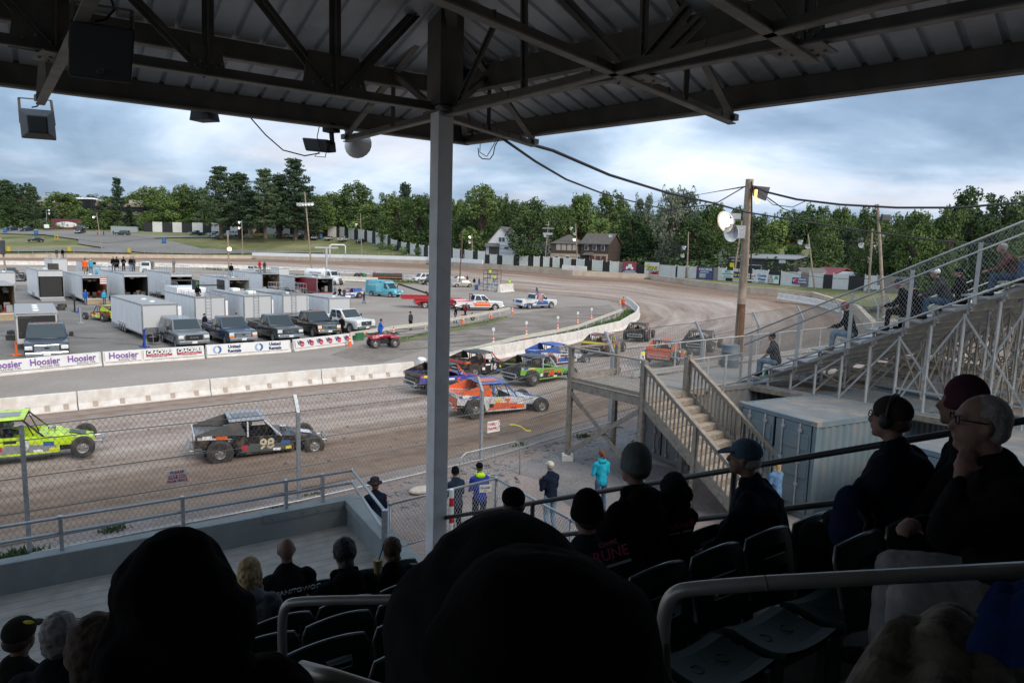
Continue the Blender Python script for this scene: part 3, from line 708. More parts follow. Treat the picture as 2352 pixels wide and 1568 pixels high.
# deck: boards along h50
wfar=-h140*3.05
mb=MB(); n_=22
for i in range(n_):
    q=A_-h140*(.07+i*.138); mb.beam(zz(q,ZD-.02),zz(q+h50*2.3,ZD-.02),.128,.04)
mb.build('boards',M_TIM,dk)
mb=MB()
q0=A_-h140*.05; q1=A_-h140*3.05
mb.beam(zz(q0,ZD-.15),zz(q1,ZD-.15),.05,.22); mb.beam(zz(q1,ZD-.15),zz(q1+h50*2.3,ZD-.15),.05,.22); mb.beam(zz(q0,ZD-.15),zz(q0+h50*2.2,ZD-.15),.05,.22)
mb.beam(zz(q1,ZD+.14),zz(q1+h50*2.4,ZD+.14),.04,.2); mb.beam(zz(q0-h50*.03,ZD+.1),zz(q1-h50*.03,ZD+.1),.04,.1); mb.build('frame_boards',M_TIM,dk)
for q in (q0,q1,q0+h50*2.05,q1+h50*2.2):
    mb=MB(); mb.beam(zz(q,1.),zz(q,ZD+(1.1 if q in(q0,q1) else 1.05)),.14,.14,0,h50); mb.build('post',M_TIM,dk)
for q in (q0,q1): mb=MB(); mb.box(zz(q,1.08),(.35,.35,.22)); mb.build('footing',M_CONC,dk)
mb=MB(); mb.beam(zz(q1,3.3),zz(q0,1.2),.04,.14); mb.beam(zz(q1-h50*.05,1.25),zz(q0-h50*.05,3.3),.04,.14); mb.beam(zz(q1,3.2),zz(q1+h50*2.2,1.2),.14,.04,0); mb.build('brace',M_TIM,dk)
mb=MB(); mb.beam(zz(q0,ZD+1.1),zz(q1-h140*.1,ZD+1.1),.15,.04); mb.beam(zz(q1,ZD+1.1),zz(q1+h50*1.9,ZD+1.1),.15,.04); mb.build('top_rail',M_TIM,dk)
mb=MB(); chain(mb,zz(q1,ZD+.15),zz(q0,ZD+.15),zz(q0,ZD+1.08),zz(q1,ZD+1.08),.11,.004); mb.build('wire_mesh',M_STEEL,dk)
# stairs
stt=thing('timber_staircase','wooden staircase with baluster rails going down from the deck','stairs')
nst=14; rise=(ZD-1.0)/nst; run=.30; sd=hd(146)
sw=2.05
for i in range(nst-1):
    z=ZD-rise*(i+1); q=A_+sd*(run*i+.0); mb=MB(); c0=q+sd*run*.5; 
    for k in (0,1):
        cc=q+sd*(run*(.25+.5*k)); mb.beam(zz(cc,z-.02),zz(cc+h50*sw,z-.02),run*.48,.04,0)
    mb.beam(zz(q+sd*.012,z-rise*.5-.0+rise),zz(q+sd*.012+h50*sw,z+rise*.5),.02,rise-.04,1)
    mb.build('step',[M_TRD,M_TIM],stt)
tot=run*(nst-1)
for off in (-.04,sw+.04):
    o=A_+h50*off; mb=MB(); a=zz(o,ZD-.14); b_=zz(o+sd*(tot+.1),1.0-.06+.12); mb.beam(a,b_,.045,.30); mb.build('stringer',M_TIM,stt)
    mb=MB(); up=Vector((0,0,1)); a2=zz(o,ZD+.98); b2=zz(o+sd*(tot+.15),1.0+1.0); mb.beam(a2+up*.03,b2+up*.03,.14,.04); mb.beam(a2-up*.06,b2-up*.06,.04,.10); mb.build('handrail',M_TIM,stt)
    for i in range(2*nst-1):
        f=(i+.7)/(2*nst); p_=a.lerp(b_,f); r_=a2.lerp(b2,f); mb=MB(); mb.beam(p_-up*.05,r_-up*.08,.038,.038,0,sd); mb.build('baluster',M_TIM,stt)
    for f,zb in ((0.0,None),(.5,1.0),(1.,1.0)):
        p_=a.lerp(b_,f); r_=a2.lerp(b2,f); mb=MB(); mb.beam(zz(p_,1.0 if f>0 or off<0 else 3.4),r_+up*(.0 if f else .12),.12,.12,0,sd); mb.build('newel_post',M_TIM,stt)
# ================================================================ CONTAINERS
M_CONT=mat('container_blue_grey',(.125,.175,.205),.6,.05,var=.08,scale=1.5,dirt=(.25,.2,.16),dscale=1.5,damt=.35)
M_CROOF=mat('container_roof',(.185,.19,.19),.65,.1,var=.12,scale=2,dirt=(.36,.27,.2),dscale=1.,damt=.5)
def container(label,loc,h,L_=6.06,z=2.65,group=None,m=M_CONT):
    t_=thing('shipping_container',label,'container',loc,h,group); Wd=2.6; mb=MB()
    # corrugated sides
    def corr(x,nx):
        n=int(L_/.28); P=[]
        for i in range(n):
            y0=.1+i*(L_-.2)/n; st_=(L_-.2)/n
            P+=[(x,y0),(x,y0+st_*.25),(x-nx*.04,y0+st_*.5),(x-nx*.04,y0+st_*.75)]
        P.append((x,L_-.1))
        for a,b in zip(P,P[1:]): mb.quad((a[0],a[1],.16),(b[0],b[1],.16),(b[0],b[1],z-.12),(a[0],a[1],z-.12))
    corr(Wd/2-.03,1); corr(-Wd/2+.03,-1); mb.quad((-Wd/2,L_-.05,.1),(Wd/2,L_-.05,.1),(Wd/2,L_-.05,z-.1),(-Wd/2,L_-.05,z-.1))
    mb.build('side_wall',m,t_,fix=False)
    mb=MB(); n=26
    for i in range(n):
        y0=.05+i*(L_-.1)/n; s_=(L_-.1)/n
        mb.quad((-Wd/2+.06,y0,z-.03),(Wd/2-.06,y0,z-.03),(Wd/2-.06,y0+s_*.5,z-.03),(-Wd/2+.06,y0+s_*.5,z-.03)); mb.quad((-Wd/2+.06,y0+s_*.5,z-.03),(Wd/2-.06,y0+s_*.5,z-.03),(Wd/2-.06,y0+s_*.62,z-.055),(-Wd/2+.06,y0+s_*.62,z-.055)); mb.quad((-Wd/2+.06,y0+s_*.62,z-.055),(Wd/2-.06,y0+s_*.62,z-.055),(Wd/2-.06,y0+s_,z-.03),(-Wd/2+.06,y0+s_,z-.03))
    mb.build('roof_sheet',M_CROOF,t_,fix=False)
    mb=MB()
    for x in (-1,1):
        for y in (.05,L_-.05): mb.box((x*(Wd/2-.05),y,z/2),(.11,.12,z-.02))
        for zz_ in (.08,z-.08): mb.beam((x*(Wd/2-.04),.11,zz_),(x*(Wd/2-.04),L_-.11,zz_),.07,.14)
    for y in (.05,L_-.05):
        for zz_ in (.08,z-.07): mb.beam((-Wd/2+.1,y,zz_),(Wd/2-.1,y,zz_),.12,.12)
    mb.build('frame',m,t_)
    for x in (-1,1):
        for y in (.06,L_-.06):
            for zz_ in (.06,z-.05): mb=MB(); mb.box((x*(Wd/2-.06),y,zz_),(.17,.19,.125)); mb.build('corner_casting',M_CROOF,t_)
    for x in (-1,1):
        mb=MB(); mb.box((x*.6,.0,z/2),(1.12,.05,z-.3))
        for k in range(3): mb.box((x*.6,-.035,.55+k*.75),(1.0,.03,.42))
        dr=mb.build('door',m,t_,bevel=.01)
        for q in (.3,.85):
            mb=MB(); mb.tube((x*q,-.075,.15),(x*q,-.075,z-.12),.02,n=8)
            for zz_ in (.25,.9,1.5,z-.3): mb.box((x*q,-.06,zz_),(.1,.05,.08))
            mb.build('locking_bar',M_STEEL,dr)
    return t_
a=Vector((6.59,19.44,1.)); b_=Vector((7.92,16.98,1.)); dirn=math.degrees(math.atan2((b_-a).x,(b_-a).y))
mid=(a+b_)/2; container('blue-grey shipping container with double doors right of the timber stairs',mid,dirn-90,group='shipping containers')
hL=hd(dirn-90)
c2=container('grey shipping container below the deck, behind the stairs',Vector((5.1,22.2,.99)),dirn-90,m=mat('container_dull_grey',(.16,.165,.165),.6,.1,var=.1,dirt=(.25,.22,.19),damt=.4),group='shipping containers')
c3=container('blue-grey shipping container behind the end handrail, at the right',b_+hd(dirn)*3.2+hL*.3,dirn-90,group='shipping containers')
container('shipping container under the bleachers, partly hidden by the frames',a-hd(dirn)*.2+hL*6.6+hd(dirn)*1.1,dirn-90,group='shipping containers')
# ================================================================ BLEACHERS
M_DIM=mat('bleacher_riser',(.32,.295,.255),.7,.15,var=.15,scale=2,dirt=(.25,.22,.18),damt=.4)
bl=thing('bleachers','open aluminium bleachers with chain link side rails on stilts at the right','bleachers')
B0=Vector((7.98,22.5,0)); dS=hd(137); dR=hd(50); NRW=14; PIT=.76; RIS=.385; LB=17.
def bp(k,l,z): q=B0+dS*k+dR*l; return Vector((q.x,q.y,z))
ZB=3.72
for i in range(NRW):
    k=.25+PIT*i; z=ZB+.12+RIS*i
    mb=MB(); mb.beam(bp(k,-.12,z),bp(k,LB,z),.30,.045); mb.build('foot_plank',M_ALU,bl)
    mb=MB(); mb.beam(bp(k+.42,-.2,z+.43),bp(k+.42,LB,z+.43),.26,.045); mb.build('seat_plank',M_ALU,bl)
    mb=MB(); mb.beam(bp(k+.5,0,z+.19),bp(k+.5,LB,z+.19),.02,.26,0); mb.beam(bp(k+.49,0,z+.02),bp(k+.49,LB,z+.02),.05,.04,0);mb.build('riser_board',M_DIM,bl)
for j in range(9):
    l=.05+j*2.05; mb=MB()
    for i in range(NRW):
        k=.25+PIT*i; z=ZB+.06+RIS*i
        mb.beam(bp(k+.36,l,z),bp(k+.36,l,3.62),.06,.06)
        mb.beam(bp(k+.3,l,z+.4),bp(k+.5,l,z+.4),.05,.05); mb.beam(bp(k+.42,l,z+.0),bp(k+.42,l,z+.4),.05,.05)
    mb.beam(bp(.1,l,ZB-.02),bp(.1+PIT*NRW,l,ZB-.02+RIS*NRW),.06,.09)
    for i in range(1,NRW-2,2):
        k=.25+PIT*i+.36; z=ZB+RIS*i; k2=k+PIT*2
        mb.beam(bp(k2,l,z+RIS*2),bp(k,l,3.65),.045,.045)
        if i>3: mb.beam(bp(k,l,z),bp(k2,l,3.65 if i<6 else 4.2),.045,.045)
        if i>4: mb.beam(bp(k,l,4.2+.0*i),bp(k2,l,4.2),.05,.05)
    mb.beam(bp(0,l,3.6),bp(.3+PIT*NRW,l,3.6),.06,.06); mb.build('frame',M_ALU if j<2 else M_DIM,bl)
mb=MB()
for j in range(7):
    l0=.05+j*2.05
    for i in range(2,NRW,3):
        k=.25+PIT*i+.36; z=ZB+RIS*i; mb.beam(bp(k,l0,z-.1),bp(k,l0+2.05,3.7),.04,.04); mb.beam(bp(k,l0,3.7),bp(k,l0+2.05,z-.1),.04,.04)
mb.build('cross_brace',M_DIM,bl)
sl_r=RIS/PIT
for dz in (1.52,1.2,.05):
    mb=MB(); mb.tube(bp(-.15,-.24,ZB+dz),bp(-.15+PIT*NRW,-.24,ZB+dz+RIS*NRW),.027,n=8); mb.build('side_rail',M_ALU,bl,smooth=True)
for i in range(0,NRW,2):
    k=.1+PIT*i; z=ZB+RIS*i; mb=MB(); mb.beam(bp(k,-.22,z-.05),bp(k,-.22,z+1.55),.06,.09,0,dS); mb.build('rail_post',M_ALU,bl)
mb=MB(); chain(mb,bp(-.15,-.24,ZB+.05),bp(-.15+PIT*NRW,-.24,ZB+.05+RIS*NRW),bp(-.15+PIT*NRW,-.24,ZB+1.2+RIS*NRW),bp(-.15,-.24,ZB+1.2),.10,.005)
chain(mb,bp(-.15,-.24,ZB+1.2),bp(-.15+PIT*NRW,-.24,ZB+1.2+RIS*NRW),bp(-.15+PIT*NRW,-.24,ZB+1.52+RIS*NRW),bp(-.15,-.24,ZB+1.52),.095,.006)
mb.build('wire_mesh',M_MESH2,bl)
# sleepers and timber platform under the bleachers
mb=MB()
for l in (-.1,2.2,4.5,7.,9.5,12.): mb.beam(bp(-.3,l,3.5),bp(11,l,3.5),.14,.16)
for i in range(30): mb.beam(bp(.2+i*.36,-.0,3.39),bp(.2+i*.36,14,3.39),.3,.05)
tag(mb.build('timber_platform',M_WOOD),'rough timber platform and sleepers below the bleacher frames','platform')
# walkway in front of the bleachers
wk=thing('bleacher_walkway','aluminium walkway with chain link railing between deck and bleachers','walkway')
f0=B_+h50*.1-h140*.0; 
def wp(l,w_,z): q=B_+h50*l-h140*w_; return Vector((q.x,q.y,z))
mb=MB()
for i in range(9): mb.beam(wp(0,.1+i*.235,ZD-.01),wp(24,.1+i*.235,ZD-.01),.228,.03)
mb.build('floor_planks',mat('dusty_walkway',(.27,.245,.225),.7,.1,var=.12,dirt=(.2,.16,.13),damt=.5),wk)
mb=MB()
for z in (.1,.2): mb.beam(wp(0,2.2,ZD+z),wp(24,2.2,ZD+z),.04,.08)
mb.build('kick_board',M_ALU,wk)
mb=MB(); mb.tube(wp(-.4,2.22,ZD+1.07),wp(24,2.22,ZD+1.07),.025); mb.tube(wp(0.05,.0,ZD+.95),wp(2.9,.0,ZD+.95),.022); mb.tube(wp(0,.7,ZD+.95),wp(0.05,.0,ZD+.95),.022); mb.build('rail',M_ALU,wk,smooth=True)
for l in [.5+1.75*i for i in range(13)]: mb=MB(); mb.beam(wp(l,2.22,ZD-.1),wp(l,2.22,ZD+1.06),.05,.05); mb.build('rail_post',M_ALU,wk)
for l in (.1,1.0,2.0,2.9): mb=MB(); mb.beam(wp(l,.0,ZD-.3),wp(l,.0,ZD+.95),.06,.06); mb.build('rail_post',M_ALU,wk)
mb=MB(); chain(mb,wp(-.3,2.22,ZD+.2),wp(24,2.22,ZD+.2),wp(24,2.22,ZD+1.05),wp(-.3,2.22,ZD+1.05),.11,.005); chain(mb,wp(.1,0,ZD+.1),wp(2.9,0,ZD+.1),wp(2.9,0,ZD+.93),wp(.1,0,ZD+.93),.09,.005); mb.build('wire_mesh',M_MESH2,wk)
mb=MB(); mb.beam(wp(-.3,.0,ZD-.14),wp(3.4,.0,ZD-.14),.1,.16); 
for i in range(5): mb.beam(wp(.2+i*.7,-.25,ZD-.14),wp(.2+i*.7,2.2,ZD-.14),.1,.1)
mb.build('timber_bearer',M_WOOD,wk)
# safety sign on the walkway rail
q=wp(.35,2.12,ZD+.72); sg=thing('safety_sign','white sign with yellow header and falling figure on the walkway rail','sign',q,-38)
mb=MB(); mb.box((0,0,0),(.22,.01,.36)); mb.build('board',M_SIGN,sg); mb=MB(); mb.box((0,-.008,.14),(.2,.008,.07)); mb.build('yellow_header',MATS['yellow_tape'],sg)
mb=MB(); 
for a,b_ in (((-.05,.03),(.03,0)),((.03,0),(.06,-.08)),((-.05,.03),(-.03,-.1)),((0,.02),(.06,.06))): mb.beam((a[0],-.01,a[1]),(b_[0],-.01,b_[1]),.02,.008,0,(0,1,0))
mb.ell((-.04,-.01,.07),(.022,.006,.022),8,5); mb.build('pictogram',M_BLACK,sg)
# bin behind the bleacher front
# ================================================================ BARRIERS
def jersey_mesh(L_,m=M_CONC,w=.58,h=.84):
    P=[(-w/2,0),(-w/2,.08),(-w*.27,.30),(-w*.15,h),(w*.15,h),(w*.27,.30),(w/2,.08),(w/2,0)]
    mb=MB(); n=8
    for i in range(n):
        pass
    mb.prism([(x,z) for x,z in P],'y',.02,L_-.02)
    # pockets for the forks at the foot
    me=mb.mesh('concrete_barrier',m)
    return modmesh(me,[('BEVEL',dict(width=.018,segments=1,limit_method='ANGLE',angle_limit=R(30)))])
JM={}
def jersey(a,b,label,group,h=.84,m=M_CONC,slot=True,w=.58):
    a=Vector(a);b=Vector(b); L_=(b-a).length; key=(round(L_*2)/2,h,m.name,w)
    if key not in JM: JM[key]=jersey_mesh(key[0],m,w,h)
    o=link('concrete_barrier',JM[key]); o.location=a; d=b-a; o.rotation_euler=(math.atan2(d.z,math.hypot(d.x,d.y)),0,rz(math.degrees(math.atan2(d.x,d.y)))); o.scale=(1,L_/key[0],1)
    return tag(o,label,'barrier',group)
M_SLOT=mat('barrier_pocket_shadow',(.40,.33,.28),.9)
def line(a,b,n): return [a.lerp(b,i/n) for i in range(n+1)]
# near straight, inner wall
nb=[inner[0].lerp(inner[1],.82),inner[0].lerp(inner[1],.9)]
P_=[G(-330,1012),G(-60,965),G(178,940),G(482,907),G(737,881),G(950,861)]
for i,(a,b) in enumerate(zip(P_,P_[1:])):
    t_=jersey(a,b,['whitewashed concrete barrier beside the track, running out of the left edge','whitewashed concrete barrier beside the track, behind the yellow-green race car','whitewashed concrete barrier beside the track, second block in view from the left','whitewashed concrete barrier beside the track, above the black race car','whitewashed concrete barrier beside the track, the block ending next to the grey column'][i],'concrete barriers along the near straight')
    d=(b-a); L_=d.length; d.normalize(); nn=Vector((d.y,-d.x,0)); 
    for k in range(5):
        q=a+d*L_*(.12+.19*k); mb=MB(); mb.box((0,0,0),(.2,.02,.26),0)
        o=mb.build('fork_pocket',M_SLOT,t_); o.parent=t_
        qq=q+nn*.235+Vector((0,0,.24)); o.matrix_world=Matrix.Translation(qq)@Matrix.Rotation(rz(math.degrees(math.atan2(d.x,d.y)))+R(90),4,'Z')@Matrix.Rotation(R(-20),4,'X')
        # convert to local
        bpy.context.view_layer.update(); o.matrix_parent_inverse=Matrix.Identity(4); o.matrix_local=t_.matrix_world.inverted()@(Matrix.Translation(qq)@Matrix.Rotation(rz(math.degrees(math.atan2(d.x,d.y)))+R(90),4,'Z')@Matrix.Rotation(R(-20),4,'X'))
P_=[G(1000,857),G(1132,826),G(1322,787),G(1360,776),G(1424,759),G(1462,734)]
lb=['partly hidden behind the grey column','the long block behind the white and blue race car','the short cracked block','next to the brown and red race car','the last block before the bend tip']
for i,(a,b) in enumerate(zip(P_,P_[1:])): jersey(a,b,'whitewashed concrete barrier beside the track, '+lb[i],'concrete barriers along the near straight',h=1.0)
P_=[G(1462,734),G(1466,722),G(1452,706),G(1438,696)]
for i,(a,b) in enumerate(zip(P_,P_[1:])): jersey(a,b,'pale concrete block at the tip of the infield bend, '+['nearest the track','in the middle of the curve','nearest the orange flagman'][i],'concrete blocks at the infield tip',h=1.0)
# far inner wall
P_=[G(1177,668),G(1110,657.5),G(1080,654),G(1010,646),G(941,641),G(880,634),G(820,629.5),G(740,624),G(660,620.5),G(570,617),G(490,615),G(400,613.5),G(310,611.5),G(215,610),G(120,609),G(0,608)]
for i,(a,b) in enumerate(zip(P_,P_[1:])): jersey(a,b,'white concrete wall section on the far side of the infield, '+ordn(i)+' from the lookout tower','white wall sections beyond the infield',h=1.05,m=M_CONC)
P_=[G(560,636),G(640,640),G(690,645),G(760,650),G(850,657)]
t_=jersey(G(700,641),G(868,648),'long low white wall behind the water truck and the ambulance','far pit walls',h=1.0)
jersey(G(1032,650),G(1052,652),'small white block at the foot of the dark utility pole','far pit walls',h=1.1); jersey(G(1146,672),G(1177,669),'white end block with a person in a yellow vest behind it','far pit walls',h=1.5,w=1.)
# outer wall: continuous cast wall following the banking
M_OW=mat('outer_wall_concrete',(.50,.42,.34),.9,var=.12,scale=.6,dirt=(.36,.25,.17),dscale=.5,damt=.6,bump=.2,bscale=4)
mb=MB(); oo=outer[8:]; 
for a,b in zip(oo,oo[1:]):
    d=(b-a).normalized(); n_=Vector((-d.y,d.x,0)); 
    mb.beam(a+Vector((0,0,.35)),b+Vector((0,0,.35)),.5,1.5)
ow=tag(mb.build('outer_wall',M_OW),'long cast concrete outer wall round the far side of the dirt track','wall')
# white blocks on top of the outer wall bank
def OWp(u): 
    return interp(WL,WP,u)
us_=[580,615,650,685,720,755,790,822,854,886,918,950,981,1014,1045,1078,1110]
for i,(a,b) in enumerate(zip(us_,us_[1:])):
    p,q=OWp(a),OWp(b); v=Vector((p.x,p.y,0)).normalized()*1.2; jersey(p+v+Vector((0,0,.55)),q+v+Vector((0,0,.55)),'white concrete block standing on the far bank, '+ordn(i)+' from the left end of its row' if i<16 else '','white blocks on the far bank',h=1.6,w=.7,m=M_WHITE)
p,q=OWp(1292),OWp(1348); v=Vector((p.x,p.y,0)).normalized()*1.5
jersey(p+v,q+v,'pale concrete block leaning behind the outer wall below the brown house','blocks behind the outer wall',h=2.1,w=.9)
a=G(1787,686,1.6);b=G(1870,700,1.4);c=G(1945,722,1.2)
jersey(a,b,'loose pale barrier inside the outer wall beyond the bleachers, left one','loose barriers at the right',h=.9); jersey(b,c,'loose pale barrier inside the outer wall beyond the bleachers, right one','loose barriers at the right',h=.9)
# pit barriers with banners
GB=hd(49)
def banner_wall(u0,v0,u1,v1,label):
    a,b=G(u0,v0),G(u1,v1); return jersey(a,b,label,'banner barriers in front of the pits',h=.88,w=.5),a,b
M_BAN=mat('banner_vinyl',(.70,.70,.71),.45,var=.04,dirt=(.5,.44,.4),damt=.25)
def ink(n,c): return mat('ink_'+n,c,.55,var=.03)
I_PUR=ink('purple',(.19,.08,.30)); I_GRY=ink('grey',(.12,.12,.13)); I_BLU=ink('blue',(.03,.11,.32)); I_RED=ink('red',(.55,.02,.05)); I_NAVY=ink('navy',(.02,.035,.11)); I_LB=ink('light_blue',(.28,.38,.55)); I_BLK=ink('black',(.015,.015,.015)); I_WHT=ink('white',(.75,.75,.75)); I_YEL=ink('yellow',(.75,.6,.03)); I_GRN=ink('green',(.03,.35,.1)); I_ORG=ink('orange',(.75,.13,.02)); I_TEAL=ink('teal',(.05,.38,.33))
def banner(par,a,b,x0,x1,name,label):
    """cloth hung on the near face of barrier a->b between fractions"""
    d=(b-a); L_=d.length; h=math.degrees(math.atan2(d.x,d.y)); d.normalize(); nn=Vector((d.y,-d.x,0))
    p=a+d*L_*(x0+x1)/2+nn*.20+Vector((0,0,.55)); t_=thing(name,label,'banner',p,h-90,'banners on the pit barriers'); t_.rotation_euler=(R(-8),0,rz(h-90))
    w_=L_*(x1-x0); mb=MB(); n=14
    for i in range(n):
        x=-w_/2+w_*i/n; x2=-w_/2+w_*(i+1)/n; y=-.012*math.sin(i*2.1); y2=-.012*math.sin((i+1)*2.1); 
        mb.add([(x,y,-.31),(x2,y2,-.31),(x2,y2,.31),(x,y,.31),(x,y+.01,-.31),(x2,y2+.01,-.31),(x2,y2+.01,.31),(x,y+.01,.31)],[(0,1,2,3),(7,6,5,4),(0,4,5,1),(3,2,6,7)])
    mb.build('cloth',M_BAN,t_); return t_,w_
def btxt(t_,s,size,m,x,z,xs=1.,shear=0,bold=.0,y=-.03): return text('lettering',s,size,m,t_,(x,y,z),(R(90),0,0),xs=xs,shear=shear,bold=bold,ext=.003)
w1,a,b=banner_wall(-30,866,233,840,'concrete barrier behind the tyre banner at the left edge of the pits')
t_,w_=banner(w1,a,b,.0,.97,'tyre_banner','white banner with purple old-style tyre lettering, left of the barrier joint')
for i in range(3): btxt(t_,'Hoosier',.52,I_PUR,-w_/2+w_*(.15+.34*i),.06,.88,0,.012); btxt(t_,'RACING TIRE',.15,I_GRY,-w_/2+w_*(.19+.34*i),-.21,1.1)
w2,a,b=banner_wall(236,840,469,823,'concrete barrier behind the purple and red banners, in front of the silver pickup')
t_,w_=banner(w2,a,b,.02,.36,'tyre_banner','short white banner with one purple tyre name, right of the barrier joint'); btxt(t_,'Hoosier',.52,I_PUR,0,.06,.95,0,.012); btxt(t_,'RACING TIRE',.15,I_GRY,.2,-.21,1.1)
t_,w_=banner(w2,a,b,.38,.99,'sponsor_banner','banner with two black CRACKERS logos over red bars')
for i in (-1,1):
    x=i*w_*.25; mb=MB(); mb.box((x,-.02,.07),(w_*.42,.012,.36),0); mb.build('black_panel',I_BLK,t_); mb=MB(); mb.box((x,-.03,-.09),(w_*.42,.012,.11),0); mb.build('red_bar',I_RED,t_)
    btxt(t_,'CRACKERS',.33,I_WHT,x,.1,.92,.25,.012,-.036); btxt(t_,'MOTORSPORTS MARKETING',.085,I_WHT,x,-.09,.95,0,0,-.04); btxt(t_,'PROMOTION · APPAREL · SUPPLY',.06,I_BLK,x,-.2,1)
w3,a,b=banner_wall(472,822,667,808,'concrete barrier behind the rental company banner')
t_,w_=banner(w3,a,b,.01,.97,'sponsor_banner','white banner with two blue ring emblems and dark blue United Rentals lettering')
for i in (-1,1):
    x=i*w_*.25
    for s_,m_,r_ in ((-1,I_LB,.26),(1,I_BLU,.26)):
        mb=MB(); 
        pr=[]
        for k in range(9):
            a_=R(90+ s_*(-k*22.5)); a2=R(90+s_*(-(k)*22.5)); pr.append((x-.75+math.cos(a_)*r_+s_*.03,math.sin(a_)*r_))
        inn=[(x-.75+math.cos(R(90-s_*k*22.5))*.12*(1 if 1 else 1)+s_*.03,math.sin(R(90-s_*k*22.5))*.17) for k in range(9)]
        for k in range(8): mb.quad((pr[k][0],-.025,pr[k][1]),(pr[k+1][0],-.025,pr[k+1][1]),(inn[k+1][0],-.025,inn[k+1][1]),(inn[k][0],-.025,inn[k][1]))
        mb.build('ring_emblem',m_,t_)
    btxt(t_,'United\nRentals',.29,I_NAVY,x+.38,.0,1.05,.0,.012)
w4,a,b=banner_wall(672,807,808,790,'concrete barrier behind the row of fuel logos, ending at the traffic cone')
t_,w_=banner(w4,a,b,.02,.95,'fuel_banner','white banner with a row of six navy and red fuel logos')
for i in range(6):
    x=-w_/2+w_*(i+.5)/6; mb=MB(); mb.lathe([(.0,0),(.2,0),(.2,.004),(0,.004)],16,0,(x+.13,-.03,-.03),Matrix.Rotation(R(90),3,'X')); mb.build('red_disc',I_RED,t_)
    btxt(t_,'VP',.46,I_NAVY,x-.07,.03,.72,-.15,.012,-.045); btxt(t_,'Racing',.11,I_WHT,x+.15,-.07,1,.2,0,-.045)
# ================================================================ GUARD RAILS
M_GR=mat('cream_guardrail',(.60,.57,.49),.55,var=.08,dirt=(.33,.29,.24),dscale=2,damt=.3)
def guard(label,pts,h=.72,dd=.45):
    t_=thing('guardrail',label,'guardrail')
    for a,b in zip(pts,pts[1:]):
        mb=MB(); d=(b-a).normalized(); n_=Vector((d.y,-d.x,0)); up=Vector((0,0,1))
        prof=[(0,.0),(.05,.05),(.05,.1),(0,.15),(.05,.2),(.05,.25),(0,.31)]
        for (o1,z1),(o2,z2) in zip(prof,prof[1:]): mb.quad(a+n_*o1+up*(h-.31+z1),b+n_*o1+up*(h-.31+z1),b+n_*o2+up*(h-.31+z2),a+n_*o2+up*(h-.31+z2))
        mb.beam(a+up*(h+.01),b+up*(h+.01),.09,.02); mb.build('rail_beam',M_GR,t_)
    for a,b in zip(pts,pts[1:]):
        n=max(1,round((b-a).length/3.5))
        for i in range(n):
            q=a.lerp(b,i/n); d=(b-a).normalized(); mb=MB(); mb.beam(q+Vector((-d.y,d.x,0))*.06,q+Vector((-d.y,d.x,0))*.06+Vector((0,0,h)),.09,.1,0,d); mb.build('post',M_GR,t_)
    return t_
guard('cream steel guardrail from the pit barrier past the grey column to the cone',[G(806,783),G(905,767),G(978,757),G(1030,748),G(1100,734),G(1171,719)])
guard('cream steel guardrail curving along the grass strip behind the inner track wall',[G(985,845),G(1029,834),G(1085,820),G(1138,806),G(1192,791),G(1277,775),G(1330,762),G(1365,747.5),G(1428,722)])
# grass strip between guard rail and wall
gs=[G(*p) for p in ((1060,838),(1138,815),(1192,800),(1277,783),(1330,771),(1365,757),(1424,728),(1440,706),(1458,720),(1461,732),(1424,754),(1326,781),(1136,820))]
polysheet('grass_strip',[p+Vector((0,0,.03)) for p in gs],M_GRASS)
polysheet('grass_strip',[G(*p,.012) for p in ((905,779),(1030,754),(1165,727),(1168,733),(1060,757),(910,789))],M_GRASS)
polysheet('grass_verge',[G(*p,.012) for p in ((560,624),(700,630),(900,641),(1000,652),(900,652),(700,643),(600,640),(560,634))],M_GRASS)
def tuft(pts,n,s,label,name='grass_tuft',seed=1,z=0,m=None):
    rnd=random.Random(seed); mb=MB()
    for _ in range(n):
        a,b=rnd.choice(list(zip(pts,pts[1:]))); q=a.lerp(b,rnd.random())+Vector((rnd.gauss(0,s*1.2),rnd.gauss(0,s*1.2),z)); h=s*(.5+rnd.random()); an=rnd.random()*6.28
        d=Vector((math.cos(an),math.sin(an),0))*h*.25; l=Vector((rnd.gauss(0,.3),rnd.gauss(0,.3),1))*h; mb.add([q-d,q+d,q+l],[(0,1,2)])
    return tag(mb.build(name,m or mat('weed_green',(.07,.12,.03),.8,var=.4,scale=2),fix=False),label,'grass',kind='stuff')
tuft([G(1136,817),G(1277,779),G(1365,753),G(1424,735),G(1450,715)],1800,.28,'tufts of long grass between guardrail and track wall')
tuft([G(905,783),G(1030,755),G(1165,729)],700,.13,'short grass under the pit guardrail',seed=2)
tuft([G(470,618),G(600,630),G(700,636),G(860,645),G(960,650)],900,.5,'rough grass behind the far pits',seed=3)
for i,(u,v,n,s) in enumerate(((5,1290,260,.14),(35,1285,160,.12),(232,1222,160,.08),(705,1140,120,.06),(620,1170,90,.06),(1330,1005,120,.1),(1185,1025,90,.1))):
    g=G(u,v,1.0); tuft([g,g+Vector((.35,.25,0))],n,s,'patch of weeds at the foot of the catch fence, '+ordn(i)+' of seven',name='weeds',seed=10+i)
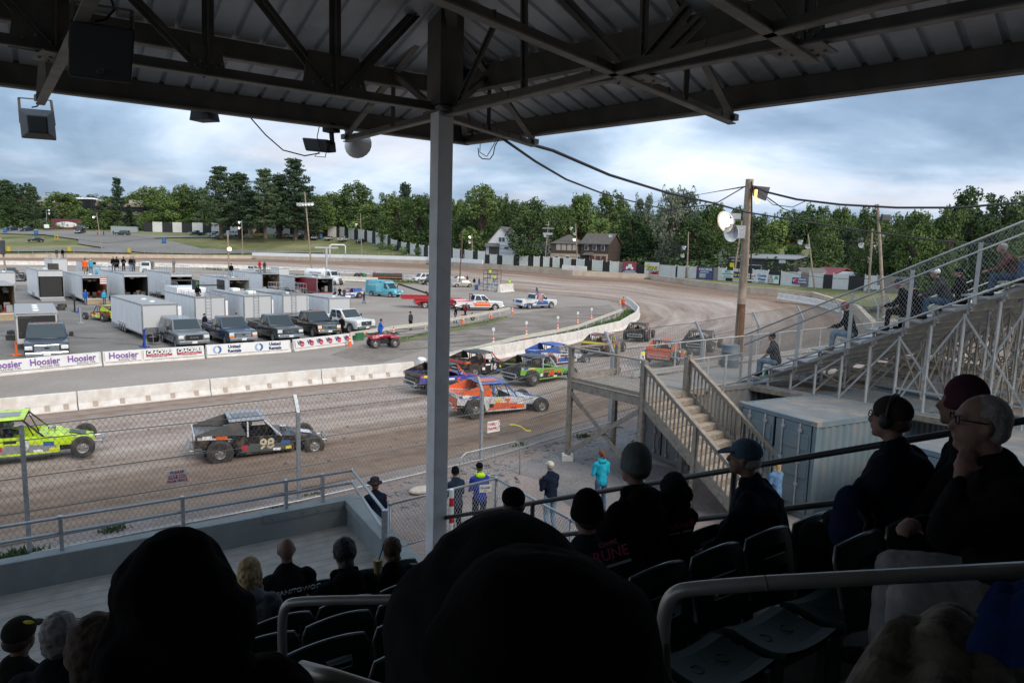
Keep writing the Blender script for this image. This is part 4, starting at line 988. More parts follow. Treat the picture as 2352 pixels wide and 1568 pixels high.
# slate chips along the fence
rnd=random.Random(5); mb=MB()
for _ in range(1500):
    i=rnd.choice((1,1,2,2,3,4)); k=rnd.random(); q=FP[i].lerp(FP[i+1],k); d=TT[i]*-(.15+abs(rnd.gauss(0,1.1))); q=Vector((q.x,q.y,1.01))+d; s=.02+rnd.random()**3*.11
    mb.box(q,(s*1.6,s,s*.3),0,Matrix.Rotation(rnd.random()*6,3,'Z')@Matrix.Rotation(rnd.gauss(0,.35),3,'X'))
tag(mb.build('slate_chips',mat('slate_stone',(.15,.155,.16),.75,var=.35,scale=3)),'broken grey slate scattered at the foot of the catch fence','stones',kind='stuff')
# clods on the track
rnd=random.Random(8); mb=MB()
for _ in range(450):
    u=rnd.uniform(0,1300); v=rnd.uniform(860,1230); q=G(u,v,0); 
    s_=q.dot(SV); t2=q.dot(TV)
    if not 21<t2<37: continue
    q.z=.04+(37-t2)/16*.95*.9; s=.01+rnd.random()**4*.045; mb.ell(q,(s*1.5,s,s*.6),5,3)
tag(mb.build('clay_clods',mat('clay_clod',(.2,.145,.11),.95)),'small clods of clay scattered over the track','dirt',kind='stuff')
# ================================================================ CONES
M_OR=mat('cone_orange',(.75,.14,.03),.5,var=.06,dirt=(.4,.2,.1),damt=.2)
def make_cone(sign_=False,label='',loc=(0,0,0),group='traffic cones round the pit lanes'):
    t_=thing('traffic_cone',label,'cone',loc,0,group)
    mb=MB(); mb.box((0,0,.025),(.42,.42,.05)); mb.lathe([(.16,.05),(.135,.25),(.11,.42)],14); mb.lathe([(.095,.52),(.075,.66)],14); mb.lathe([(.062,.76),(.03,1.0),(0,1.0)],14); mb.build('cone_body',M_OR,t_,auto=40)
    for a,b,c,d in ((.11,.42,.095,.52),(.075,.66,.062,.76)): mb=MB(); mb.lathe([(a+.003,b),(c+.003,d)],14); mb.build('reflective_band',M_WHITE,t_,auto=40)
    if sign_: mb=MB(); mb.tube((0,0,.95),(0,0,1.35),.02); mb.box((0,0,1.45),(.22,.03,.26)); mb.build('number_board',M_WHITE,t_)
    return t_
c1=make_cone(False,'orange traffic cone at the end of the fuel banner',G(803.6,795)); c2=make_cone(True,'cone with white number board left of the grass strip, beside the column',G(1132.8,797))
for u,v,l in ((904,775,'orange traffic cone behind the red quad bike'),(1062.7,742,'cone behind the guardrail nearest the grey column'),(1128,731,'cone behind the guardrail below the orange and white pickup'),(1177,722,'cone just past the free end of the pit guardrail'),(1424,702,'cone at the left hand of the orange-shirted flagman'),(1436.8,704,'cone at the right hand of the orange-shirted flagman')): copytree(c1,G(u,v),0,l)
for u,v,l in ((1208.5,778,'second cone with a number board from the column'),(1280.5,763,'third cone with a number board from the column'),(1326.4,750,'fourth cone with a number board from the column'),(1358,739,'last cone with a number board before the flagman')): copytree(c2,G(u,v),0,l)
mb=MB(); 
rnd=random.Random(3)
def crushed(u,v,l): 
    t_=thing('plastic_drum',l,'drum',G(u,v,.9),20); t_.rotation_euler=(R(12),R(10),0); mb=MB(); mb.lathe([(0,0),(.25,0),(.27,.03),(.25,.3),(.27,.34),(.25,.62),(0,.62)],16); mb.build('drum_body',M_WHITE,t_,auto=40); return t_
crushed(966,846,'white plastic drum on the ground at the wall gap, left of the column')
# ================================================================ VEHICLES
def wheel(parent,x,y,r=.4,w=.26,rim=.6,name='wheel',rimm=None,n=20):
    mb=MB(); rot=Matrix.Rotation(R(90),3,'Y')
    mb.lathe([(r*rim,-w/2),(r*.9,-w/2),(r,-w*.36),(r,w*.36),(r*.9,w/2),(r*rim,w/2)],n,0,(0,0,0),rot)
    t_=mb.build(name,M_TYRE,parent,auto=35); t_.location=(x,y,r)
    mb=MB(); s=1 if x>0 else -1
    mb.lathe([(r*rim,s*w*.42),(r*rim*.86,s*w*.36),(r*rim*.75,s*w*.2),(r*rim*.3,s*w*.3),(0,s*w*.3)],n,0,(0,0,0),rot)
    for k in range(6):
        a=k*math.pi/3; mb.beam((s*w*.33,0,0),(s*w*.33,math.cos(a)*r*rim*.88,math.sin(a)*r*rim*.88),.05,.03)
    mb.lathe([(r*rim*.98,-s*w*.3),(0,-s*w*.3)],n,0,(0,0,0),rot)
    mb.build('rim',rimm or M_RIM,t_,auto=35); return t_
def arch(yc,r,z0,n=7): return [(yc+math.cos(R(a))*r,z0+math.sin(R(a))*r) for a in [180-180*i/n for i in range(n+1)]]
PK=dict(L=5.9,W=2.0,belt=1.18,roof=1.92,hood=1.16,rear=-2.95,front=2.95,fa=1.95,ra=-1.75,wr=.41,cab=(-.75,1.35),top=(-.55,.62),bed=-.85)
SP={
 'pickup':PK,
 'suv':dict(L=4.8,W=1.9,belt=1.05,roof=1.75,hood=1.02,rear=-2.4,front=2.4,fa=1.5,ra=-1.35,wr=.36,cab=(-2.3,1.0),top=(-2.1,.35),bed=None),
 'sedan':dict(L=4.7,W=1.82,belt=.93,roof=1.45,hood=.88,rear=-2.35,front=2.35,fa=1.45,ra=-1.35,wr=.33,cab=(-1.75,.95),top=(-1.0,.15),bed=None),
 'van':dict(L=5.4,W=1.98,belt=1.15,roof=2.05,hood=1.1,rear=-2.7,front=2.7,fa=1.85,ra=-1.6,wr=.36,cab=(-2.65,1.75),top=(-2.55,1.0),bed=None),
}
def vehicle(kind,label,loc,h,col,cat=None,group=None,grille=M_BLACK,two=None,s=1.,cap=False,orange=False,badge=None,name=None,mirrors=True,lights=False,chromeb=True):
    S=SP[kind]; t_=thing(name or {'pickup':'pickup_truck','suv':'parked_suv','sedan':'parked_car','van':'parked_van'}[kind],label,cat or {'pickup':'pickup truck','suv':'suv','sedan':'car','van':'van'}[kind],loc,h,group,s)
    W2=S['W']/2; zb=.42; wr=S['wr']; ar=wr+.09
    hb=S['hood']; bt=S['belt']; f=S['front']; r=S['rear']
    # lower body
    poly=[(r+.05,zb)]+arch(S['ra'],ar,wr-.02)+arch(S['fa'],ar,wr-.02)+[(f-.06,zb),(f,zb+.25),(f-.02,hb-.12),(f-.14,hb-.02),(S['cab'][1]+.0,bt)]
    if S['bed'] is not None: poly+=[(S['bed'],bt),(S['bed'],.78),(r+.06,.78),(r,.75)]
    else: poly+=[(S['cab'][0],bt),(r+.02,bt-.08),(r,zb+.25)]
    def nar(q): return q
    mb=MB(); mb.prism(poly,'x',-W2,W2)
    body=mb.build('body',col,t_,bevel=.045,auto=40)
    if S['bed'] is not None:
        mb=MB(); b0,b1=r+.0,S['bed']-.02
        for x in (-1,1): mb.box((x*(W2-.05),(b0+b1)/2,.98),(.11,b1-b0,.44))
        mb.box((0,b0+.05,.98),(S['W']-.04,.09,.44)); mb.box((0,b1-.03,.98),(S['W']-.04,.07,.44))
        mb.build('cargo_bed',col,t_,bevel=.02)
        if not cap: mb=MB(); mb.box((0,(b0+b1)/2,.80),(S['W']-.2,b1-b0-.1,.03)); mb.build('bed_liner',M_BLACK,t_)
        else:
            mb=MB(); w1,w2=W2-.02,W2-.2; z1,z2=1.2,1.86
            mb.add([(-w1,b0,z1),(w1,b0,z1),(w1,b1,z1),(-w1,b1,z1),(-w2,b0+.18,z2),(w2,b0+.18,z2),(w2,b1,z2),(-w2,b1,z2)],[(0,1,2,3),(4,5,6,7),(0,1,5,4),(2,3,7,6),(1,2,6,5),(0,3,7,4)]); mb.build('bed_cap',col,t_,bevel=.05,auto=40)
            for x in (-1,1):
                mb=MB(); mb.add([(x*(w1-.012),b0+.3,z1+.1),(x*(w1-.012),b1-.15,z1+.1),(x*(w2+.065),b1-.15,z2-.12),(x*(w2+.065),b0+.4,z2-.12)],[(0,1,2,3)]); mb.build('cap_window',M_GLASS,t_)
    # greenhouse
    c0,c1=S['cab']; p0,p1=S['top']; ti=.17; zr=S['roof']; wb=W2-.03; wt=W2-ti
    V=[(-wb,c0,bt),(wb,c0,bt),(wb,c1,bt),(-wb,c1,bt),(-wt,p0,zr),(wt,p0,zr),(wt,p1,zr),(-wt,p1,zr)]
    mb=MB(); mb.add(V,[(0,1,2,3),(4,5,6,7),(0,1,5,4),(2,3,7,6),(1,2,6,5),(0,3,7,4)]); mb.build('cab',two or col,t_,bevel=.06,auto=40)
    def q(i): return Vector(V[i])
    def pane(a,b,c,d,name,ins=.07,insv=.1,out=.012):
        a,b,c,d=map(q,(a,b,c,d)); n_=(b-a).cross(d-a).normalized(); cen=(a+b+c+d)/4
        if n_.dot(cen-Vector((0,(c0+c1)/2,bt+.2)))<0: n_=-n_
        def P(x,y): return (a*(1-x)+b*x)*(1-y)+(d*(1-x)+c*x)*y+n_*out
        mb=MB(); mb.quad(P(ins,insv),P(1-ins,insv),P(1-ins,1-insv*.9),P(ins,1-insv*.9)); return mb.build(name,M_GLASS,t_,fix=False),P
    pane(3,2,6,7,'windshield',.05,.08); pane(1,0,4,5,'rear_window',.08,.15)
    for x,(a,b,c,d) in ((1,(2,1,5,6)),(-1,(0,3,7,4))):
        A,B,C_,D_=map(q,(a,b,c,d)); nn=Vector((x,0,.25)).normalized()*.012
        n=2 if kind!='suv' else 3
        segs=[(.08,.47),(.52,.93)] if n==2 else [(.05,.33),(.37,.64),(.68,.94)]
        if x<0: segs=[(1-e,1-s_) for s_,e in segs]
        if kind=='van' and cat!='van ': segs=[(.07,.30),(.34,.62),(.66,.93)] if x>0 else [(.07,.34),(.38,.66),(.70,.93)]
        for s0,s1 in segs:
            def P(u_,v_): return (A*(1-u_)+B*u_)*(1-v_)+(D_*(1-u_)+C_*u_)*v_+nn
            mb=MB(); mb.quad(P(s0,.1),P(s1,.1),P(s1,.88),P(s0,.88)); mb.build('side_window',M_GLASS,t_,fix=False)
    # front
    fy=f+.0
    mb=MB(); mb.box((0,f-.0,hb-.30),(W2*1.1,.06,.36 if kind=='pickup' else .2)); g=mb.build('grille',grille,t_,bevel=.02)
    mb=MB(); 
    for k in range(3): mb.box((0,f+.034,hb-.42+k*.12),(W2*1.04,.02,.03))
    mb.build('grille_bar',M_CHROME if chromeb else M_BLACK,g)
    if badge:
        if badge!='oval': text('lettering',badge,.16,M_CHROME,g,(0,f+.05,hb-.3),(R(90),0,R(180)),xs=1.6,bold=.004)
        else: mb=MB(); mb.ell((0,f+.045,hb-.3),(.13,.012,.055),14,6); mb.build('emblem',M_BLACK if grille is M_CHROME else M_CHROME,g,smooth=True)
    for x in (-1,1):
        mb=MB(); mb.box((x*W2*.80,f-.03,hb-.27),(W2*.34,.1,.2)); hl=mb.build('headlight',M_LAMP,t_,bevel=.03)
        if orange: mb=MB(); mb.box((x*W2*.80,f-.025,hb-.42),(W2*.34,.1,.09)); mb.build('indicator',M_AMBER,t_)
        mb=MB(); mb.box((x*W2*.88,r+.02,bt-.3 if S['bed'] is None else 1.0),(.16,.08,.3)); mb.build('tail_light',M_RED,t_)
        if mirrors: mb=MB(); mb.box((x*(W2+.16),c1-.45,bt+.16),(.2,.1,.26 if kind=='pickup' else .15)); mb.box((x*(W2+.03),c1-.45,bt+.08),(.14,.05,.05)); mb.build('mirror',M_BLACK,t_,bevel=.02)
        for yy,nm in ((S['fa'],'w'),(S['ra'],'w')): wheel(t_,x*(W2-.14),yy,wr,.25)
    mb=MB(); mb.box((0,f+.03,.55),(S['W']-.06,.2,.22)); mb.build('front_bumper',M_CHROME if (kind=='pickup' and chromeb) else col,t_,bevel=.04)
    mb=MB(); mb.box((0,r-.03,.55),(S['W']-.06,.18,.2)); mb.build('rear_bumper',M_CHROME if kind=='pickup' else col,t_,bevel=.04)
    mb=MB(); mb.box((0,0,.38),(S['W']-.5,S['L']-.8,.2)); mb.build('underbody',M_BLACK,t_)
    if lights: 
        mb=MB(); 
        for k in range(5): mb.box((-.5+k*.25,p1-.05,zr+.02),(.1,.06,.035))
        mb.build('cab_marker_light',M_AMBER,t_)
    mb=MB(); mb.box((0,f+.135,.55),(.32,.01,.15)); mb.build('number_plate',M_WHITE,t_)
    for x in (-1,1):
        mb=MB(); 
        for yy in ((c0+c1)/2-.25 if kind!='sedan' else -.2,): mb.box((x*(W2+.004),yy,.88),(.012,.012,.62)); mb.box((x*(W2+.012),yy+.15,1.02 if kind!='sedan' else .8),(.025,.14,.03))
        mb.build('door_seam',M_BLACK,t_)
    return t_
C_NAVY=paint('navy',(.018,.03,.05)); C_GREY=paint('grey',(.15,.17,.19)); C_BLACK=paint('black',(.008,.008,.009)); C_WHITE=paint('white',(.68,.69,.70)); C_BLUE=paint('dark_blue',(.03,.055,.10)); C_SILVER=paint('silver',(.32,.33,.34)); C_RED=paint('red',(.40,.02,.03)); C_TURQ=paint('turquoise',(.10,.42,.52)); C_YEL=paint('yellow',(.65,.45,.02)); C_GREEN=paint('dark_green',(.03,.06,.05)); C_CHAMP=paint('champagne',(.38,.35,.28)); C_CHAR=paint('charcoal',(.05,.055,.06))
def vh(kind,u,v,h,label,col,z=0,**k):
    # u,v = ground under the middle of the front bumper
    p=G(u,v,z); d=hd(h); return vehicle(kind,label,p-d*SP[kind]['front']*k.get('s',1.),h,col,**k)
Gp='pickups parked behind the banner barriers'
vh('pickup',110,836,146,'dark navy pickup with big chrome grille before the black-nosed silver trailer',C_NAVY,grille=M_CHROME,badge='oval',lights=True,s=1.16,group=Gp)
vh('pickup',447,804,141,'metallic grey pickup with a canopy over its bed',C_GREY,cap=True,badge='RAM',chromeb=False,s=1.07,group=Gp)
vh('pickup',560,796,139,'dark blue pickup with orange indicators beside the grey one with a canopy',C_BLUE,badge='oval',orange=True,lights=True,grille=M_CHROME,s=1.07,group=Gp)
vh('pickup',668,788,139,'black pickup with silver bonnet edge, third in the row behind the banners',C_CHAR,badge='RAM',s=1.07,group=Gp)
vh('pickup',757,776,138,'black pickup with an open door next to the white one',C_BLACK,badge='oval',orange=True,lights=True,grille=M_CHROME,s=1.07,group=Gp)
vh('pickup',842,766,126,'white crew cab pickup at the right end of the parked row',C_WHITE,badge='oval',lights=True,s=1.07,group=Gp)
# ---- ambulance
def ambulance(p,h):
    t_=vehicle('van','turquoise box ambulance with red roof lights driving across the infield',p,h,C_TURQ,cat='ambulance',name='ambulance',grille=M_CHROME)
    t_.scale=(1.08,1.08,1.08); mb=MB(); mb.box((0,-1.0,1.55),(2.08,3.3,1.7)); bx=mb.build('box_body',C_TURQ,t_,bevel=.12,auto=40)
    mb=MB(); mb.add([(-1.0,.6,2.35),(1.0,.6,2.35),(1.0,1.25,1.95),(-1.0,1.25,1.95),(-1.,.6,1.9),(1.,.6,1.9)],[(0,1,2,3),(0,3,4),(1,5,2),(0,4,5,1)]); mb.build('roof_fairing',C_TURQ,t_)
    for k in range(5): mb=MB(); mb.box((-.7+k*.35,.70,2.28),(.22,.08,.14)); mb.build('warning_light',M_RED,bx)
    for x in (-1,1):
        for yy in (-2.2,.2): mb=MB(); mb.box((x*1.05,yy,2.15),(.04,.28,.16)); mb.build('warning_light',M_RED,bx)
        mb=MB(); mb.box((x*1.045,-.2,1.35),(.012,1.0,1.3)); mb.build('side_door',paint('turquoise_light',(.2,.55,.63)),bx)
    for x in (-1,1): text('lettering','empress',.62,paint('pale_turquoise',(.45,.72,.78)),bx,(x*1.05,-1.1,1.75),(R(90),0,R(90*x)),ext=.004)
p=G(915,683); ambulance(p-hd(118)*2.8,118)
# ---- water truck and tanker
def tanker(label,p,h,tank,cabm,ln,lettering=None):
    t_=thing('tanker_truck',label,'truck',p,h)
    mb=MB(); rot=Matrix.Rotation(R(90),3,'X'); prof=[(0,ln),(.75,ln),(1.0,ln-.15),(1.05,ln-.3),(1.05,.3),(1.0,.15),(.75,0),(0,0)]
    mb.lathe(prof,20,0,(0,1.,1.95),rot); tk=mb.build('tank',tank,t_,auto=40)
    mb=MB(); mb.box((0,1.-ln/2,3.02),(.6,1.4,.1)); mb.lathe([(.28,0),(.28,.2),(0,.2)],12,0,(0,-.6,3.0)); mb.build('hatch',tank,tk)
    if lettering:
        for x in (-1,1): text('lettering',lettering,.5,I_GRY,tk,(x*1.07,1-ln*.45,2.0),(R(90),0,R(90*x)),ext=.01)
    mb=MB(); mb.box((0,-.2,.75),(.9,ln+3.2,.22)); mb.build('chassis',M_BLACK,t_)
    mb=MB(); V=[(-1.05,1.3,.8),(1.05,1.3,.8),(1.05,2.7,.8),(-1.05,2.7,.8),(-.95,1.35,2.75),(.95,1.35,2.75),(.95,2.3,2.75),(-.95,2.3,2.75),(-1.05,2.7,1.75),(1.05,2.7,1.75)]
    mb.add(V,[(0,1,2,3),(4,5,6,7),(0,1,5,4),(3,2,9,8),(8,9,6,7),(1,2,9,6,5),(0,3,8,7,4)]); cb_=mb.build('cab',cabm,t_,bevel=.06,auto=40)
    mb=MB(); mb.quad((-.85,2.66,1.88),(.85,2.66,1.88),(.8,2.38,2.62),(-.8,2.38,2.62)); o=mb.build('windshield',M_GLASS,cb_); o.location=(0,.03,.01)
    for x in (-1,1): mb=MB(); mb.quad((x*1.062,1.55,1.85),(x*1.062,2.5,1.85),(x*.985,2.2,2.6),(x*.985,1.6,2.6)); mb.build('side_window',M_GLASS,cb_)
    mb=MB(); mb.add([(-.85,2.7,.8),(.85,2.7,.8),(.7,4.1,.8),(-.7,4.1,.8),(-.8,2.7,1.75),(.8,2.7,1.75),(.6,4.05,1.45),(-.6,4.05,1.45)],[(0,1,2,3),(4,5,6,7),(0,1,5,4),(2,3,7,6),(1,2,6,5),(0,3,7,4)]); mb.build('bonnet',cabm,t_,bevel=.08,auto=40)
    mb=MB(); mb.box((0,4.1,1.12),(.95,.08,.55)); mb.build('grille',M_CHROME,t_); mb=MB(); mb.box((0,4.15,.65),(2.1,.2,.28)); mb.build('front_bumper',M_WHITE,t_,bevel=.03)
    for x in (-1,1):
        mb=MB(); mb.ell((x*.9,3.5,.98),(.28,.62,.4),12,8); mb.build('mudguard',cabm,t_,smooth=True); mb=MB(); mb.box((x*.72,4.06,1.1),(.22,.1,.2)); mb.build('headlight',M_LAMP,t_)
        mb=MB(); mb.box((x*1.28,2.5,2.1),(.12,.08,.5)); mb.beam((x*1.0,2.5,2.3),(x*1.28,2.5,2.3),.03); mb.build('mirror',M_BLACK,t_)
        wheel(t_,x*.95,3.45,.5,.3); wheel(t_,x*.95,-ln*.35,.5,.5); wheel(t_,x*.95,-ln*.35-1.2,.5,.5)
    mb=MB(); mb.tube((.9,1.2,1.6),(.9,1.2,3.1),.07); mb.build('exhaust_stack',M_CHROME,t_)
    return t_
p=G(782,655); tanker('white water truck with a long round tank and the word WATER',p-hd(122)*4.2,122,M_WHITE,C_WHITE,6.2,'NON POTABLE\nWATER')
M_TANK=mat('dull_aluminium_tank',(.30,.30,.29),.4,.6,var=.15,dirt=(.2,.18,.16))
p=G(333,630); tanker('white bonneted truck with a dull silver tank behind the pit trailers',p-hd(158)*4.2,158,M_TANK,C_WHITE,7.)
vh('van',950,648,232,'white passenger van parked left of the column beyond the infield',C_WHITE,group='cars beyond the infield')
vh('pickup',968,654,228,'dark pickup half hidden by the column beside the white van',C_BLACK,s=.95,group='cars beyond the infield')
vh('sedan',1037,659,250,'champagne saloon parked by the dark utility pole',C_CHAMP,group='cars beyond the infield')
vh('sedan',1030,648,250,'silver saloon behind the champagne one, right of the column',C_SILVER,group='cars beyond the infield')
# tow truck (red flatbed, mostly behind the column)
t_=vh('pickup',1066,707,78,'red and black tow truck with a crane boom crossing behind the column',C_RED,cat='tow truck',name='tow_truck',s=1.12,badge=None)
mb=MB(); mb.box((0,-2.3,1.12),(2.3,4.4,.16)); mb.box((1.1,-2.3,1.3),(.08,4.4,.2)); mb.box((-1.1,-2.3,1.3),(.08,4.4,.2)); mb.build('flat_bed',C_RED,t_)
mb=MB(); mb.beam((0,-.9,1.5),(0,-4.8,2.7),.16,.2); mb.beam((0,-1.2,1.2),(0,-1.6,1.9),.2); mb.beam((.0,-4.8,2.7),(0,-4.95,2.3),.1); mb.tube((0,-4.9,2.4),(0,-4.9,1.9),.02); mb.build('crane_boom',M_BLACK,t_)
t_=vh('pickup',1150,712,72,'white pickup with orange and red lettering behind the guardrail',C_WHITE,s=1.05,group='track service pickups')
for x in (-1,1):
    mb=MB(); mb.add([(x*1.008,-.75,.55),(x*1.008,1.45,.55),(x*1.008,1.1,1.12),(x*1.008,-.5,1.12)],[(0,1,2,3)]); mb.build('orange_graphic',I_ORG,t_,fix=False)
    mb=MB(); mb.box((x*1.006,-1.9,1.16),(.012,1.9,.1)); mb.build('red_stripe',I_RED,t_)
    text('lettering','Tyrone Contract',.26,I_WHT,t_,(x*1.012,.35,.92),(R(90),0,R(90*x)),ext=.004)
mb=MB(); mb.box((0,-2.97,1.0),(1.7,.02,.36)); mb.build('tailgate_graphic',ink('dark_red',(.22,.05,.05)),t_)
mb=MB(); 
for x in (-.6,.6): mb.tube((x,-.9,1.1),(x,-.9,2.0),.04)
mb.tube((-.6,-.9,2.),(.6,-.9,2.),.04); mb.tube((-.6,-.9,1.6),(.6,-.9,1.6),.03); mb.build('headache_rack',M_BLACK,t_)
t_=vh('pickup',1268,706,52,'white and blue pickup flying a flag from its bed on the infield lane',C_WHITE,s=1.05,group='track service pickups')
for x in (-1,1):
    mb=MB(); mb.add([(x*1.008,-.7,.5),(x*1.008,1.5,.5),(x*1.008,1.2,1.0),(x*1.008,-.3,1.1)],[(0,1,2,3)]); mb.build('blue_graphic',I_BLU,t_,fix=False)
    mb=MB(); mb.box((x*1.006,-2.0,.62),(.012,1.5,.16)); mb.build('blue_stripe',I_BLU,t_)
mb=MB(); mb.box((.2,-2.97,1.0),(1.1,.02,.3)); mb.build('tailgate_graphic',I_BLU,t_)
fg=thing('flag','stars and stripes flag streaming from the bed of the white and blue pickup','flag',G(1232,712),52)
mb=MB(); mb.tube((0,0,.8),(-.2,-.1,3.1),.02); mb.build('flagpole',M_CHROME,fg)
nx,ny=24,13
for nm,mm in (('stripes',[I_RED,I_WHT]),('canton',[I_NAVY])):
    mb=MB()
    def fp(i,j):
        x=i/nx; y=j/ny; return (-.2+x*1.9*.85+ y*.0, -.1+.12*math.sin(x*9)+(.0 if nm=='stripes' else -.012), 3.05-x*1.15-y*1.05+.06*math.sin(x*7+1))
    for i in range(nx):
        for j in range(ny):
            can= i<10 and j<7
            if nm=='canton' and not can: continue
            mb.quad(fp(i,j),fp(i+1,j),fp(i+1,j+1),fp(i,j+1),j%2 if nm=='stripes' else 0)
    o=mb.build(nm,mm,fg,fix=False)
mb=MB()
for a in range(5):
    for b in range(4): i=1+a*1.9; j=.8+b*1.6; p=fp(i,j); mb.box((p[0],p[1]-.01,p[2]),(.05,.006,.05))
mb.build('stars',I_WHT,fg)
# ================================================================ TRAILERS
M_TRW=mat('trailer_skin_white',(.84,.85,.86),.4,.0,var=.03,scale=1,dirt=(.55,.54,.52),dscale=1.2,damt=.3,coat=.2)
def seams(m):
    nt=m.node_tree; N=nt.nodes; L=nt.links; b=N['Principled BSDF']; src=b.inputs['Base Color'].links[0].from_socket
    tc=N.new('ShaderNodeTexCoord'); sp=N.new('ShaderNodeSeparateXYZ'); L.new(tc.outputs['Object'],sp.inputs[0]); p=N.new('ShaderNodeMath'); p.operation='PINGPONG'; L.new(sp.outputs[1],p.inputs[0]); p.inputs[1].default_value=.61
    c=N.new('ShaderNodeMath'); c.operation='LESS_THAN'; L.new(p.outputs[0],c.inputs[0]); c.inputs[1].default_value=.022
    mx=N.new('ShaderNodeMix'); mx.data_type='RGBA'; L.new(c.outputs[0],mx.inputs[0]); L.new(src,mx.inputs[6]); mx.inputs[7].default_value=(.5,.51,.52,1); L.new(mx.outputs[2],b.inputs['Base Color'])
seams(M_TRW)
M_TRF=mat('trailer_roof',(.36,.355,.35),.6,.2,var=.1,scale=1.5,dirt=(.28,.26,.24),damt=.4)
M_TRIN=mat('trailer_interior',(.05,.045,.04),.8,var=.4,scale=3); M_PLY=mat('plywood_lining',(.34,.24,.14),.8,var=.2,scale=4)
M_TRR=mat('trailer_skin_red',(.28,.02,.03),.4,var=.06,coat=.2)
M_POL=mat('polished_corner',(.55,.57,.60),.2,.8)
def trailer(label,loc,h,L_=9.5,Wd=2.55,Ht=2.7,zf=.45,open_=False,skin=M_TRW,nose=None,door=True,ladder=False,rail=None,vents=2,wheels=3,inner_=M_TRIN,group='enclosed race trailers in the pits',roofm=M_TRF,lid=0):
    """local origin: ground below the near face centre, body extends to -Y; near face at y=0"""
    t_=thing('race_trailer',label,'trailer',loc,h,group); W2=Wd/2; zt=Ht
    mb=MB(); th=.06
    if open_:
        for x in (-1,1): mb.box((x*(W2-th/2),-L_/2,(zf+zt)/2),(th,L_,zt-zf))
        mb.box((0,-L_+th/2,(zf+zt)/2),(Wd-2*th-.01,th,zt-zf)); mb.box((0,-L_/2,zf+.04),(Wd-2*th-.01,L_,.08)); 
        if lid: mb.box((0,-.03,zt-lid/2),(Wd-.14,.06,lid))
    else: mb.box((0,-L_/2,(zf+zt)/2),(Wd,L_,zt-zf))
    mb.build('body',[skin],t_,bevel=.0 if open_ else .06,auto=0)
    mb=MB(); mb.box((0,-L_/2,zt+.02),(Wd-.06 if not open_ else Wd-.02,L_-.08,.05)); rf=mb.build('roof',roofm,t_)
    for i in range(vents): mb=MB(); mb.lathe([(.0,.12),(.17,.1),(.22,0)],10,0,(0,-L_*(.2+.25*i),zt+.04)); mb.build('roof_vent',M_WHITE,rf)
    mb=MB()
    for x in (-1,1):
        mb.box((x*(W2-.02),-L_/2,zt-.03),(.08,L_+.02,.09)); mb.box((x*(W2-.02),-L_/2,zf+.05),(.06,L_,.12)); mb.box((x*(W2-.03),-.01,(zf+zt)/2),(.1,.08,zt-zf+.02))
    mb.box((0,-.0,zt-.03),(Wd-.2,.08,.09)); mb.build('corner_trim',M_POL,t_)
    if nose is not None: mb=MB(); mb.box((0,.012,(zf+zt)/2+ .12),(Wd-.35,.02,zt-zf-.55)); mb.build('nose_panel',nose,t_)
    elif not open_: mb=MB(); mb.box((0,.015,zf+.3),(Wd-.3,.02,.5)); mb.build('stone_guard',M_POL,t_)
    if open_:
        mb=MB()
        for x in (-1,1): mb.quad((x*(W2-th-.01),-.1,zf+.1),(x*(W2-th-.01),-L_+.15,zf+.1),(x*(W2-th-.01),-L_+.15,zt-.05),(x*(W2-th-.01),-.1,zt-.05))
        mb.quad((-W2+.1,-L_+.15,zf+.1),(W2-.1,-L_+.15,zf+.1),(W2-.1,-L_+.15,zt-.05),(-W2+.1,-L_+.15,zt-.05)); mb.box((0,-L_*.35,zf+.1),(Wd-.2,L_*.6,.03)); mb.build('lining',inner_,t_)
        rnd=random.Random(int(L_*10+loc[0]*3)); mb=MB()
        for _ in range(9):
            x=rnd.choice((-1,1))*(W2-.4+rnd.uniform(-.15,.0)); y=-rnd.uniform(.4,3.2); hh=rnd.uniform(.3,.9); mb.box((x,y,zf+.12+hh/2),(.5,rnd.uniform(.3,.7),hh),rnd.randrange(4))
        for _ in range(6): x=rnd.uniform(-W2+.4,W2-.4); mb.box((x,-rnd.uniform(.8,2.5),zt-.35-rnd.random()*.3),(.4,.4,.25),rnd.randrange(4))
        mb.tube((-.3,-1.2,zf+.5),(.1,-1.2,zf+.5),.32,n=14,k=4); mb.tube((.3,-2.,zf+.5),(.6,-2.,zf+.5),.32,n=14,k=4)
        mb.build('stored_gear',[C_CHAR,C_SILVER,C_RED,M_PLY,M_TYRE],t_)
        mb=MB(); mb.add([(-W2+.08,0,zf),(W2-.08,0,zf),(W2-.08,1.5,.04),(-W2+.08,1.5,.04),(-W2+.08,0,zf-.06),(W2-.08,0,zf-.06),(W2-.08,1.5,.0),(-W2+.08,1.5,.0)],[(0,1,2,3),(7,6,5,4),(0,4,5,1),(2,6,7,3),(1,5,6,2),(0,3,7,4)]); mb.build('ramp',M_PLY if inner_ is M_PLY else M_TRF,t_)
    n=wheels; yc=-L_*.62 if not open_ else -L_*.45
    for x in (-1,1):
        for i in range(n): wheel(t_,x*(W2-.1),yc+(i-(n-1)/2)*.82,.36,.22,n=14)
        mb=MB(); mb.box((x*(W2+.02),yc,.82),(.06,n*.82+.15,.08)); mb.build('wheel_fender',M_POL,t_)
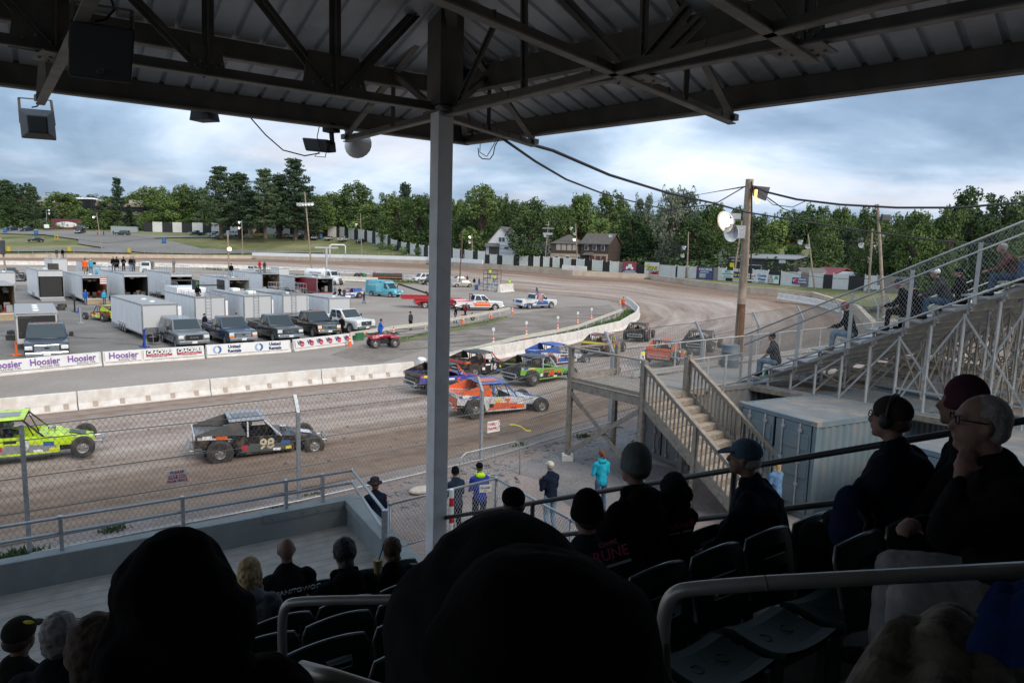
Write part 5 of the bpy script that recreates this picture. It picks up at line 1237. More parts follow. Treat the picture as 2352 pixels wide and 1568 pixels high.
    if door:
        for x in (-1,):
            mb=MB(); mb.box((x*(W2+.002),-1.6,zf+1.12),(.03,.85,1.95)); mb.build('side_door',M_TRIN,t_)
            mb=MB(); mb.box((x*(W2+.03),-1.1,zf+1.12),(.04,.08,2.0)); mb.box((x*(W2+.32),-1.14,zf+1.1),(.6,.05,1.9)); mb.build('open_door_leaf',skin,t_)
            for yy in (-L_*.55,-L_*.82): mb=MB(); mb.box((x*(W2+.004),yy,zf+1.5),(.03,.35,.35)); mb.build('side_window',M_GLASS,t_)
    if ladder:
        mb=MB()
        for x in (-.05,.4): mb.tube((x,.12,zf+.3),(x,.12,zt+.5),.02)
        for k in range(8): mb.tube((-.05,.12,zf+.45+k*.28),(.4,.12,zf+.45+k*.28),.015)
        mb.build('ladder',M_POL,t_)
    if rail:
        y0,y1,hh=rail; mb=MB(); P=[(-W2+.05,y0),(W2-.05,y0),(W2-.05,y1),(-W2+.05,y1)]
        for i in range(4):
            a=Vector((*P[i],zt)); b=Vector((*P[(i+1)%4],zt)); nn=max(2,int((b-a).length/.7))
            for k in range(nn): q=a.lerp(b,k/nn); mb.tube(q,q+Vector((0,0,hh)),.018,n=5)
            for dz in (hh,hh*.55): mb.tube(a+Vector((0,0,dz)),b+Vector((0,0,dz)),.018,n=5)
        mb.box((0,(y0+y1)/2,zt+.06),(Wd-.06,abs(y1-y0),.04)); mb.build('roof_railing',M_POL,t_)
    mb=MB(); mb.beam((-W2+.4,0,.42),(0,1.3,.42),.1,.12); mb.beam((W2-.4,0,.42),(0,1.3,.42),.1,.12); mb.tube((0,1.15,.0),(0,1.15,.75),.05)
    if not open_: mb.build('tow_frame',M_BLACK,t_)
    return t_
def trl(u,v,h,label,Wd=2.55,z=0,**k):
    """u,v: ground point below the near-left corner of the facing end"""
    p=G(u,v,z); right=hd(h-90); return trailer(label,p+right*Wd/2,h,Wd=Wd,**k)
t1=trl(38,806,144,'silver trailer with a black nose panel behind the navy pickup',L_=8.2,Ht=2.55,Wd=2.5,nose=I_BLK,door=False,vents=3)
text('lettering','Haulmark',.22,I_GRY,t1,(.75,.04,2.3),(R(90),0,R(180)),ext=.004)
t2=trl(328,782,138,'long white trailer with an open side door behind the grey pickup with a canopy',L_=10.3,Ht=2.8,Wd=2.6)
for k,(c_,y0) in enumerate(((I_GRY,-3.2),(I_GRY,-6.9))):
    mb=MB(); 
    for j in range(7): mb.box((-1.306,y0-.22*j,1.0+.07*j+.1*(j%2)),(.008,.2,.09))
    mb.build('chequered_swoosh',c_,t2)
mb=MB(); mb.quad((-1.307,-.4,.55),(-1.307,-10.,.55),(-1.307,-10.,.66),(-1.307,-.4,.66)); mb.build('reflective_strip',mat('reflective_red',(.4,.12,.1),.4),t2,fix=False)
t3=trl(449,760,138,'white trailer with a raised rear deck and railings, second in the front row',L_=9.,Ht=2.95,Wd=2.6,ladder=True,rail=(-.05,-4.6,.35),vents=0)
mb=MB(); mb.box((0,-7.0,3.2),(2.55,4.,.55)); mb.build('raised_deck',M_TRW,t3); mb=MB()
for i in range(9):
    for x in (-1.2,1.2): mb.tube((x,-5.1-i*.48,3.45),(x,-5.1-i*.48,3.95),.018,n=5)
for x in (-1.2,1.2): mb.tube((x,-5.1,3.95),(x,-9,3.95),.02,n=5)
mb.tube((-1.2,-9,3.95),(1.2,-9,3.95),.02,n=5); mb.build('deck_railing',M_POL,t3)
t4=trl(561,755,138,'white trailer with two roof air conditioners, third in the front row',L_=8.6,Ht=3.0,Wd=2.6,ladder=True,vents=0)
for yy in (-1.8,-5.8): mb=MB(); mb.box((0,yy,3.2),(.75,1.1,.32)); mb.build('air_conditioner',M_WHITE,t4,bevel=.08,auto=40)
t5=trl(650,741,138,'white trailer with a tall railed viewing platform, fourth in the front row',L_=9.3,Ht=2.75,Wd=2.6,ladder=True,rail=(-.1,-3.6,1.1),vents=1)
t6=trl(755,737,138,'low white trailer beside the white pickup, last in the front row',L_=6.6,Ht=2.35,Wd=2.5,vents=1)
o1=trl(89.5,690,138,'tall trailer with a black lined open rear and a raised white flap',L_=9.5,Ht=3.7,Wd=2.7,open_=True,lid=.75,door=False,zf=.3); mb=MB(); mb.box((0,-.12,1.6),(2.3,.05,2.5)); mb.build('black_curtain',I_BLK,o1)
mb=MB(); mb.box((-.5,-1.2,4.1),(1.0,1.2,.8)); mb.build('roof_box',M_TRIN,o1)
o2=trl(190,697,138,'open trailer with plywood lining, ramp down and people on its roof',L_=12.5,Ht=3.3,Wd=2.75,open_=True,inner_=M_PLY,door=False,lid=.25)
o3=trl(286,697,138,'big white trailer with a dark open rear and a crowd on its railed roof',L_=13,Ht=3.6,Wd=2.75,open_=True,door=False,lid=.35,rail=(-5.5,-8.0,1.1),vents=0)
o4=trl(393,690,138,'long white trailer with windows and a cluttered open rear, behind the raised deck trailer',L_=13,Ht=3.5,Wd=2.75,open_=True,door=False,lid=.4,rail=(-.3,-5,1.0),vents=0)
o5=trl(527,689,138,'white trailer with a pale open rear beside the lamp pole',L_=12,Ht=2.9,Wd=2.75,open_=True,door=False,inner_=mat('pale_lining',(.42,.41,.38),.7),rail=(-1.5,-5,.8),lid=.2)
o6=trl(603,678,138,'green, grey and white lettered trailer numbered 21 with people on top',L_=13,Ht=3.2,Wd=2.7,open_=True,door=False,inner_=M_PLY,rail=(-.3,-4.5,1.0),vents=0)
mb=MB(); mb.quad((-1.362,-.1,.6),(-1.362,-3.6,.6),(-1.362,-4.4,3.1),(-1.362,-.1,3.1)); mb.build('grey_graphic',mat('ink_slate',(.12,.14,.14),.5),o6,fix=False)
mb=MB(); mb.quad((-1.366,-3.6,.6),(-1.366,-4.0,.6),(-1.366,-4.8,3.1),(-1.366,-4.4,3.1)); mb.build('green_stripe',I_GRN,o6,fix=False)
text('lettering','21',1.3,ink('lime',(.2,.7,.3)),o6,(-1.375,-2.4,1.6),(R(90),0,R(-90)),ext=.01,bold=.03); text('lettering','GARY\nEDWARDS',.6,I_BLK,o6,(-1.375,-6.2,2.3),(R(90),0,R(-90)),ext=.01,bold=.01)
o7=trl(677,674,141,'small white trailer between the numbered trailer and the red one',L_=8,Ht=2.6,Wd=2.6,open_=True,door=False,inner_=M_PLY)
o8=trl(728,680,140,'dark red trailer with an open rear full of red gear',L_=9.5,Ht=2.7,Wd=2.6,open_=True,door=False,skin=M_TRR,roofm=M_TRF)
o9=trl(121,636,138,'grey trailer with two people standing on its roof, far left',L_=9,Ht=3.5,Wd=2.6,door=False,rail=(-.2,-4,1.0))
o10=trl(189,634,138,'small white trailer with a brown roof and dark open rear, beyond the plywood one',L_=6,Ht=2.9,Wd=2.6,open_=True,door=False,roofm=mat('brown_roof',(.18,.10,.08),.7))
o11=trl(-12,668,140,'rounded white trailer at the left edge behind the light pole',L_=5,Ht=2.6,Wd=2.5,door=False)
o12=trl(232,660,138,'white trailer with small windows squeezed behind the big open one',L_=9,Ht=3.3,Wd=2.6,door=True)
o13=trl(-40,735,138,'brown lined open trailer cut by the left edge',L_=8,Ht=3.2,Wd=2.6,open_=True,inner_=M_PLY,door=False)
o14=trl(640,642,141,'white van-sized trailer with a glass front behind the numbered trailer',L_=5,Ht=2.4,Wd=2.4,door=False)
# extra pickups between trailers
vh('pickup',478,655,330,'black pickup parked behind the cluttered open trailer',C_BLACK,group='vehicles between the trailers')
vh('pickup',163,660,330,'white pickup parked beside the plywood lined trailer',C_WHITE,group='vehicles between the trailers')
vh('pickup',20,640,150,'black pickup at the far left behind the pole',C_BLACK,group='vehicles between the trailers')
vh('pickup',603,628,100,'white pickup seen over the roof of the numbered trailer',C_WHITE,group='vehicles between the trailers')
# ================================================================ RACE CARS (dirt modifieds)
def modified(label,loc,h,ca,cb,cc,num='7',numc=None,roofc=None,s=1.,group='dirt modified race cars on the track',z=0,spoil=None,cat='race car',pitch=0.,sig=None):
    t_=thing('race_car',label,cat,loc,h,group,s)
    numc=numc or I_WHT; roofc=roofc or ca; spoil=spoil or cb
    t_.rotation_euler=(R(pitch),0,rz(h))
    W2=.82
    # chassis pan
    mb=MB(); mb.box((0,-.1,.3),(1.2,3.6,.12)); mb.build('chassis',M_BLACK,t_)
    # side panels with rear wheel cutout
    for x in (-1,1):
        P=[(1.05,.24),(1.05,.72),(.35,.84),(-.45,.86),(-.95,.93),(-2.15,1.06),(-2.2,.62),(-1.86,.58),(-1.72,.82),(-1.1,.82),(-.92,.5),(-.85,.24)]
        mb=MB(); mb.prism(P,'x',x*W2,x*(W2-.03),0); dp=mb.build('door_panel',[ca],t_)
        mb=MB(); mb.prism([(.95,.30),(.95,.5),(-.4,.62),(-.8,.32)],'x',x*(W2+.002),x*(W2+.012)); mb.build('side_graphic',cb,dp)
        mb=MB(); mb.prism([(-1.05,.86),(-2.1,1.0),(-2.1,.9),(-1.0,.84)],'x',x*(W2+.002),x*(W2+.012)); mb.build('side_stripe',cc,dp)
        text('lettering',num,.5,numc,dp,(x*(W2+.022),.1,.55),(R(90),0,R(90*x)),ext=.008,bold=.015,shear=.1)
        for q,(yy,zz_,ww,hh) in enumerate(((.75,.56,.3,.14),(.45,.34,.26,.09),(-.3,.72,.34,.1),(-1.35,.92,.36,.1),(-1.8,.96,.3,.12),(-.62,.5,.2,.16),(.85,.36,.2,.1))):
            mb=MB(); mb.box((x*(W2+.016),yy,zz_),(.008,ww,hh),0,Matrix.Rotation(R(-4+q),3,'X')); mb.build('sponsor_decal',(I_WHT,I_RED,I_YEL,I_BLU,I_WHT,I_BLK,I_ORG)[(q+len(num)+ord(num[0]))%7],dp)
        # sail panel rear
        mb=MB(); mb.prism([(-.55,.92),(-.75,1.40),(-1.05,1.40),(-2.15,1.08),(-2.15,1.05)],'x',x*(W2-.01),x*(W2-.035)); mb.build('sail_panel',cb,t_)
        # front post
        mb=MB(); mb.beam((x*(W2-.03),.62,.80),(x*(W2-.06),.05,1.42),.05,.05); mb.beam((x*(W2-.03),-.5,.86),(x*(W2-.05),-.5,1.4),.05,.05); mb.build('window_post',cc,t_)
    # roof
    mb=MB(); V=[(-.78,.12,1.43),(.78,.12,1.43),(.78,-1.1,1.42),(-.78,-1.1,1.42)]
    mb.add([*V,*[(a,b,c+.035) for a,b,c in V]],[(0,1,2,3),(7,6,5,4),(0,4,5,1),(1,5,6,2),(2,6,7,3),(3,7,4,0)]); rf=mb.build('roof',roofc,t_,bevel=.01)
    mb=MB(); mb.box((0,-.5,1.472),(.7,.9,.006)); mb.build('roof_panel',cb,rf)
    # rear deck and spoiler
    mb=MB(); mb.add([(-W2+.04,-1.05,.92),(W2-.04,-1.05,.92),(W2-.04,-2.2,1.02),(-W2+.04,-2.2,1.02),(-W2+.04,-1.05,.88),(W2-.04,-1.05,.88),(W2-.04,-2.2,.98),(-W2+.04,-2.2,.98)],[(0,1,2,3),(7,6,5,4),(0,4,5,1),(2,6,7,3),(1,5,6,2),(0,3,7,4)]); mb.build('rear_deck',cb,t_)
    mb=MB(); mb.box((0,-2.2,.99),(1.66,.03,.16)); mb.box((0,-2.19,.62),(1.5,.02,.5),1); mb.build('rear_spoiler',[spoil,cb],t_)
    mb=MB(); mb.tube((-.6,-2.35,.45),(.6,-2.35,.45),.03); mb.tube((-.6,-2.35,.65),(.6,-2.35,.65),.03)
    for x in (-.6,.6): mb.tube((x,-2.35,.45),(x,-2.35,.65),.03); mb.tube((x,-2.35,.5),(x,-1.8,.45),.03)
    mb.build('rear_bumper',M_STEEL,t_)
    # bonnet and nose
    mb=MB(); mb.add([(-.6,1.0,.78),(.6,1.0,.78),(.36,2.0,.55),(-.36,2.0,.55),(-.6,1.0,.4),(.6,1.0,.4),(.36,2.05,.3),(-.36,2.05,.3)],[(0,1,2,3),(7,6,5,4),(0,4,5,1),(2,6,7,3),(1,5,6,2),(0,3,7,4)]); bn=mb.build('bonnet',ca,t_,bevel=.03,auto=40)
    mb=MB(); mb.box((0,1.55,.688),(.5,.5,.01),0,Matrix.Rotation(R(-13),3,'X')); mb.build('bonnet_graphic',cc,bn)
    mb=MB(); mb.add([(-W2+.02,.45,.83),(W2-.02,.45,.83),(W2-.05,1.05,.75),(-W2+.05,1.05,.75)],[(0,1,2,3)]); mb.build('cowl',ca,t_)
    mb=MB(); mb.tube((0,.8,.78),(0,.8,.95),.12,n=12); mb.build('air_cleaner',M_CHROME,t_)
    mb=MB(); mb.tube((-.45,2.3,.32),(.45,2.3,.32),.03); mb.tube((-.45,2.3,.5),(.45,2.3,.5),.03)
    for x in (-.45,.45): mb.tube((x,2.3,.3),(x,2.3,.52),.03); mb.tube((x*.8,1.7,.4),(x,2.3,.4),.03)
    mb.tube((-.85,1.72,.36),(.85,1.72,.36),.035); mb.tube((-.3,1.2,.35),(-.8,1.72,.36),.02); mb.tube((.3,1.2,.35),(.8,1.72,.36),.02); mb.tube((-.95,-1.42,.42),(.95,-1.42,.42),.05)
    mb.build('front_axle_and_bumper',M_STEEL,t_)
    # cage and driver
    mb=MB()
    for x in (-.6,.6): mb.path([(x,.45,.5),(x,.1,1.36),(x,-.9,1.36),(x,-1.2,.6)],.022,6); mb.tube((x,-.5,.5),(x,-.5,1.36),.022)
    mb.tube((-.6,.1,1.36),(.6,.1,1.36),.022); mb.tube((-.6,-.9,1.36),(.6,-.9,1.36),.022); mb.tube((-.6,-.5,1.0),(.6,-.9,1.3),.022); mb.build('roll_cage',M_BLACK,t_)
    mb=MB(); mb.box((-.1,-.62,.72),(.5,.1,.7)); mb.box((-.1,-.4,.45),(.5,.5,.12)); mb.build('seat',M_BLACK,t_,bevel=.03)
    dr=thing('person','helmeted driver in the '+' '.join(label.split()[:12]),'person',loc,h,'race drivers'); dr.rotation_euler=t_.rotation_euler; dr.scale=(s,s,s)
    mb=MB(); mb.cap((-.1,-.48,.55),(-.1,-.45,.85),.17,.16); mb.cap((-.26,-.42,.88),(-.2,-.1,.8),.05); mb.cap((.06,-.42,.88),(.02,-.1,.8),.05); mb.cap((-.1,-.44,.9),(-.1,-.42,1.02),.06)
    me=modmesh(mb.mesh('torso',C_CHAR),[('REMESH',dict(mode='VOXEL',voxel_size=.035)),('SMOOTH',dict(factor=.5,iterations=3))]); me.materials.clear(); me.materials.append(cloth('race_suit',(.04,.04,.06))); link('race_suit',me,dr)
    mb=MB(); mb.ell((-.1,-.40,1.12),(.13,.15,.14),14,10); mb.build('helmet',numc if numc is not I_BLK else I_WHT,dr,smooth=True); mb=MB(); mb.box((-.1,-.27,1.12),(.16,.03,.06)); mb.build('visor',M_GLASS,dr)
    for x in (-1,1):
        wheel(t_,x*.92,-1.42,.43,.40,.42,rimm=M_RIM); wheel(t_,x*.95,1.72,.36,.28,.5,rimm=M_RIM)
    return t_
def mc(u,v,h,label,*a,z=.5,back=0,**k):
    p=G(u,v,z); return modified(label,p,h,*a,**k)
p_=lambda n,c: mat('paint_race_'+n,c,.4,var=.12,scale=3,dirt=(.2,.145,.11),damt=.75,dscale=3.5,coat=.25)
FL_=p_('fluo',(.55,.80,.02)); RB=p_('black',(.012,.012,.014)); RW=p_('white',(.62,.63,.66)); RBL=p_('blue',(.02,.10,.42)); RO=p_('orange',(.80,.12,.02)); RR=p_('red',(.50,.03,.03)); RGR=p_('green',(.20,.50,.06)); RG=p_('grey',(.25,.26,.28)); RCR=p_('cream',(.62,.55,.38)); RPU=p_('violet_blue',(.05,.05,.35)); RBR=p_('brown_red',(.28,.06,.05))
mc(58,1046,60,'fluorescent yellow race car leaving through the left edge',FL_,RG,RB,num='3',numc=RW,roofc=FL_,z=.62,s=.97)
mc(598,1040,62,'black and silver race car passing in front of the stand',RB,p_('dark_silver',(.09,.095,.10)),RW,num='98',numc=RCR,roofc=RG,z=.62,spoil=RW,s=.95)
mc(1140,945,64,'white, blue and orange race car nearest the crowd barrier',RW,RO,RBL,num='7',numc=RO,roofc=RBL,z=.7,spoil=RW)
mc(1030,893,54,'violet blue race car half hidden by the grey column',RPU,RB,RO,num='5',numc=RO,roofc=RB,z=.35)
mc(1110,858,50,'black and red race car sliding close to the inner wall',RB,RB,RR,num='16',numc=RW,roofc=RB,z=.2,spoil=RR)
mc(1238,873,48,'black race car with green and orange stripes beside the white and blue one',RGR,RB,RW,num='58',numc=RO,roofc=RB,z=.55)
mc(1280,836,52,'white and blue race car numbered 97 near the inner wall',RW,RBL,RG,num='97',numc=RB,roofc=RBL,z=.2)
mc(1385,810,28,'brown red race car with yellow stripe entering the bend',RBR,RB,I_YEL,num='4',numc=I_YEL,roofc=RBR,z=.35,spoil=I_YEL)
mc(1468,778,20,'black and orange race car at the apex of the bend',RB,RB,RO,num='1',numc=RO,roofc=RB,z=.3)
mc(1535,828,30,'race car with a bright orange rear panel behind the walkway railing',RG,RO,RB,num='9',numc=RO,roofc=RG,z=.85,spoil=RO)
mc(1612,802,28,'black race car with silver rear behind the tall walkway posts',RB,RB,RG,num='2',numc=RW,roofc=RB,z=.9)
GP2='race cars parked in the pits'
mc(44,645,150,'dark grey race car parked at the far left of the pits',RB,RG,RB,num='8',numc=RW,z=0,group=GP2)
mc(350,652,150,'lime green stock car parked between the trailers',RGR,RGR,RB,num='6',numc=RW,z=0,group=GP2)
mc(800,684,235,'white race car with a blue roof parked behind the red trailer',RW,RBL,RG,num='5',numc=RR,roofc=RBL,z=0,group=GP2)
# ================================================================ POLES, LAMPS, WIRES
M_POLE=mat('utility_pole_wood',(.31,.25,.195),.9,var=.25,scale=3,dirt=(.17,.10,.055),dscale=.6,damt=.5,bump=.5,bscale=15)
M_POLED=mat('creosoted_pole_wood',(.12,.085,.06),.9,var=.3,scale=3)
M_REFL=mat('lamp_reflector',(.78,.78,.77),.4,.1,var=.05)
M_LIT=mat('lit_lamp',(1,.9,.7),.5,emit=(1,.8,.55),es=4.5)
M_LITG=mat('lit_lamp_green',(.8,1,.6),.5,emit=(.75,1,.35),es=3.)
POLES={}
def pole(label,ub,vb,ut,vt,z=0,base=None,r0=.17,r1=.12,m=M_POLE,grp='utility and light poles'):
    b=base if base is not None else G(ub,vb,z); t=D(ut,vt,b.y)
    t_=thing('utility_pole',label,'pole',b,0,grp); mb=MB(); q=t-b; n=6
    pts=[Vector((0,0,-.3))]+[q*(i/n)+Vector((math.sin(i*2.1)*.02,0,0)) for i in range(1,n)]+[q]
    mb.path(pts,[r0+(r1-r0)*i/n for i in range(n+1)],10); mb.build('pole_shaft',m,t_,auto=50); POLES[label]=(b,t); return t_,q
def dome(par,loc,dirv,r=.35,lit=None,name='flood_lamp',arm=True):
    d=Vector(dirv).normalized(); rot=Vector((0,0,1)).rotation_difference(d).to_matrix(); mb=MB()
    mb.lathe([(r*.22,-r*.95),(r*.3,-r*.9),(r*.55,-r*.55),(r*.85,-r*.15),(r,.12*r),(r*1.03,.14*r),(r*.97,.12*r),(r*.8,-.12*r),(r*.5,-.48*r),(0,-.6*r)],18,0,loc,rot)
    mb.lathe([(0,-r*1.5),(r*.24,-r*1.5),(r*.26,-r*.9),(0,-r*.9)],10,1,loc,rot)
    o=mb.build(name,[M_REFL,M_STEEL],par,auto=40)
    if lit: mb=MB(); mb.ell(Vector(loc)-d*r*.1,r*.55,12,8); mb.build('bulb',lit,o,smooth=True)
    return o
# big pole by the bleachers
b=Vector((18.2/54.2*27.6,27.6,1.0)); b=D(1696,815,27.6); b.z=1.0
t_,q=pole('tall weathered pole with two big flood lamps behind the bleacher walkway',0,0,1722,412,base=b,r0=.18,r1=.15)
dome(t_,D(1668,508,27.6)-b,(-.75,-.35,-.25),.42,M_LIT); dome(t_,D(1681,534,27.4)-b,(-.8,-.5,-.1),.36)
mb=MB(); mb.beam(D(1668,503,27.6)-b,D(1714,540,27.6)-b,.05,.05); mb.box(D(1686,497,27.5)-b,(.45,.3,.22)); mb.box(D(1698,533,27.4)-b,(.35,.4,.5)); mb.build('lamp_bracket',M_STEEL,t_)
mb=MB(); c=D(1740,446,27.5)-b; rot=Matrix.Rotation(R(20),3,'Y'); V=[Vector(p) for p in ((-.28,-.2,.32),(.42,-.2,.27),(.28,-.2,-.28),(-.22,-.2,-.1),(-.12,.25,.2),(.2,.25,.16),(.12,.25,-.12),(-.1,.25,-.02))]
mb.add([c+p for p in V],[(0,1,2,3),(7,6,5,4),(0,4,5,1),(1,5,6,2),(2,6,7,3),(3,7,4,0)]); mb.build('box_floodlight',C_CHAR,t_,bevel=.02)
mb=MB(); mb.tube(D(1737,436,27.2)-b,D(1735,460,27.2)-b,.045); mb.ell(D(1740,463,27.2)-b,.07,8,6); mb.build('lit_tube',mat('amber_glow',(1,.6,.1),.4,emit=(1,.5,.08),es=4.),t_)
mb=MB(); mb.path([q-Vector((0,.22,.1)),D(1727,520,27.3)-b,D(1724,640,27.3)-b],.03,6); mb.path([D(1690,550,27.3)-b,D(1697,568,27.3)-b,D(1700,600,27.3)-b,D(1693,635,27.3)-b],.012,5); mb.build('conduit',M_WIRE,t_)
mb=MB(); mb=MB(); mb.path([Vector((0,0,-.2)),q*.2,q*.38,q*.5],[.192,.185,.177,.168],12,cap=False); mb.build('creosote_stain',mat('stained_pole_base',(.12,.06,.035),.85,var=.4,scale=2,dirt=(.25,.15,.09),dscale=1.3,damt=.7),t_,auto=50)
P9={}
for lab,ub,vb,ut,vt,z,rr,m in (
 ('pale concrete-footed light pole with one lit lamp in the middle of the pits',527,664,523,530,0,.16,M_POLE),
 ('tall pole with a crossbar of flood lamps left of the column, beyond the pits',717,634,700,441,0,.2,M_POLE),
 ('pole at the left edge of the pits behind the silver trailer',19,655,1,545,0,.17,M_POLE),
 ('dark crooked pole between the saloons and the orange and white pickup',1055,653,1063.5,526,0,.15,M_POLED)):
    P9[lab]=pole(lab,ub,vb,ut,vt,z,r0=rr,r1=rr*.7,m=m)
t_,q=P9['pale concrete-footed light pole with one lit lamp in the middle of the pits']; b=t_.location.copy(); mb=MB(); mb.box((0,0,.5),(.8,.8,1.)); mb.build('footing',M_CONC,t_); dome(t_,D(527,572,b.y-.4)-b,(.3,-1,-.6),.38,M_LIT)
t_,q=P9['tall pole with a crossbar of flood lamps left of the column, beyond the pits']; b=t_.location.copy()
a=D(684,473,b.y-.5)-b;c=D(718,472,b.y-.5)-b; mb=MB(); mb.beam(a,c,.25,.25); mb.build('crossbar',M_STEEL,t_)
for i in range(6): dome(t_,a.lerp(c,i/5)+Vector((0,-.3,.4)),(-1+i*.4,-1,-.3),.42)
t_,q=P9['pole at the left edge of the pits behind the silver trailer']; b=t_.location.copy(); mb=MB(); mb.box(D(2,558,b.y-.3)-b,(.9,.6,.8)); mb.box(D(6,574,b.y-.3)-b,(.5,.5,1.4)); mb.build('equipment_box',C_CHAR,t_)
def hp(lab,ub,vb,ut,vt,lamps=(),r=.16,m=M_POLE):
    b=TP(ub,vb); t_,q=pole(lab,0,0,ut,vt,base=b,r0=r,r1=r*.7,m=m); s=b.y/150.
    for (u,v,dx,lit) in lamps: dome(t_,D(u,v,b.y-.5)-b,(dx,-.6,-.5),.45*max(1,s*.75),lit)
    return t_,b,q
hp('pole with two lit lamps on the grass bank below the pines',557,587,555,506,((549,511,-1,M_LIT),(549,524,-1,M_LIT)))
hp('leaning pole with one violet-white lamp by the gravel lot',232.6,579,222,491,((215,499,-1,mat('lit_lamp_violet',(1,1,1),.5,emit=(.8,.7,1),es=9.)),))
hp('leaning grey pole with a single reflector left of the column',833.5,590,828,490,((817,516,-1,None),))
hp('pale pole with a lit greenish lamp right of the column',1085,601,1084,537,((1079,545,-.5,M_LITG),(1079,556,.6,None)))
hp('utility pole with crossarms in front of the unfinished white house',1251,600,1260,509)
hp('dark pole with three reflectors in front of the brown house',1328.7,614,1322,514.5,((1311,525,-1,None),(1320,537,-.3,None),(1319,551,-.5,M_LITG)))
hp('grey pole with two small lamps between the sign panels',1578.7,638.8,1581.5,532,((1571,569,-1,None),(1568,587,-.4,None)))
hp('leaning slim pole half hidden behind the tall weathered pole',1686.7,628,1704,508)
hp('leaning pole with two lamps right of the dark flat-roofed shop',1873,664,1856,538,((1838,556,-1,None),(1855,566,-.6,None)))
t_,b,q=hp('wooden pole with a reflector lamp and a black box behind the bleacher railing',1994,672,2004,525,((1978,563,-1,None),),r=.2)
# pole in front of bleachers' far side
b=G(2031,738,1.0); t_,q=pole('tall grey pole rising behind the bleacher side rail',0,0,2016,469,base=b,r0=.2,r1=.14)
mb=MB(); mb.box(D(2034,499,b.y-.3)-b,(.9,.5,.7)); mb.build('box_floodlight',C_CHAR,t_,bevel=.05); mb=MB(); mb.beam(D(2018,486,b.y)-b,D(2032,492,b.y)-b,.05); mb.build('bracket',M_STEEL,t_)
# crossarms on the utility pole
o=[x for x in bpy.data.objects if x.get('label','').startswith('utility pole with crossarms')][0]; b=o.location.copy()
mb=MB(); y=b.y-.2
mb.beam(D(1246,524,y)-b,D(1273,525,y)-b,.18,.18); mb.beam(D(1253,516,y)-b,D(1262,517,y)-b,.12); mb.box(D(1258,537,y)-b,(2.4,.4,.5)); mb.box(D(1252,541,y)-b,(.6,.5,.9)); mb.build('crossarm',M_STEEL,o)
def wire(label,pts,r,n=6,sag=0,name='overhead_cable',seg=14,m=M_WIRE):
    P=[]
    for a,b in zip(pts,pts[1:]):
        for i in range(seg): k=i/seg; p=a.lerp(b,k); p=p-Vector((0,0,sag*4*k*(1-k))); P.append(p)
    P.append(pts[-1]); mb=MB(); mb.path(P,r,n); return tag(mb.build(name,m,smooth=True),label,'cable')
GW='overhead cables'
W1=[D(u,v,d) for u,v,d in ((1085,285,10.2),(1150,312,10.6),(1270,346,12),(1400,402,14),(1540,445,17),(1640,467,20),(1712,487,23.),(1850,510,25),(2000,532,26),(2150,552,27),(2360,568,28))]
wire('thick twin cable sagging from the roof corner past the weathered pole to the right edge',W1,.028,seg=4)
W2=[D(u,v,d) for u,v,d in ((1085,283,10.2),(1148,314,10.6),(1230,371,12.5),(1300,412,15),(1380,443,19),(1450,462,23),(1530,481,28),(1640,470,27.8),(1712,428,27.6))]
wire('thinner twisted cable from the roof corner to the top of the tall weathered pole',W2,.022,seg=4)
wire('bundled black cable from the pole top to the right edge above the bleachers',[D(u,v,d) for u,v,d in ((1726,426,27.6),(1760,441,26.5),(1830,458,25.5),(1930,470,24.5),(2060,477,24),(2200,477,23.5),(2360,464,23))],.04,seg=4)
wire('thin cable from the tall weathered pole left towards the brown house',[D(1716,428,27.7),D(1640,441,60),D(1560,455,110),D(1480,468,150)],.03,seg=4)
wire('string of small insulators between the poles over the houses',[D(u,v,150) for u,v in ((1262,512),(1320,507),(1380,497),(1440,490),(1500,487),(1560,485))],.07,seg=4)
wire('loose thin cable dipping below the bundled cable',[D(u,v,d) for u,v,d in ((1736,436,27.3),(1775,470,27),(1820,476,26),(1850,462,25.3))],.014,seg=6)
wire('thin cable running down from the pole to the far trees at the right',[D(1732,432,27.5),D(1800,480,45),D(1880,506,70),D(1990,505,110)],.03,seg=5)
wire('wire across the far right above the tree line',[D(1990,506,70),D(2100,508,60),D(2220,500,55),D(2360,493,50)],.03,seg=5)
for i,(a,b) in enumerate((((1030,465,140),(1170,490,120)),)): pass
for i,(p,q_) in enumerate((((1075,545,160),(1250,560,160)),((1251,545,160),(1690,575,140)),((1328,560,160),(1690,600,135)),((1700,590,120),(2000,640,100)),((1090,560,165),(1590,600,150)))):
    wire('faint wire strung between poles beyond the track, '+ordn(i)+' counted from above',[D(*p),D(*q_)],.035,sag=1.2,seg=10)
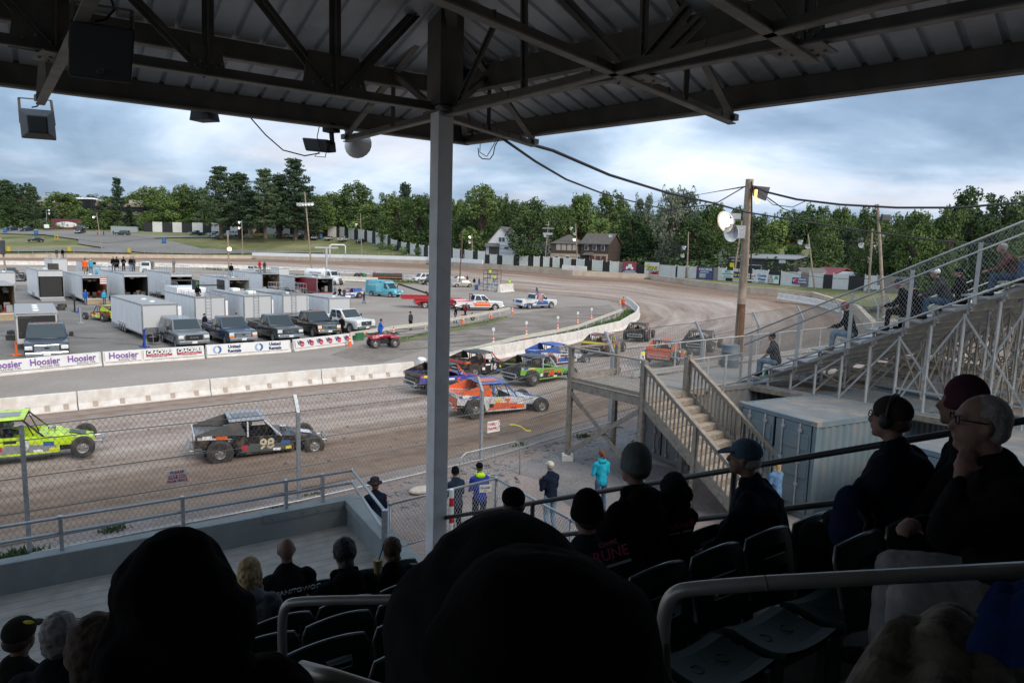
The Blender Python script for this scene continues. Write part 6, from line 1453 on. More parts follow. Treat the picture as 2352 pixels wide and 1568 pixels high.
# ================================================================ BOUNDARY FENCE
M_FW=mat('fence_panel_white',(.62,.62,.60),.7,var=.08,dirt=(.42,.38,.33),dscale=.5,damt=.35); M_FB=mat('fence_tarp_black',(.022,.022,.025),.8,var=.2); M_FG=mat('fence_boards_grey',(.25,.22,.19),.9,var=.3)
M_FGR=mat('fence_screen_green',(.02,.09,.07),.85)
fb=thing('boundary_fence','long fence of alternating white panels and black screens round the track','fence')
Fp=lambda u: interp(FL,FPt,u)
edges=[(330,'b'),(351,'w'),(373,'b'),(397,'w'),(418,'b'),(442,'w'),(466,'b'),(486,'w'),(506,'b'),(529,'w'),(552,'b'),(571,'w'),(589,'b'),(610,'w'),(636,'b'),(651,'w'),(668,'b'),(686,'w'),(701,'b'),(720,'w'),(738,'b'),(754,'w'),(773,'b'),(780,'w'),(792,'b'),(802,'w'),(815,'b'),(825,'w'),(838,'b'),(845,'w'),(855,'b'),(864,'w'),(876,'b'),(884,'w'),(893,'b'),(901,'w'),(914,'b'),(923,'w'),(933,'b'),(943,'w'),(955,'b'),(964,'w'),(974,'b'),(984,'w'),(1000,'b'),(1010,'w'),(1022,'b'),(1043,'w'),(1058,'b'),(1069,'w'),(1086,'b'),(1098,'w'),(1114,'b'),(1126,'w'),(1142,'b'),(1155,'w'),(1179,'b'),(1194,'w'),(1213,'b'),(1227,'w'),(1240,'b'),(1249,'w'),(1262,'b'),(1270,'w'),(1285,'b'),(1295,'w'),(1312,'b'),(1325,'w'),(1343,'b'),(1361,'w'),(1383,'b'),(1401,'w'),(1421,'g'),(1430,'b'),(1462,'b'),(1480,'w'),(1514,'w'),(1551,'b'),(1556,'w'),(1575,'b'),(1581,'w'),(1600,'g'),(1650,'w'),(1668,'b'),(1685,'w'),(1715,'b'),(1728,'w'),(1765,'b'),(1795,'w'),(1838,'g'),(1858,'w'),(1892,'b'),(1915,'w'),(1950,'b'),(1985,'w'),(2010,'g'),(2150,'g')]
for (u0,k),(u1,_) in zip(edges,edges[1:]):
    a,b=Fp(u0),Fp(u1); d=(b-a).normalized(); d.z=0; hgt=2.5 if u0>1100 else (3.2 if u0>900 else 4.3)
    if k=='b': hgt*=.93
    dn=.25
    mb=MB(); up=Vector((0,0,hgt)); n_=Vector((-d.y,d.x,0))*.05
    mb.add([a-n_-Vector((0,0,dn)),b-n_-Vector((0,0,dn)),b-n_+up,a-n_+up,a+n_-Vector((0,0,dn)),b+n_-Vector((0,0,dn)),b+n_+up,a+n_+up],[(0,1,2,3),(7,6,5,4),(0,4,5,1),(2,6,7,3),(1,5,6,2),(0,3,7,4)])
    if k=='w' and u0>780:
        for q in (a,b): mb.beam(q-Vector((0,0,.2)),q+Vector((0,0,hgt+.18)),.14)
    mb.build('white_panel' if k=='w' else ('black_screen' if k=='b' else 'board_panel'),{'w':M_FW,'b':M_FB,'g':M_FG}[k],fb)
# wire fence posts along the far wall
ff=thing('far_wire_fence','thin wire fence with slim posts standing behind the far outer wall','fence')
for u in range(10,1120,32):
    p=OWp(u); v=Vector((p.x,p.y,0)).normalized()*2.2; mb=MB(); mb.tube(p+v,p+v+Vector((0,0,3.4)),.05,n=5); mb.build('post',M_STEEL,ff)
# billboards on the fence
def board(label,u0,u1,vc,hh,bg,off=.5,name='billboard',grp='advertising boards on the boundary fence'):
    a,b=Fp(u0),Fp(u1); d=(b-a); w_=Vector((d.x,d.y,0)).length; h=math.degrees(math.atan2(d.x,d.y)); c=(a+b)/2; n_=Vector((d.y,-d.x,0)).normalized(); 
    if n_.dot(c)>0: n_=-n_
    y=(c+n_*off); p=D((u0+u1)/2,vc,y.y); t_=thing(name,label,'billboard',p,h-90,grp); 
    hh=hh/F_*p.y; mb=MB(); mb.box((0,0,0),(w_,.08,hh)); mb.build('board',bg,t_); return t_,w_,hh
def bt(t_,s,size,m,x,z,**k): k.setdefault('bold',.01); return text('lettering',s,size,m,t_,(x,-.06,z),(R(90),0,0),ext=.01,**k)
M_MAR=ink('maroon',(.28,.05,.07)); M_PALE=ink('pale',(.60,.66,.66))
t_,w_,hh=board('maroon board with a white sprint car picture above blue lettering',1430,1461,614.5,28,M_MAR)
mb=MB(); mb.box((0,-.045,-hh*.34),(w_,.02,hh*.32)); mb.build('blue_band',ink('board_blue',(.05,.07,.2)),t_); bt(t_,'UNDER THE OPEN\nALL RACE SEASON LONG',.30,I_WHT,.2,-hh*.34)
mb=MB(); mb.box((0,-.06,.1),(1.5,.02,.4)); mb.box((.2,-.06,.55),(.9,.02,.5)); mb.ell((-.6,-.06,-.15),(.3,.02,.3),10,5); mb.ell((.7,-.06,-.15),(.35,.02,.35),10,5); mb.build('car_picture',I_WHT,t_)
t_,w_,hh=board('white board with slanted yellow SIGNS lettering over a red and black chequered corner',1480,1513,617,29,M_SIGN)
bt(t_,'SIGNS',1.25,I_BLK,.06,.06,shear=.35,bold=.06); text('lettering','SIGNS',1.25,I_YEL,t_,(0,-.1,.12),(R(90),0,0),ext=.01,shear=.35,bold=.02); bt(t_,'845-294-4790',.3,I_BLK,0,-.62)
mb=MB(); mb.add([(-w_/2,-.06,-hh/2),(w_/2,-.06,-hh/2),(w_/2,-.06,-hh*.12),(-w_*.1,-.06,-hh*.33)],[(0,1,2,3)]); mb.build('red_corner',I_RED,t_,fix=False)
mb=MB(); 
for i in range(6):
    for j in range(3):
        if (i+j)%2: mb.box((w_*.1+i*.22,-.07,-hh*.46+j*.22),(.22,.02,.22))
mb.build('chequers',I_BLK,t_); mb=MB(); mb.add([(-w_/2,-.06,hh*.2),(-w_*.1,-.06,hh*.45),(-w_*.1,-.06,hh*.3),(-w_/2,-.06,hh*.05)],[(0,1,2,3)]); mb.build('yellow_flash',I_YEL,t_,fix=False)
t_,w_,hh=board('dark blue board reading HALMAR with a list of services',1600,1637,626.5,29,ink('halmar_blue',(.03,.04,.14)))
bt(t_,'HALMAR',.85,I_WHT,.25,hh*.26); bt(t_,'INTERNATIONAL',.3,I_WHT,0,hh*.06); bt(t_,'CONSTRUCTION\nENGINEERING\nCONTRACTING\nDESIGN-BUILD',.24,I_WHT,-.5,-hh*.22,align='LEFT' if False else 'CENTER'); mb=MB(); mb.ell((-w_*.42,-.06,hh*.27),(.25,.02,.25),10,5); mb.build('red_emblem',I_RED,t_)
mb=MB(); 
for i in range(7): mb.box((w_*.1+i*.22,-.055,-hh*.2),(.02,.02,hh*.45))
mb.build('grid_pattern',I_LB,t_)
t_,w_,hh=board('white board with teal lettering and a phone number',1658,1685,629,17,M_SIGN); bt(t_,'MIKE',.7,I_TEAL,0,hh*.3); bt(t_,'845-343-0318',.38,I_TEAL,0,-hh*.32); mb=MB(); mb.box((0,-.055,0),(w_*.9,.02,hh*.18)); mb.build('teal_bar',I_TEAL,t_)
t_,w_,hh=board('navy board with gold script and a yellow lower edge',1683,1703,632,16,I_NAVY); bt(t_,'Express',.7,I_YEL,0,.1,shear=.3); mb=MB(); mb.box((0,-.055,-hh*.44),(w_,.02,hh*.12)); mb.build('yellow_edge',I_YEL,t_)
t_,w_,hh=board('white board with red script over SPEEDWAY lettering',1714,1735,637,17,M_SIGN); bt(t_,'Accord',.65,I_RED,0,hh*.2,shear=.3); bt(t_,'SPEEDWAY',.32,I_GRY,0,-hh*.2)
t_,w_,hh=board('white board with blue County Waste lettering',1736,1764,639,19,M_SIGN); bt(t_,'County\nWaste',.68,I_BLU,0,.15,bold=.03); bt(t_,'845-457-6300',.25,I_BLU,0,-hh*.42)
t_,w_,hh=board('pale green board reading BEST SPOT IN THE VALLEY',1765,1789,641.5,19,M_SIGN); bt(t_,'BEST\nSPOT\nIN THE\nVALLEY',.34,I_GRY,-w_*.25,0); mb=MB(); mb.add([(w_*.05,-.06,.0),(w_*.45,-.06,.0),(w_*.4,-.06,.6),(w_*.15,-.06,.65)],[(0,1,2,3)]); mb.build('green_picture',ink('mid_green',(.05,.35,.25)),t_,fix=False)
t_,w_,hh=board('blue board with a red disc and MAKIN POWER lettering',1820,1851,645,14,ink('vp_blue',(.02,.03,.22))); bt(t_,'MAKIN\nPOWER',.5,I_WHT,w_*.24,0); mb=MB(); mb.ell((-w_*.2,-.055,0),(.5,.02,.42),14,6); mb.build('red_disc',I_RED,t_); bt(t_,'VP',.75,I_WHT,-w_*.32,0)
t_,w_,hh=board('white board with black block lettering at the end of the fence',1993,2018,667,26,M_SIGN,grp=None); bt(t_,'BURNING',.5,I_BLK,0,0)
# ================================================================ TREES
rnd=random.Random(42)
def leafmat(name,c,c2):
    m,nt,b=nodes(name); N=nt.nodes; L=nt.links; b.inputs['Roughness'].default_value=.75; b.inputs['Specular IOR Level'].default_value=.25
    tc=N.new('ShaderNodeTexCoord'); n=N.new('ShaderNodeTexNoise'); n.inputs['Scale'].default_value=.9; n.inputs['Detail'].default_value=6; L.new(tc.outputs['Object'],n.inputs['Vector'])
    oi=N.new('ShaderNodeObjectInfo'); ma=N.new('ShaderNodeMath'); ma.operation='MULTIPLY_ADD'; L.new(oi.outputs['Random'],ma.inputs[0]); ma.inputs[1].default_value=.5; ma.inputs[2].default_value=-.25
    ad=N.new('ShaderNodeMath'); L.new(n.outputs['Fac'],ad.inputs[0]); L.new(ma.outputs[0],ad.inputs[1])
    r=N.new('ShaderNodeValToRGB'); r.color_ramp.elements[0].position=.3; r.color_ramp.elements[0].color=(*c,1); r.color_ramp.elements[1].position=.7; r.color_ramp.elements[1].color=(*c2,1); L.new(ad.outputs[0],r.inputs[0]); L.new(r.outputs[0],b.inputs['Base Color'])
    return m
LM={'dec':leafmat('leaves_green',(.052,.09,.027),(.125,.18,.052)),'lite':leafmat('leaves_light_green',(.075,.125,.032),(.16,.23,.066)),'dark':leafmat('leaves_dark_green',(.04,.074,.027),(.095,.142,.046)),'pine':leafmat('pine_needles',(.036,.066,.036),(.095,.138,.065)),'sil':leafmat('leaves_silvery',(.045,.07,.04),(.16,.19,.13))}
M_BARK=mat('tree_bark',(.09,.07,.055),.95,var=.3,scale=2)
def leafcl(mb,c,r,n,s,rn,flat=1.):
    for _ in range(n):
        a=rn.random()*6.283; z=rn.uniform(-1,1); q=math.sqrt(1-z*z); rr=r*(.55+.45*rn.random()**.5)
        p=c+Vector((q*math.cos(a)*rr,q*math.sin(a)*rr,z*rr*flat)); ss=s*(.6+.8*rn.random())
        u=Vector((rn.gauss(0,1),rn.gauss(0,1),rn.gauss(0,.6))).normalized()*ss; v=Vector((rn.gauss(0,1),rn.gauss(0,1),rn.gauss(0,1))); v=(v-u*v.dot(u)/u.length_squared).normalized()*ss*.6
        mb.add([p-u,p+v*.8,p+u,p-v*.8],[(0,1,2,3)])
def make_tree(kind,seed):
    """unit: height 10"""
    rn=random.Random(seed); mb=MB(); tk=MB()
    tk.path([Vector((0,0,-.5)),Vector((rn.gauss(0,.1),0,2)),Vector((rn.gauss(0,.25),rn.gauss(0,.25),5)),Vector((rn.gauss(0,.35),rn.gauss(0,.35),8))],[.32,.25,.17,.05],7)
    if kind in ('dec','lite','dark','sil'):
        W_=rn.uniform(3.1,3.7); n=52
        for i in range(n):
            a=rn.random()*6.28; zz=rn.uniform(1.2,9.1); prof=math.sin(math.pi*min(1,max(.04,(zz-.6)/9.2)))**.6
            r_=W_*prof*(.30+.6*rn.random()**.6); c=Vector((math.cos(a)*r_,math.sin(a)*r_,zz)); cr=rn.uniform(.85,1.5)*(.75 if zz>8 else 1)
            leafcl(mb,c,cr,100,.22,rn,.8); tk.tube((0,0,min(zz-1,6)*.8),c,.07,.02,n=4)
        for i in range(10): 
            a=rn.random()*6.28; c=Vector((math.cos(a)*W_*.5,math.sin(a)*W_*.5,8.6+rn.random()*1.1)); leafcl(mb,c,.5,30,.17,rn)
    elif kind=='pine':      # white pine: layered plumes with gaps
        z=1.4
        while z<9.9:
            L_=3.3*(1-((z-1.2)/9.3)**1.5)+.35; nb=rn.randint(4,6); a0=rn.random()*6
            for k in range(nb):
                a=a0+k*6.28/nb+rn.gauss(0,.25); l=L_*rn.uniform(.6,1.15); d=Vector((math.cos(a),math.sin(a),rn.uniform(.05,.3)))
                tk.tube((0,0,z),Vector((0,0,z))+d*l*.9,.06,.02,n=4)
                for j in range(4): 
                    c=Vector((0,0,z))+d*l*(.35+.22*j)+Vector((rn.gauss(0,.12),rn.gauss(0,.12),rn.gauss(0,.06))); leafcl(mb,c+Vector((0,0,rn.gauss(0,.1)+.06*j)),.6*(1-.06*j),27,.16,rn,.34)
            z+=rn.uniform(.45,.75)
        leafcl(mb,Vector((0,0,9.6)),.5,50,.16,rn,1.6)
    else:                   # spruce: narrow cone
        z=.8
        while z<9.8:
            L_=1.9*(1-(z-.5)/9.8)+.12
            for k in range(9):
                a=rn.random()*6.28; d=Vector((math.cos(a),math.sin(a),-.18))
                for j in range(3): leafcl(mb,Vector((0,0,z))+d*L_*(.35+.3*j),.3*(1.2-.2*j),10,.17,rn,.6)
            z+=.42
        leafcl(mb,Vector((0,0,9.7)),.12,14,.1,rn,2.5)
    return mb,tk
PROTO={}
for kd,seeds in (('dec',(1,2,3)),('lite',(4,5)),('dark',(6,7)),('sil',(8,)),('pine',(11,12,13)),('spruce',(21,))):
    for s in seeds:
        mb,tk=make_tree(kd,s); PROTO.setdefault(kd,[]).append((mb.mesh('crown',LM.get(kd,LM['pine']),fix=False),tk.mesh('trunk',M_BARK)))
TN={'dec':('broadleaf_tree','green broadleaf tree'),'lite':('broadleaf_tree','light green broadleaf tree'),'dark':('broadleaf_tree','dark green broadleaf tree'),'sil':('broadleaf_tree','silvery leaved tree'),'pine':('pine_tree','dark plumed white pine'),'spruce':('spruce_tree','narrow dark spruce')}
TREES=[]
def tree(kd,u,vt,d,wpx,label,zb=None,vb=None,grp='trees beyond the boundary fence'):
    top=D(u,vt,d); zb=(Fp(u).z-.5 if zb is None else zb); h=top.z-zb; wm=wpx*d/F_
    t_=thing(TN[kd][0],label,'tree',(top.x,d,zb),0,grp); i=len(TREES); cr,tk=PROTO[kd][i%len(PROTO[kd])]
    c=link('crown',cr,t_); k=link('trunk',tk,t_); sx=wm/({'pine':7.0,'spruce':4.2}.get(kd,6.4)); t_.scale=(sx,sx*.9,h/10.); t_.rotation_euler=(0,0,(i*2.39)%6.28); TREES.append(t_); return t_
# front belt, hand placed from the photograph (u, top v, width px, kind)
FT=[(8,415,90,'pine','leftmost of the grove, cut by the left edge'),(42,418,90,'dark','second of the left grove'),(72,428,60,'pine','behind the parked dark pickups'),(30,455,70,'dark','under the left grove'),(140,443,88,'lite','big round one in front of the office block'),
(108,478,60,'pine','left of the round tree, before the office block'),(196,478,56,'dec','right of the office glass tower'),(205,492,50,'lite','low one beside the container'),(236,462,60,'pine','shading the right part of the office block'),(268,410,50,'pine','tall pointed one above the office roof'),(296,470,42,'spruce','bluish one right of the office block'),
(257,480,60,'dec','behind the grey container'),(178,492,50,'dark','below the office glass tower'),(350,425,86,'dec','broad crown right of the office block'),(362,465,70,'lite','low bright one in front of the broad crown'),(405,450,64,'lite','behind the white fence panels, far left'),(420,420,60,'dec','rounded top left of the tall pines'),(455,428,70,'dark','next to the left flank of the pines'),(445,475,66,'lite','small one left of the pines'),
(505,387,120,'pine','first of the tall pine group'),(548,398,110,'pine','second of the tall pine group'),(607,390,96,'pine','third of the tall pine group'),(676,370,124,'pine','highest of the tall pine group'),(640,400,96,'pine','filling the gap beside the highest pine'),(575,440,110,'pine','low one in the middle of the pines'),(700,430,90,'pine','right flank of the pine group'),
(730,445,80,'dec','right of the pine group'),(768,440,70,'dec','behind the leaning grey pole'),(812,416,96,'dec','tall airy one between pines and column'),(780,470,60,'lite','low one under the airy tree'),(855,470,86,'lite','leafy one bending over the fence'),(890,440,70,'dark','left of the flat-topped pine'),(930,421,70,'pine','flat-topped one left of the column'),(915,450,90,'dec','bright one below the flat-topped pine'),(960,442,80,'dec','just left of the column'),(1000,450,80,'dark','behind the column'),
(1048,455,60,'dec','just right of the column'),(1110,419,100,'dec','big crown behind the unfinished house'),(1075,490,70,'dec','by the greenish lamp'),(1150,445,60,'dark','right shoulder of the big crown'),(1175,452,60,'dec','above the garage roof'),(1222,455,104,'dark','large one between the two houses'),(1260,500,60,'dark','beside the crossarm pole'),
(1300,470,60,'dec','left of the twin rounded crowns'),(1337,440,88,'dec','left of the twin rounded crowns over the brown house'),(1408,437,92,'dec','right of the twin rounded crowns'),(1380,500,60,'lite','pale one behind the brown house roof'),(1455,490,86,'dark','big dark one right of the brown house'),(1470,520,90,'dec','low one above the sprint car board'),(1480,444,60,'sil','silvery one with windblown leaves'),(1545,427,66,'sil','tallest silvery one'),(1580,432,80,'sil','silvery one left of the tall weathered pole'),(1540,480,80,'dark','below the tallest silvery one'),
(1600,500,90,'dark','dark trunks group behind the grey pole'),(1640,462,70,'dec','left of the big flood lamps'),(1655,520,70,'dark','under the big flood lamps'),(1700,470,60,'dec','directly behind the tall weathered pole'),(1742,490,70,'dark','right of the tall weathered pole'),(1770,562,50,'lite','low one before the red house'),(1800,482,66,'dark','behind the red house'),(1842,478,70,'dec','right above the red house'),(1880,466,80,'dec','tall one between the red and white houses'),(1830,560,60,'lite','low one right of the red house'),(1900,500,80,'dark','behind the leaning lamp pole'),
(1958,520,64,'sil','blossoming one over the white house'),(1935,470,70,'dec','high one left of the grey pole'),(2000,470,70,'dec','behind the tall grey pole'),(2060,490,80,'dark','right of the tall grey pole'),(2110,478,80,'dec','small top right of the grey pole'),(2085,530,100,'dec','lower one behind the bleacher rail'),(2160,500,100,'lite','bright one behind the bleacher rail'),(2240,428,130,'dark','tallest at the right, above the bleachers'),(2190,470,80,'dec','left shoulder of the tallest right tree'),(2310,440,110,'dark','near the right edge'),(2290,500,110,'lite','low bright one near the right edge'),(2380,470,100,'dec','cut by the right edge'),(2140,560,90,'dec','low, just above the far wooden seats'),(2040,560,70,'dark','low, right of the white house')]
for i,(u,vt,wpx_,kd,l) in enumerate(FT):
    d=Fp(min(u,1990)).y; 
    if u<480: dd=d+ (40 if wpx_>80 else 20)
    elif u<760: dd=285.
    else: dd=d+18+ (i*7)%23
    if u>1990: dd=105+(i*5)%20
    if u==1222: dd=181.
    if u in (1800,1842,1880): dd=238.
    if u in (505,548,607,676,640,575,700): dd=272+(i%3)*6
    zb=None
    if 480<u<730: zb=Fp(u).z-1.0
    if u>1990: zb=1.5
    tree(kd,u,vt,dd,wpx_,TN[kd][1]+', '+l,zb=zb)
# second belt fills the horizon
rn=random.Random(77); GB2='trees of the wooded skyline'
for i in range(84):
    u=-30+i*29+rn.uniform(-9,9); base_=[(0,440),(300,445),(460,440),(760,452),(1000,462),(1200,462),(1240,468),(1440,470),(1600,475),(1760,498),(1900,488),(2100,495),(2352,480)]
    vb=440
    for (a,va),(b,vb_) in zip(base_,base_[1:]):
        if a<=u<=b: vb=va+(vb_-va)*(u-a)/(b-a)
    d=Fp(min(max(u,0),1990)).y+70+rn.uniform(0,40); kd=rn.choice(('dec','dark','dec','lite','dark'))
    tree(kd,u,vb+rn.uniform(-4,16),d,rn.uniform(66,100),TN[kd][1]+' of the skyline belt, number %d counted from the left'%(i+1) if False else 'broadleaf crown in the closed belt of trees along the skyline',zb=(Fp(min(max(u,0),1990)).z-2),grp=GB2)
# low shrubs closing the gap under the crowns
rn=random.Random(9); mb=MB()
for i in range(150):
    u=-20+i*15.5; p=Fp(min(u,1990)); 
    if u>1990: p=D(u,640,108); p.z=1.5
    v=Vector((p.x,p.y,0)).normalized()*rn.uniform(10,30); leafcl(mb,p+v+Vector((0,0,1.5+rn.random()*2)),rn.uniform(2.2,3.6),90,.42,rn,.8)
tag(mb.build('undergrowth',LM['dark'],fix=False),'dense undergrowth below the trees behind the boundary fence','bushes',kind='stuff')
rn=random.Random(19); 
for k,(u,v) in enumerate(((880,573),(905,577),(930,583),(965,586))):
    mb=MB(); p=TP(u,v,.5); leafcl(mb,Vector((0,0,.8)),1.9,260,.3,rn,.6); o=mb.build('bush',LM['lite'],fix=False); o.location=p; tag(o,'bright green bush against the white panels left of the column, '+ordn(k)+' from the left','bush','bushes at the fence')
# ================================================================ HOUSES
M_SHN=mat('roof_shingles_brown',(.10,.085,.08),.9,var=.25,scale=2); M_SHG=mat('roof_shingles_grey',(.15,.14,.13),.9,var=.2,scale=2); M_WRAP=mat('house_wrap',(.72,.72,.75),.7,var=.05); M_BRK=mat('dark_brown_brick',(.058,.040,.033),.9,var=.3,scale=9); M_TAN=mat('tan_render',(.33,.27,.21),.85); M_DGR=mat('dark_cladding',(.045,.043,.045),.8,var=.15)
def house(label,u0,u1,vb,d0,d1,hw,hr,wall,roof,gable='front',name='house',dep=9,z=None,hood=.4):
    """front wall between picture columns u0,u1 at depths d0,d1; hw wall height, hr roof rise"""
    a=D(u0,vb,d0); b=D(u1,vb,d1); zz=a.z if z is None else z; a.z=b.z=0; d=b-a; w_=d.length; h=math.degrees(math.atan2(d.x,d.y))
    t_=thing(name,label,'building',Vector((*((a+b)/2).xy,zz)),h-90); mb=MB(); y0,y1=0,dep; x=w_/2
    mb.box((0,dep/2,hw/2-.5),(w_,dep,hw+1.)); 
    if gable=='front': mb.prism([(-x,hw),(x,hw),(0,hw+hr)],'y',0,dep)
    elif gable=='side': mb.prism([(0,hw),(dep,hw),(dep/2,hw+hr)],'x',-x,x)
    mb.build('wall',wall,t_); mb=MB(); o=hood
    if gable=='front':
        for s in (-1,1): mb.add([(s*(x+o),-o,hw-o*hr/x),(s*(x+o),dep+o,hw-o*hr/x),(0,dep+o,hw+hr),(0,-o,hw+hr),(s*(x+o),-o,hw-o*hr/x+.18),(s*(x+o),dep+o,hw-o*hr/x+.18),(0,dep+o,hw+hr+.18),(0,-o,hw+hr+.18)],[(0,1,2,3),(7,6,5,4),(0,4,5,1),(0,3,7,4),(1,5,6,2)])
    elif gable=='side':
        for (ya,yb) in ((-o,dep/2),(dep+o,dep/2)): mb.add([(-x-o,ya,hw-o*hr/(dep/2)),(x+o,ya,hw-o*hr/(dep/2)),(x+o,yb,hw+hr),(-x-o,yb,hw+hr),(-x-o,ya,hw-o*hr/(dep/2)+.18),(x+o,ya,hw-o*hr/(dep/2)+.18),(x+o,yb,hw+hr+.18),(-x-o,yb,hw+hr+.18)],[(0,1,2,3),(7,6,5,4),(0,4,5,1),(0,3,7,4),(1,5,6,2)])
    elif gable=='hip':
        k=min(x,dep/2)*.95; mb.add([(-x-o,-o,hw),(x+o,-o,hw),(x+o,dep+o,hw),(-x-o,dep+o,hw),(-x+k,dep/2,hw+hr),(x-k,dep/2,hw+hr)],[(0,1,5,4),(1,2,5),(2,3,4,5),(3,0,4),(0,3,2,1)])
    else: mb.box((0,dep/2,hw+.15),(w_+2*o,dep+2*o,.3))
    mb.build('roof',roof,t_)
    def win(xc,zc,ww,wh,m=M_GLASS,fr=M_WHITE,name='window',y=0):
        mb=MB(); mb.box((xc*w_,y-.03,zc),(ww+.18,.08,wh+.18)); f=mb.build(name,fr,t_); mb=MB(); mb.box((xc*w_,y-.09,zc),(ww,.06,wh)); mb.build('pane',m,f)
    return t_,w_,win
t_,w_,win=house('unfinished house wrapped in white sheeting with a big garage door',1116,1183,590,188,186,3.3,4.9,M_WRAP,M_SHG,dep=12)
M_GAR=mat('garage_door_brown',(.085,.075,.065),.6); win(-.22,1.55,2.7,3.,M_GAR,M_GAR,'garage_door'); win(-.02,4.8,.7,1.1); win(.09,4.8,.7,1.1); win(.2,2.6,1.2,.6)
mb=MB(); mb.add([(-w_*.52,-1.2,2.9),(-w_*.02,-1.2,2.9),(-w_*.04,0.0,3.8),(-w_*.5,0,3.8),(-w_*.52,-1.2,2.8),(-w_*.02,-1.2,2.8)],[(0,1,2,3),(0,4,5,1)]); mb.build('porch_roof',M_SHG,t_)
mb=MB()
for zz_ in (1.2,2.2,3.2,4.2): 
    for i in range(7): mb.box(((-.05+i*.075)*w_,-.01,zz_),(.35,.03,.16))
mb.build('wrap_print',mat('wrap_grey',(.38,.38,.40),.7),t_)
t_,w_,win=house('grey shingled wing behind the big tree between the two houses',1183,1250,592,196,194,3.,3.6,M_WRAP,M_SHG,'side',dep=11)
t_,w_,win=house('two-storey dark brown house with tan ground floor and hipped roof',1264,1342,604,177,176,5.0,2.5,M_BRK,M_SHN,'hip',dep=12)
mb=MB(); mb.box((0,-.06,1.2),(w_+.1,.2,2.6)); mb.build('tan_ground_floor',M_TAN,t_)
for xx in (-.28,-.12,.04,.2): win(xx,4.1,1.0,1.4,mat('curtained_glass',(.3,.28,.25),.4),M_TAN)
for xx in (-.32,.0,.3): win(xx,1.3,.8,1.1,y=-.17)
t_,w_,win=house('right wing of the dark brown house with a gabled roof and tan porches',1333,1396,606,175.5,172,5.2,2.5,M_BRK,M_SHN,'side',dep=9)
mb=MB(); mb.box((w_*.18,-.5,1.3),(w_*.62,1.0,2.7)); mb.build('porch_front',M_TAN,t_)
for xx in (-.02,.2,.4): win(xx,1.2,1.1,1.9,mat('dark_red_door',(.10,.03,.03),.6),M_TAN,'door',y=-1.0)
for xx in (-.3,.0,.3): win(xx,4.2,.8,1.2)
mb=MB(); mb.add([(-w_*.35,-1.8,2.3),(w_*.02,-1.8,2.3),(w_*.0,-.2,3.0),(-w_*.33,-.2,3.0)],[(0,1,2,3)]); mb.build('porch_roof',M_SHN,t_)
mb=MB(); mb.lathe([(0,-.05),(.5,.08),(.6,.2)],12,0,(w_*.42,3,7.2),Matrix.Rotation(R(60),3,'X')); mb.build('satellite_dish',M_SILVER if 'M_SILVER' in globals() else C_SILVER,t_)
t_,w_,win=house('small grey house with a dark doorway behind the trees',1534,1568,600,172,170,3.6,1.2,mat('grey_siding',(.28,.29,.28),.8),M_SHG,'side',dep=8); win(-.2,2.4,1.1,3.); win(.25,2.6,.9,1.3)
t_,w_,win=house('cream gabled shed left of the dark shop',1648,1674,606,162,160,2.6,1.5,mat('cream_siding',(.48,.44,.35),.8),M_SHG,'front',dep=8); win(0,1.9,.7,1.)
t_,w_,win=house('long dark flat-roofed shop with signs on its front',1678,1822,630,146,136,3.5,.8,M_DGR,mat('pale_metal_roof',(.27,.27,.27),.6,.15),'side',dep=13)
win(.32,3.2,1.2,.8,M_WHITE,M_WHITE,'air_conditioner'); win(-.15,1.3,4.,1.6); 
bq=MB(); bq.box((-w_*.42,-.12,3.2),(3.4,.1,1.5)); so_=bq.build('shop_sign',I_BLK,t_); text('lettering','AUTO\nMOTIVE',.6,I_WHT,so_,(-w_*.42,-.2,3.2),(R(90),0,0),ext=.01,shear=.2)
bq=MB(); bq.box((-w_*.48,-.15,2.0),(1.,.1,.9)); bq.build('yellow_sign',I_YEL,t_); bq=MB(); bq.box((0,-.12,1.0),(1.8,.1,.6)); bq.build('blue_sign',I_LB,t_)
t_,w_,win=house('red house with a dark gabled roof among the trees uphill',1785,1838,566,215,211,2.2,3.,mat('barn_red',(.18,.03,.03),.8),M_SHN,'side',dep=9); win(-.3,1.4,.8,1.2); win(.3,1.4,.8,1.2)
t_,w_,win=house('white house with grey roof partly hidden by a blossoming tree',1941,1985,612,150,142,5.,1.6,mat('white_siding',(.58,.59,.62),.8),M_SHG,'side',dep=8,z=6.2); win(-.2,3.4,.8,1.2); win(.3,3.4,.8,1.2)
t_,w_,win=house('white gabled wing with two windows right of the blossoming tree',2003,2042,614,146,140,4.8,2.6,MATS['white_siding'],M_SHG,'front',dep=8,z=5.6); win(-.1,3.4,.8,1.2); win(.2,3.4,.8,1.2)
t_,w_,win=house('small white shed with a grey roof behind the fence boards',1826,1848,634,128,124,1.8,1.,M_WRAP,M_SHG,'front',dep=4,z=3.2,name='shed')
t_,w_,win=house('dark red garage roof behind the last fence panels',1848,1898,636,130,122,1.4,1.6,mat('barn_red2',(.18,.05,.05),.8),mat('red_metal_roof',(.26,.05,.06),.6),'side',dep=7,z=3.2,name='shed')
t_,w_,win=house('brown roofed shed below the blossoming tree',1948,1990,626,130,124,1.6,1.8,M_TAN,M_SHN,'side',dep=6,z=3.6,name='shed')
t_,w_,win=house('low workshop with an arched pale roof by the junk yard',1905,1990,652,120,112,1.5,1.1,M_DGR,mat('pale_metal_roof2',(.42,.42,.42),.5),'side',dep=6,z=3.,name='workshop')
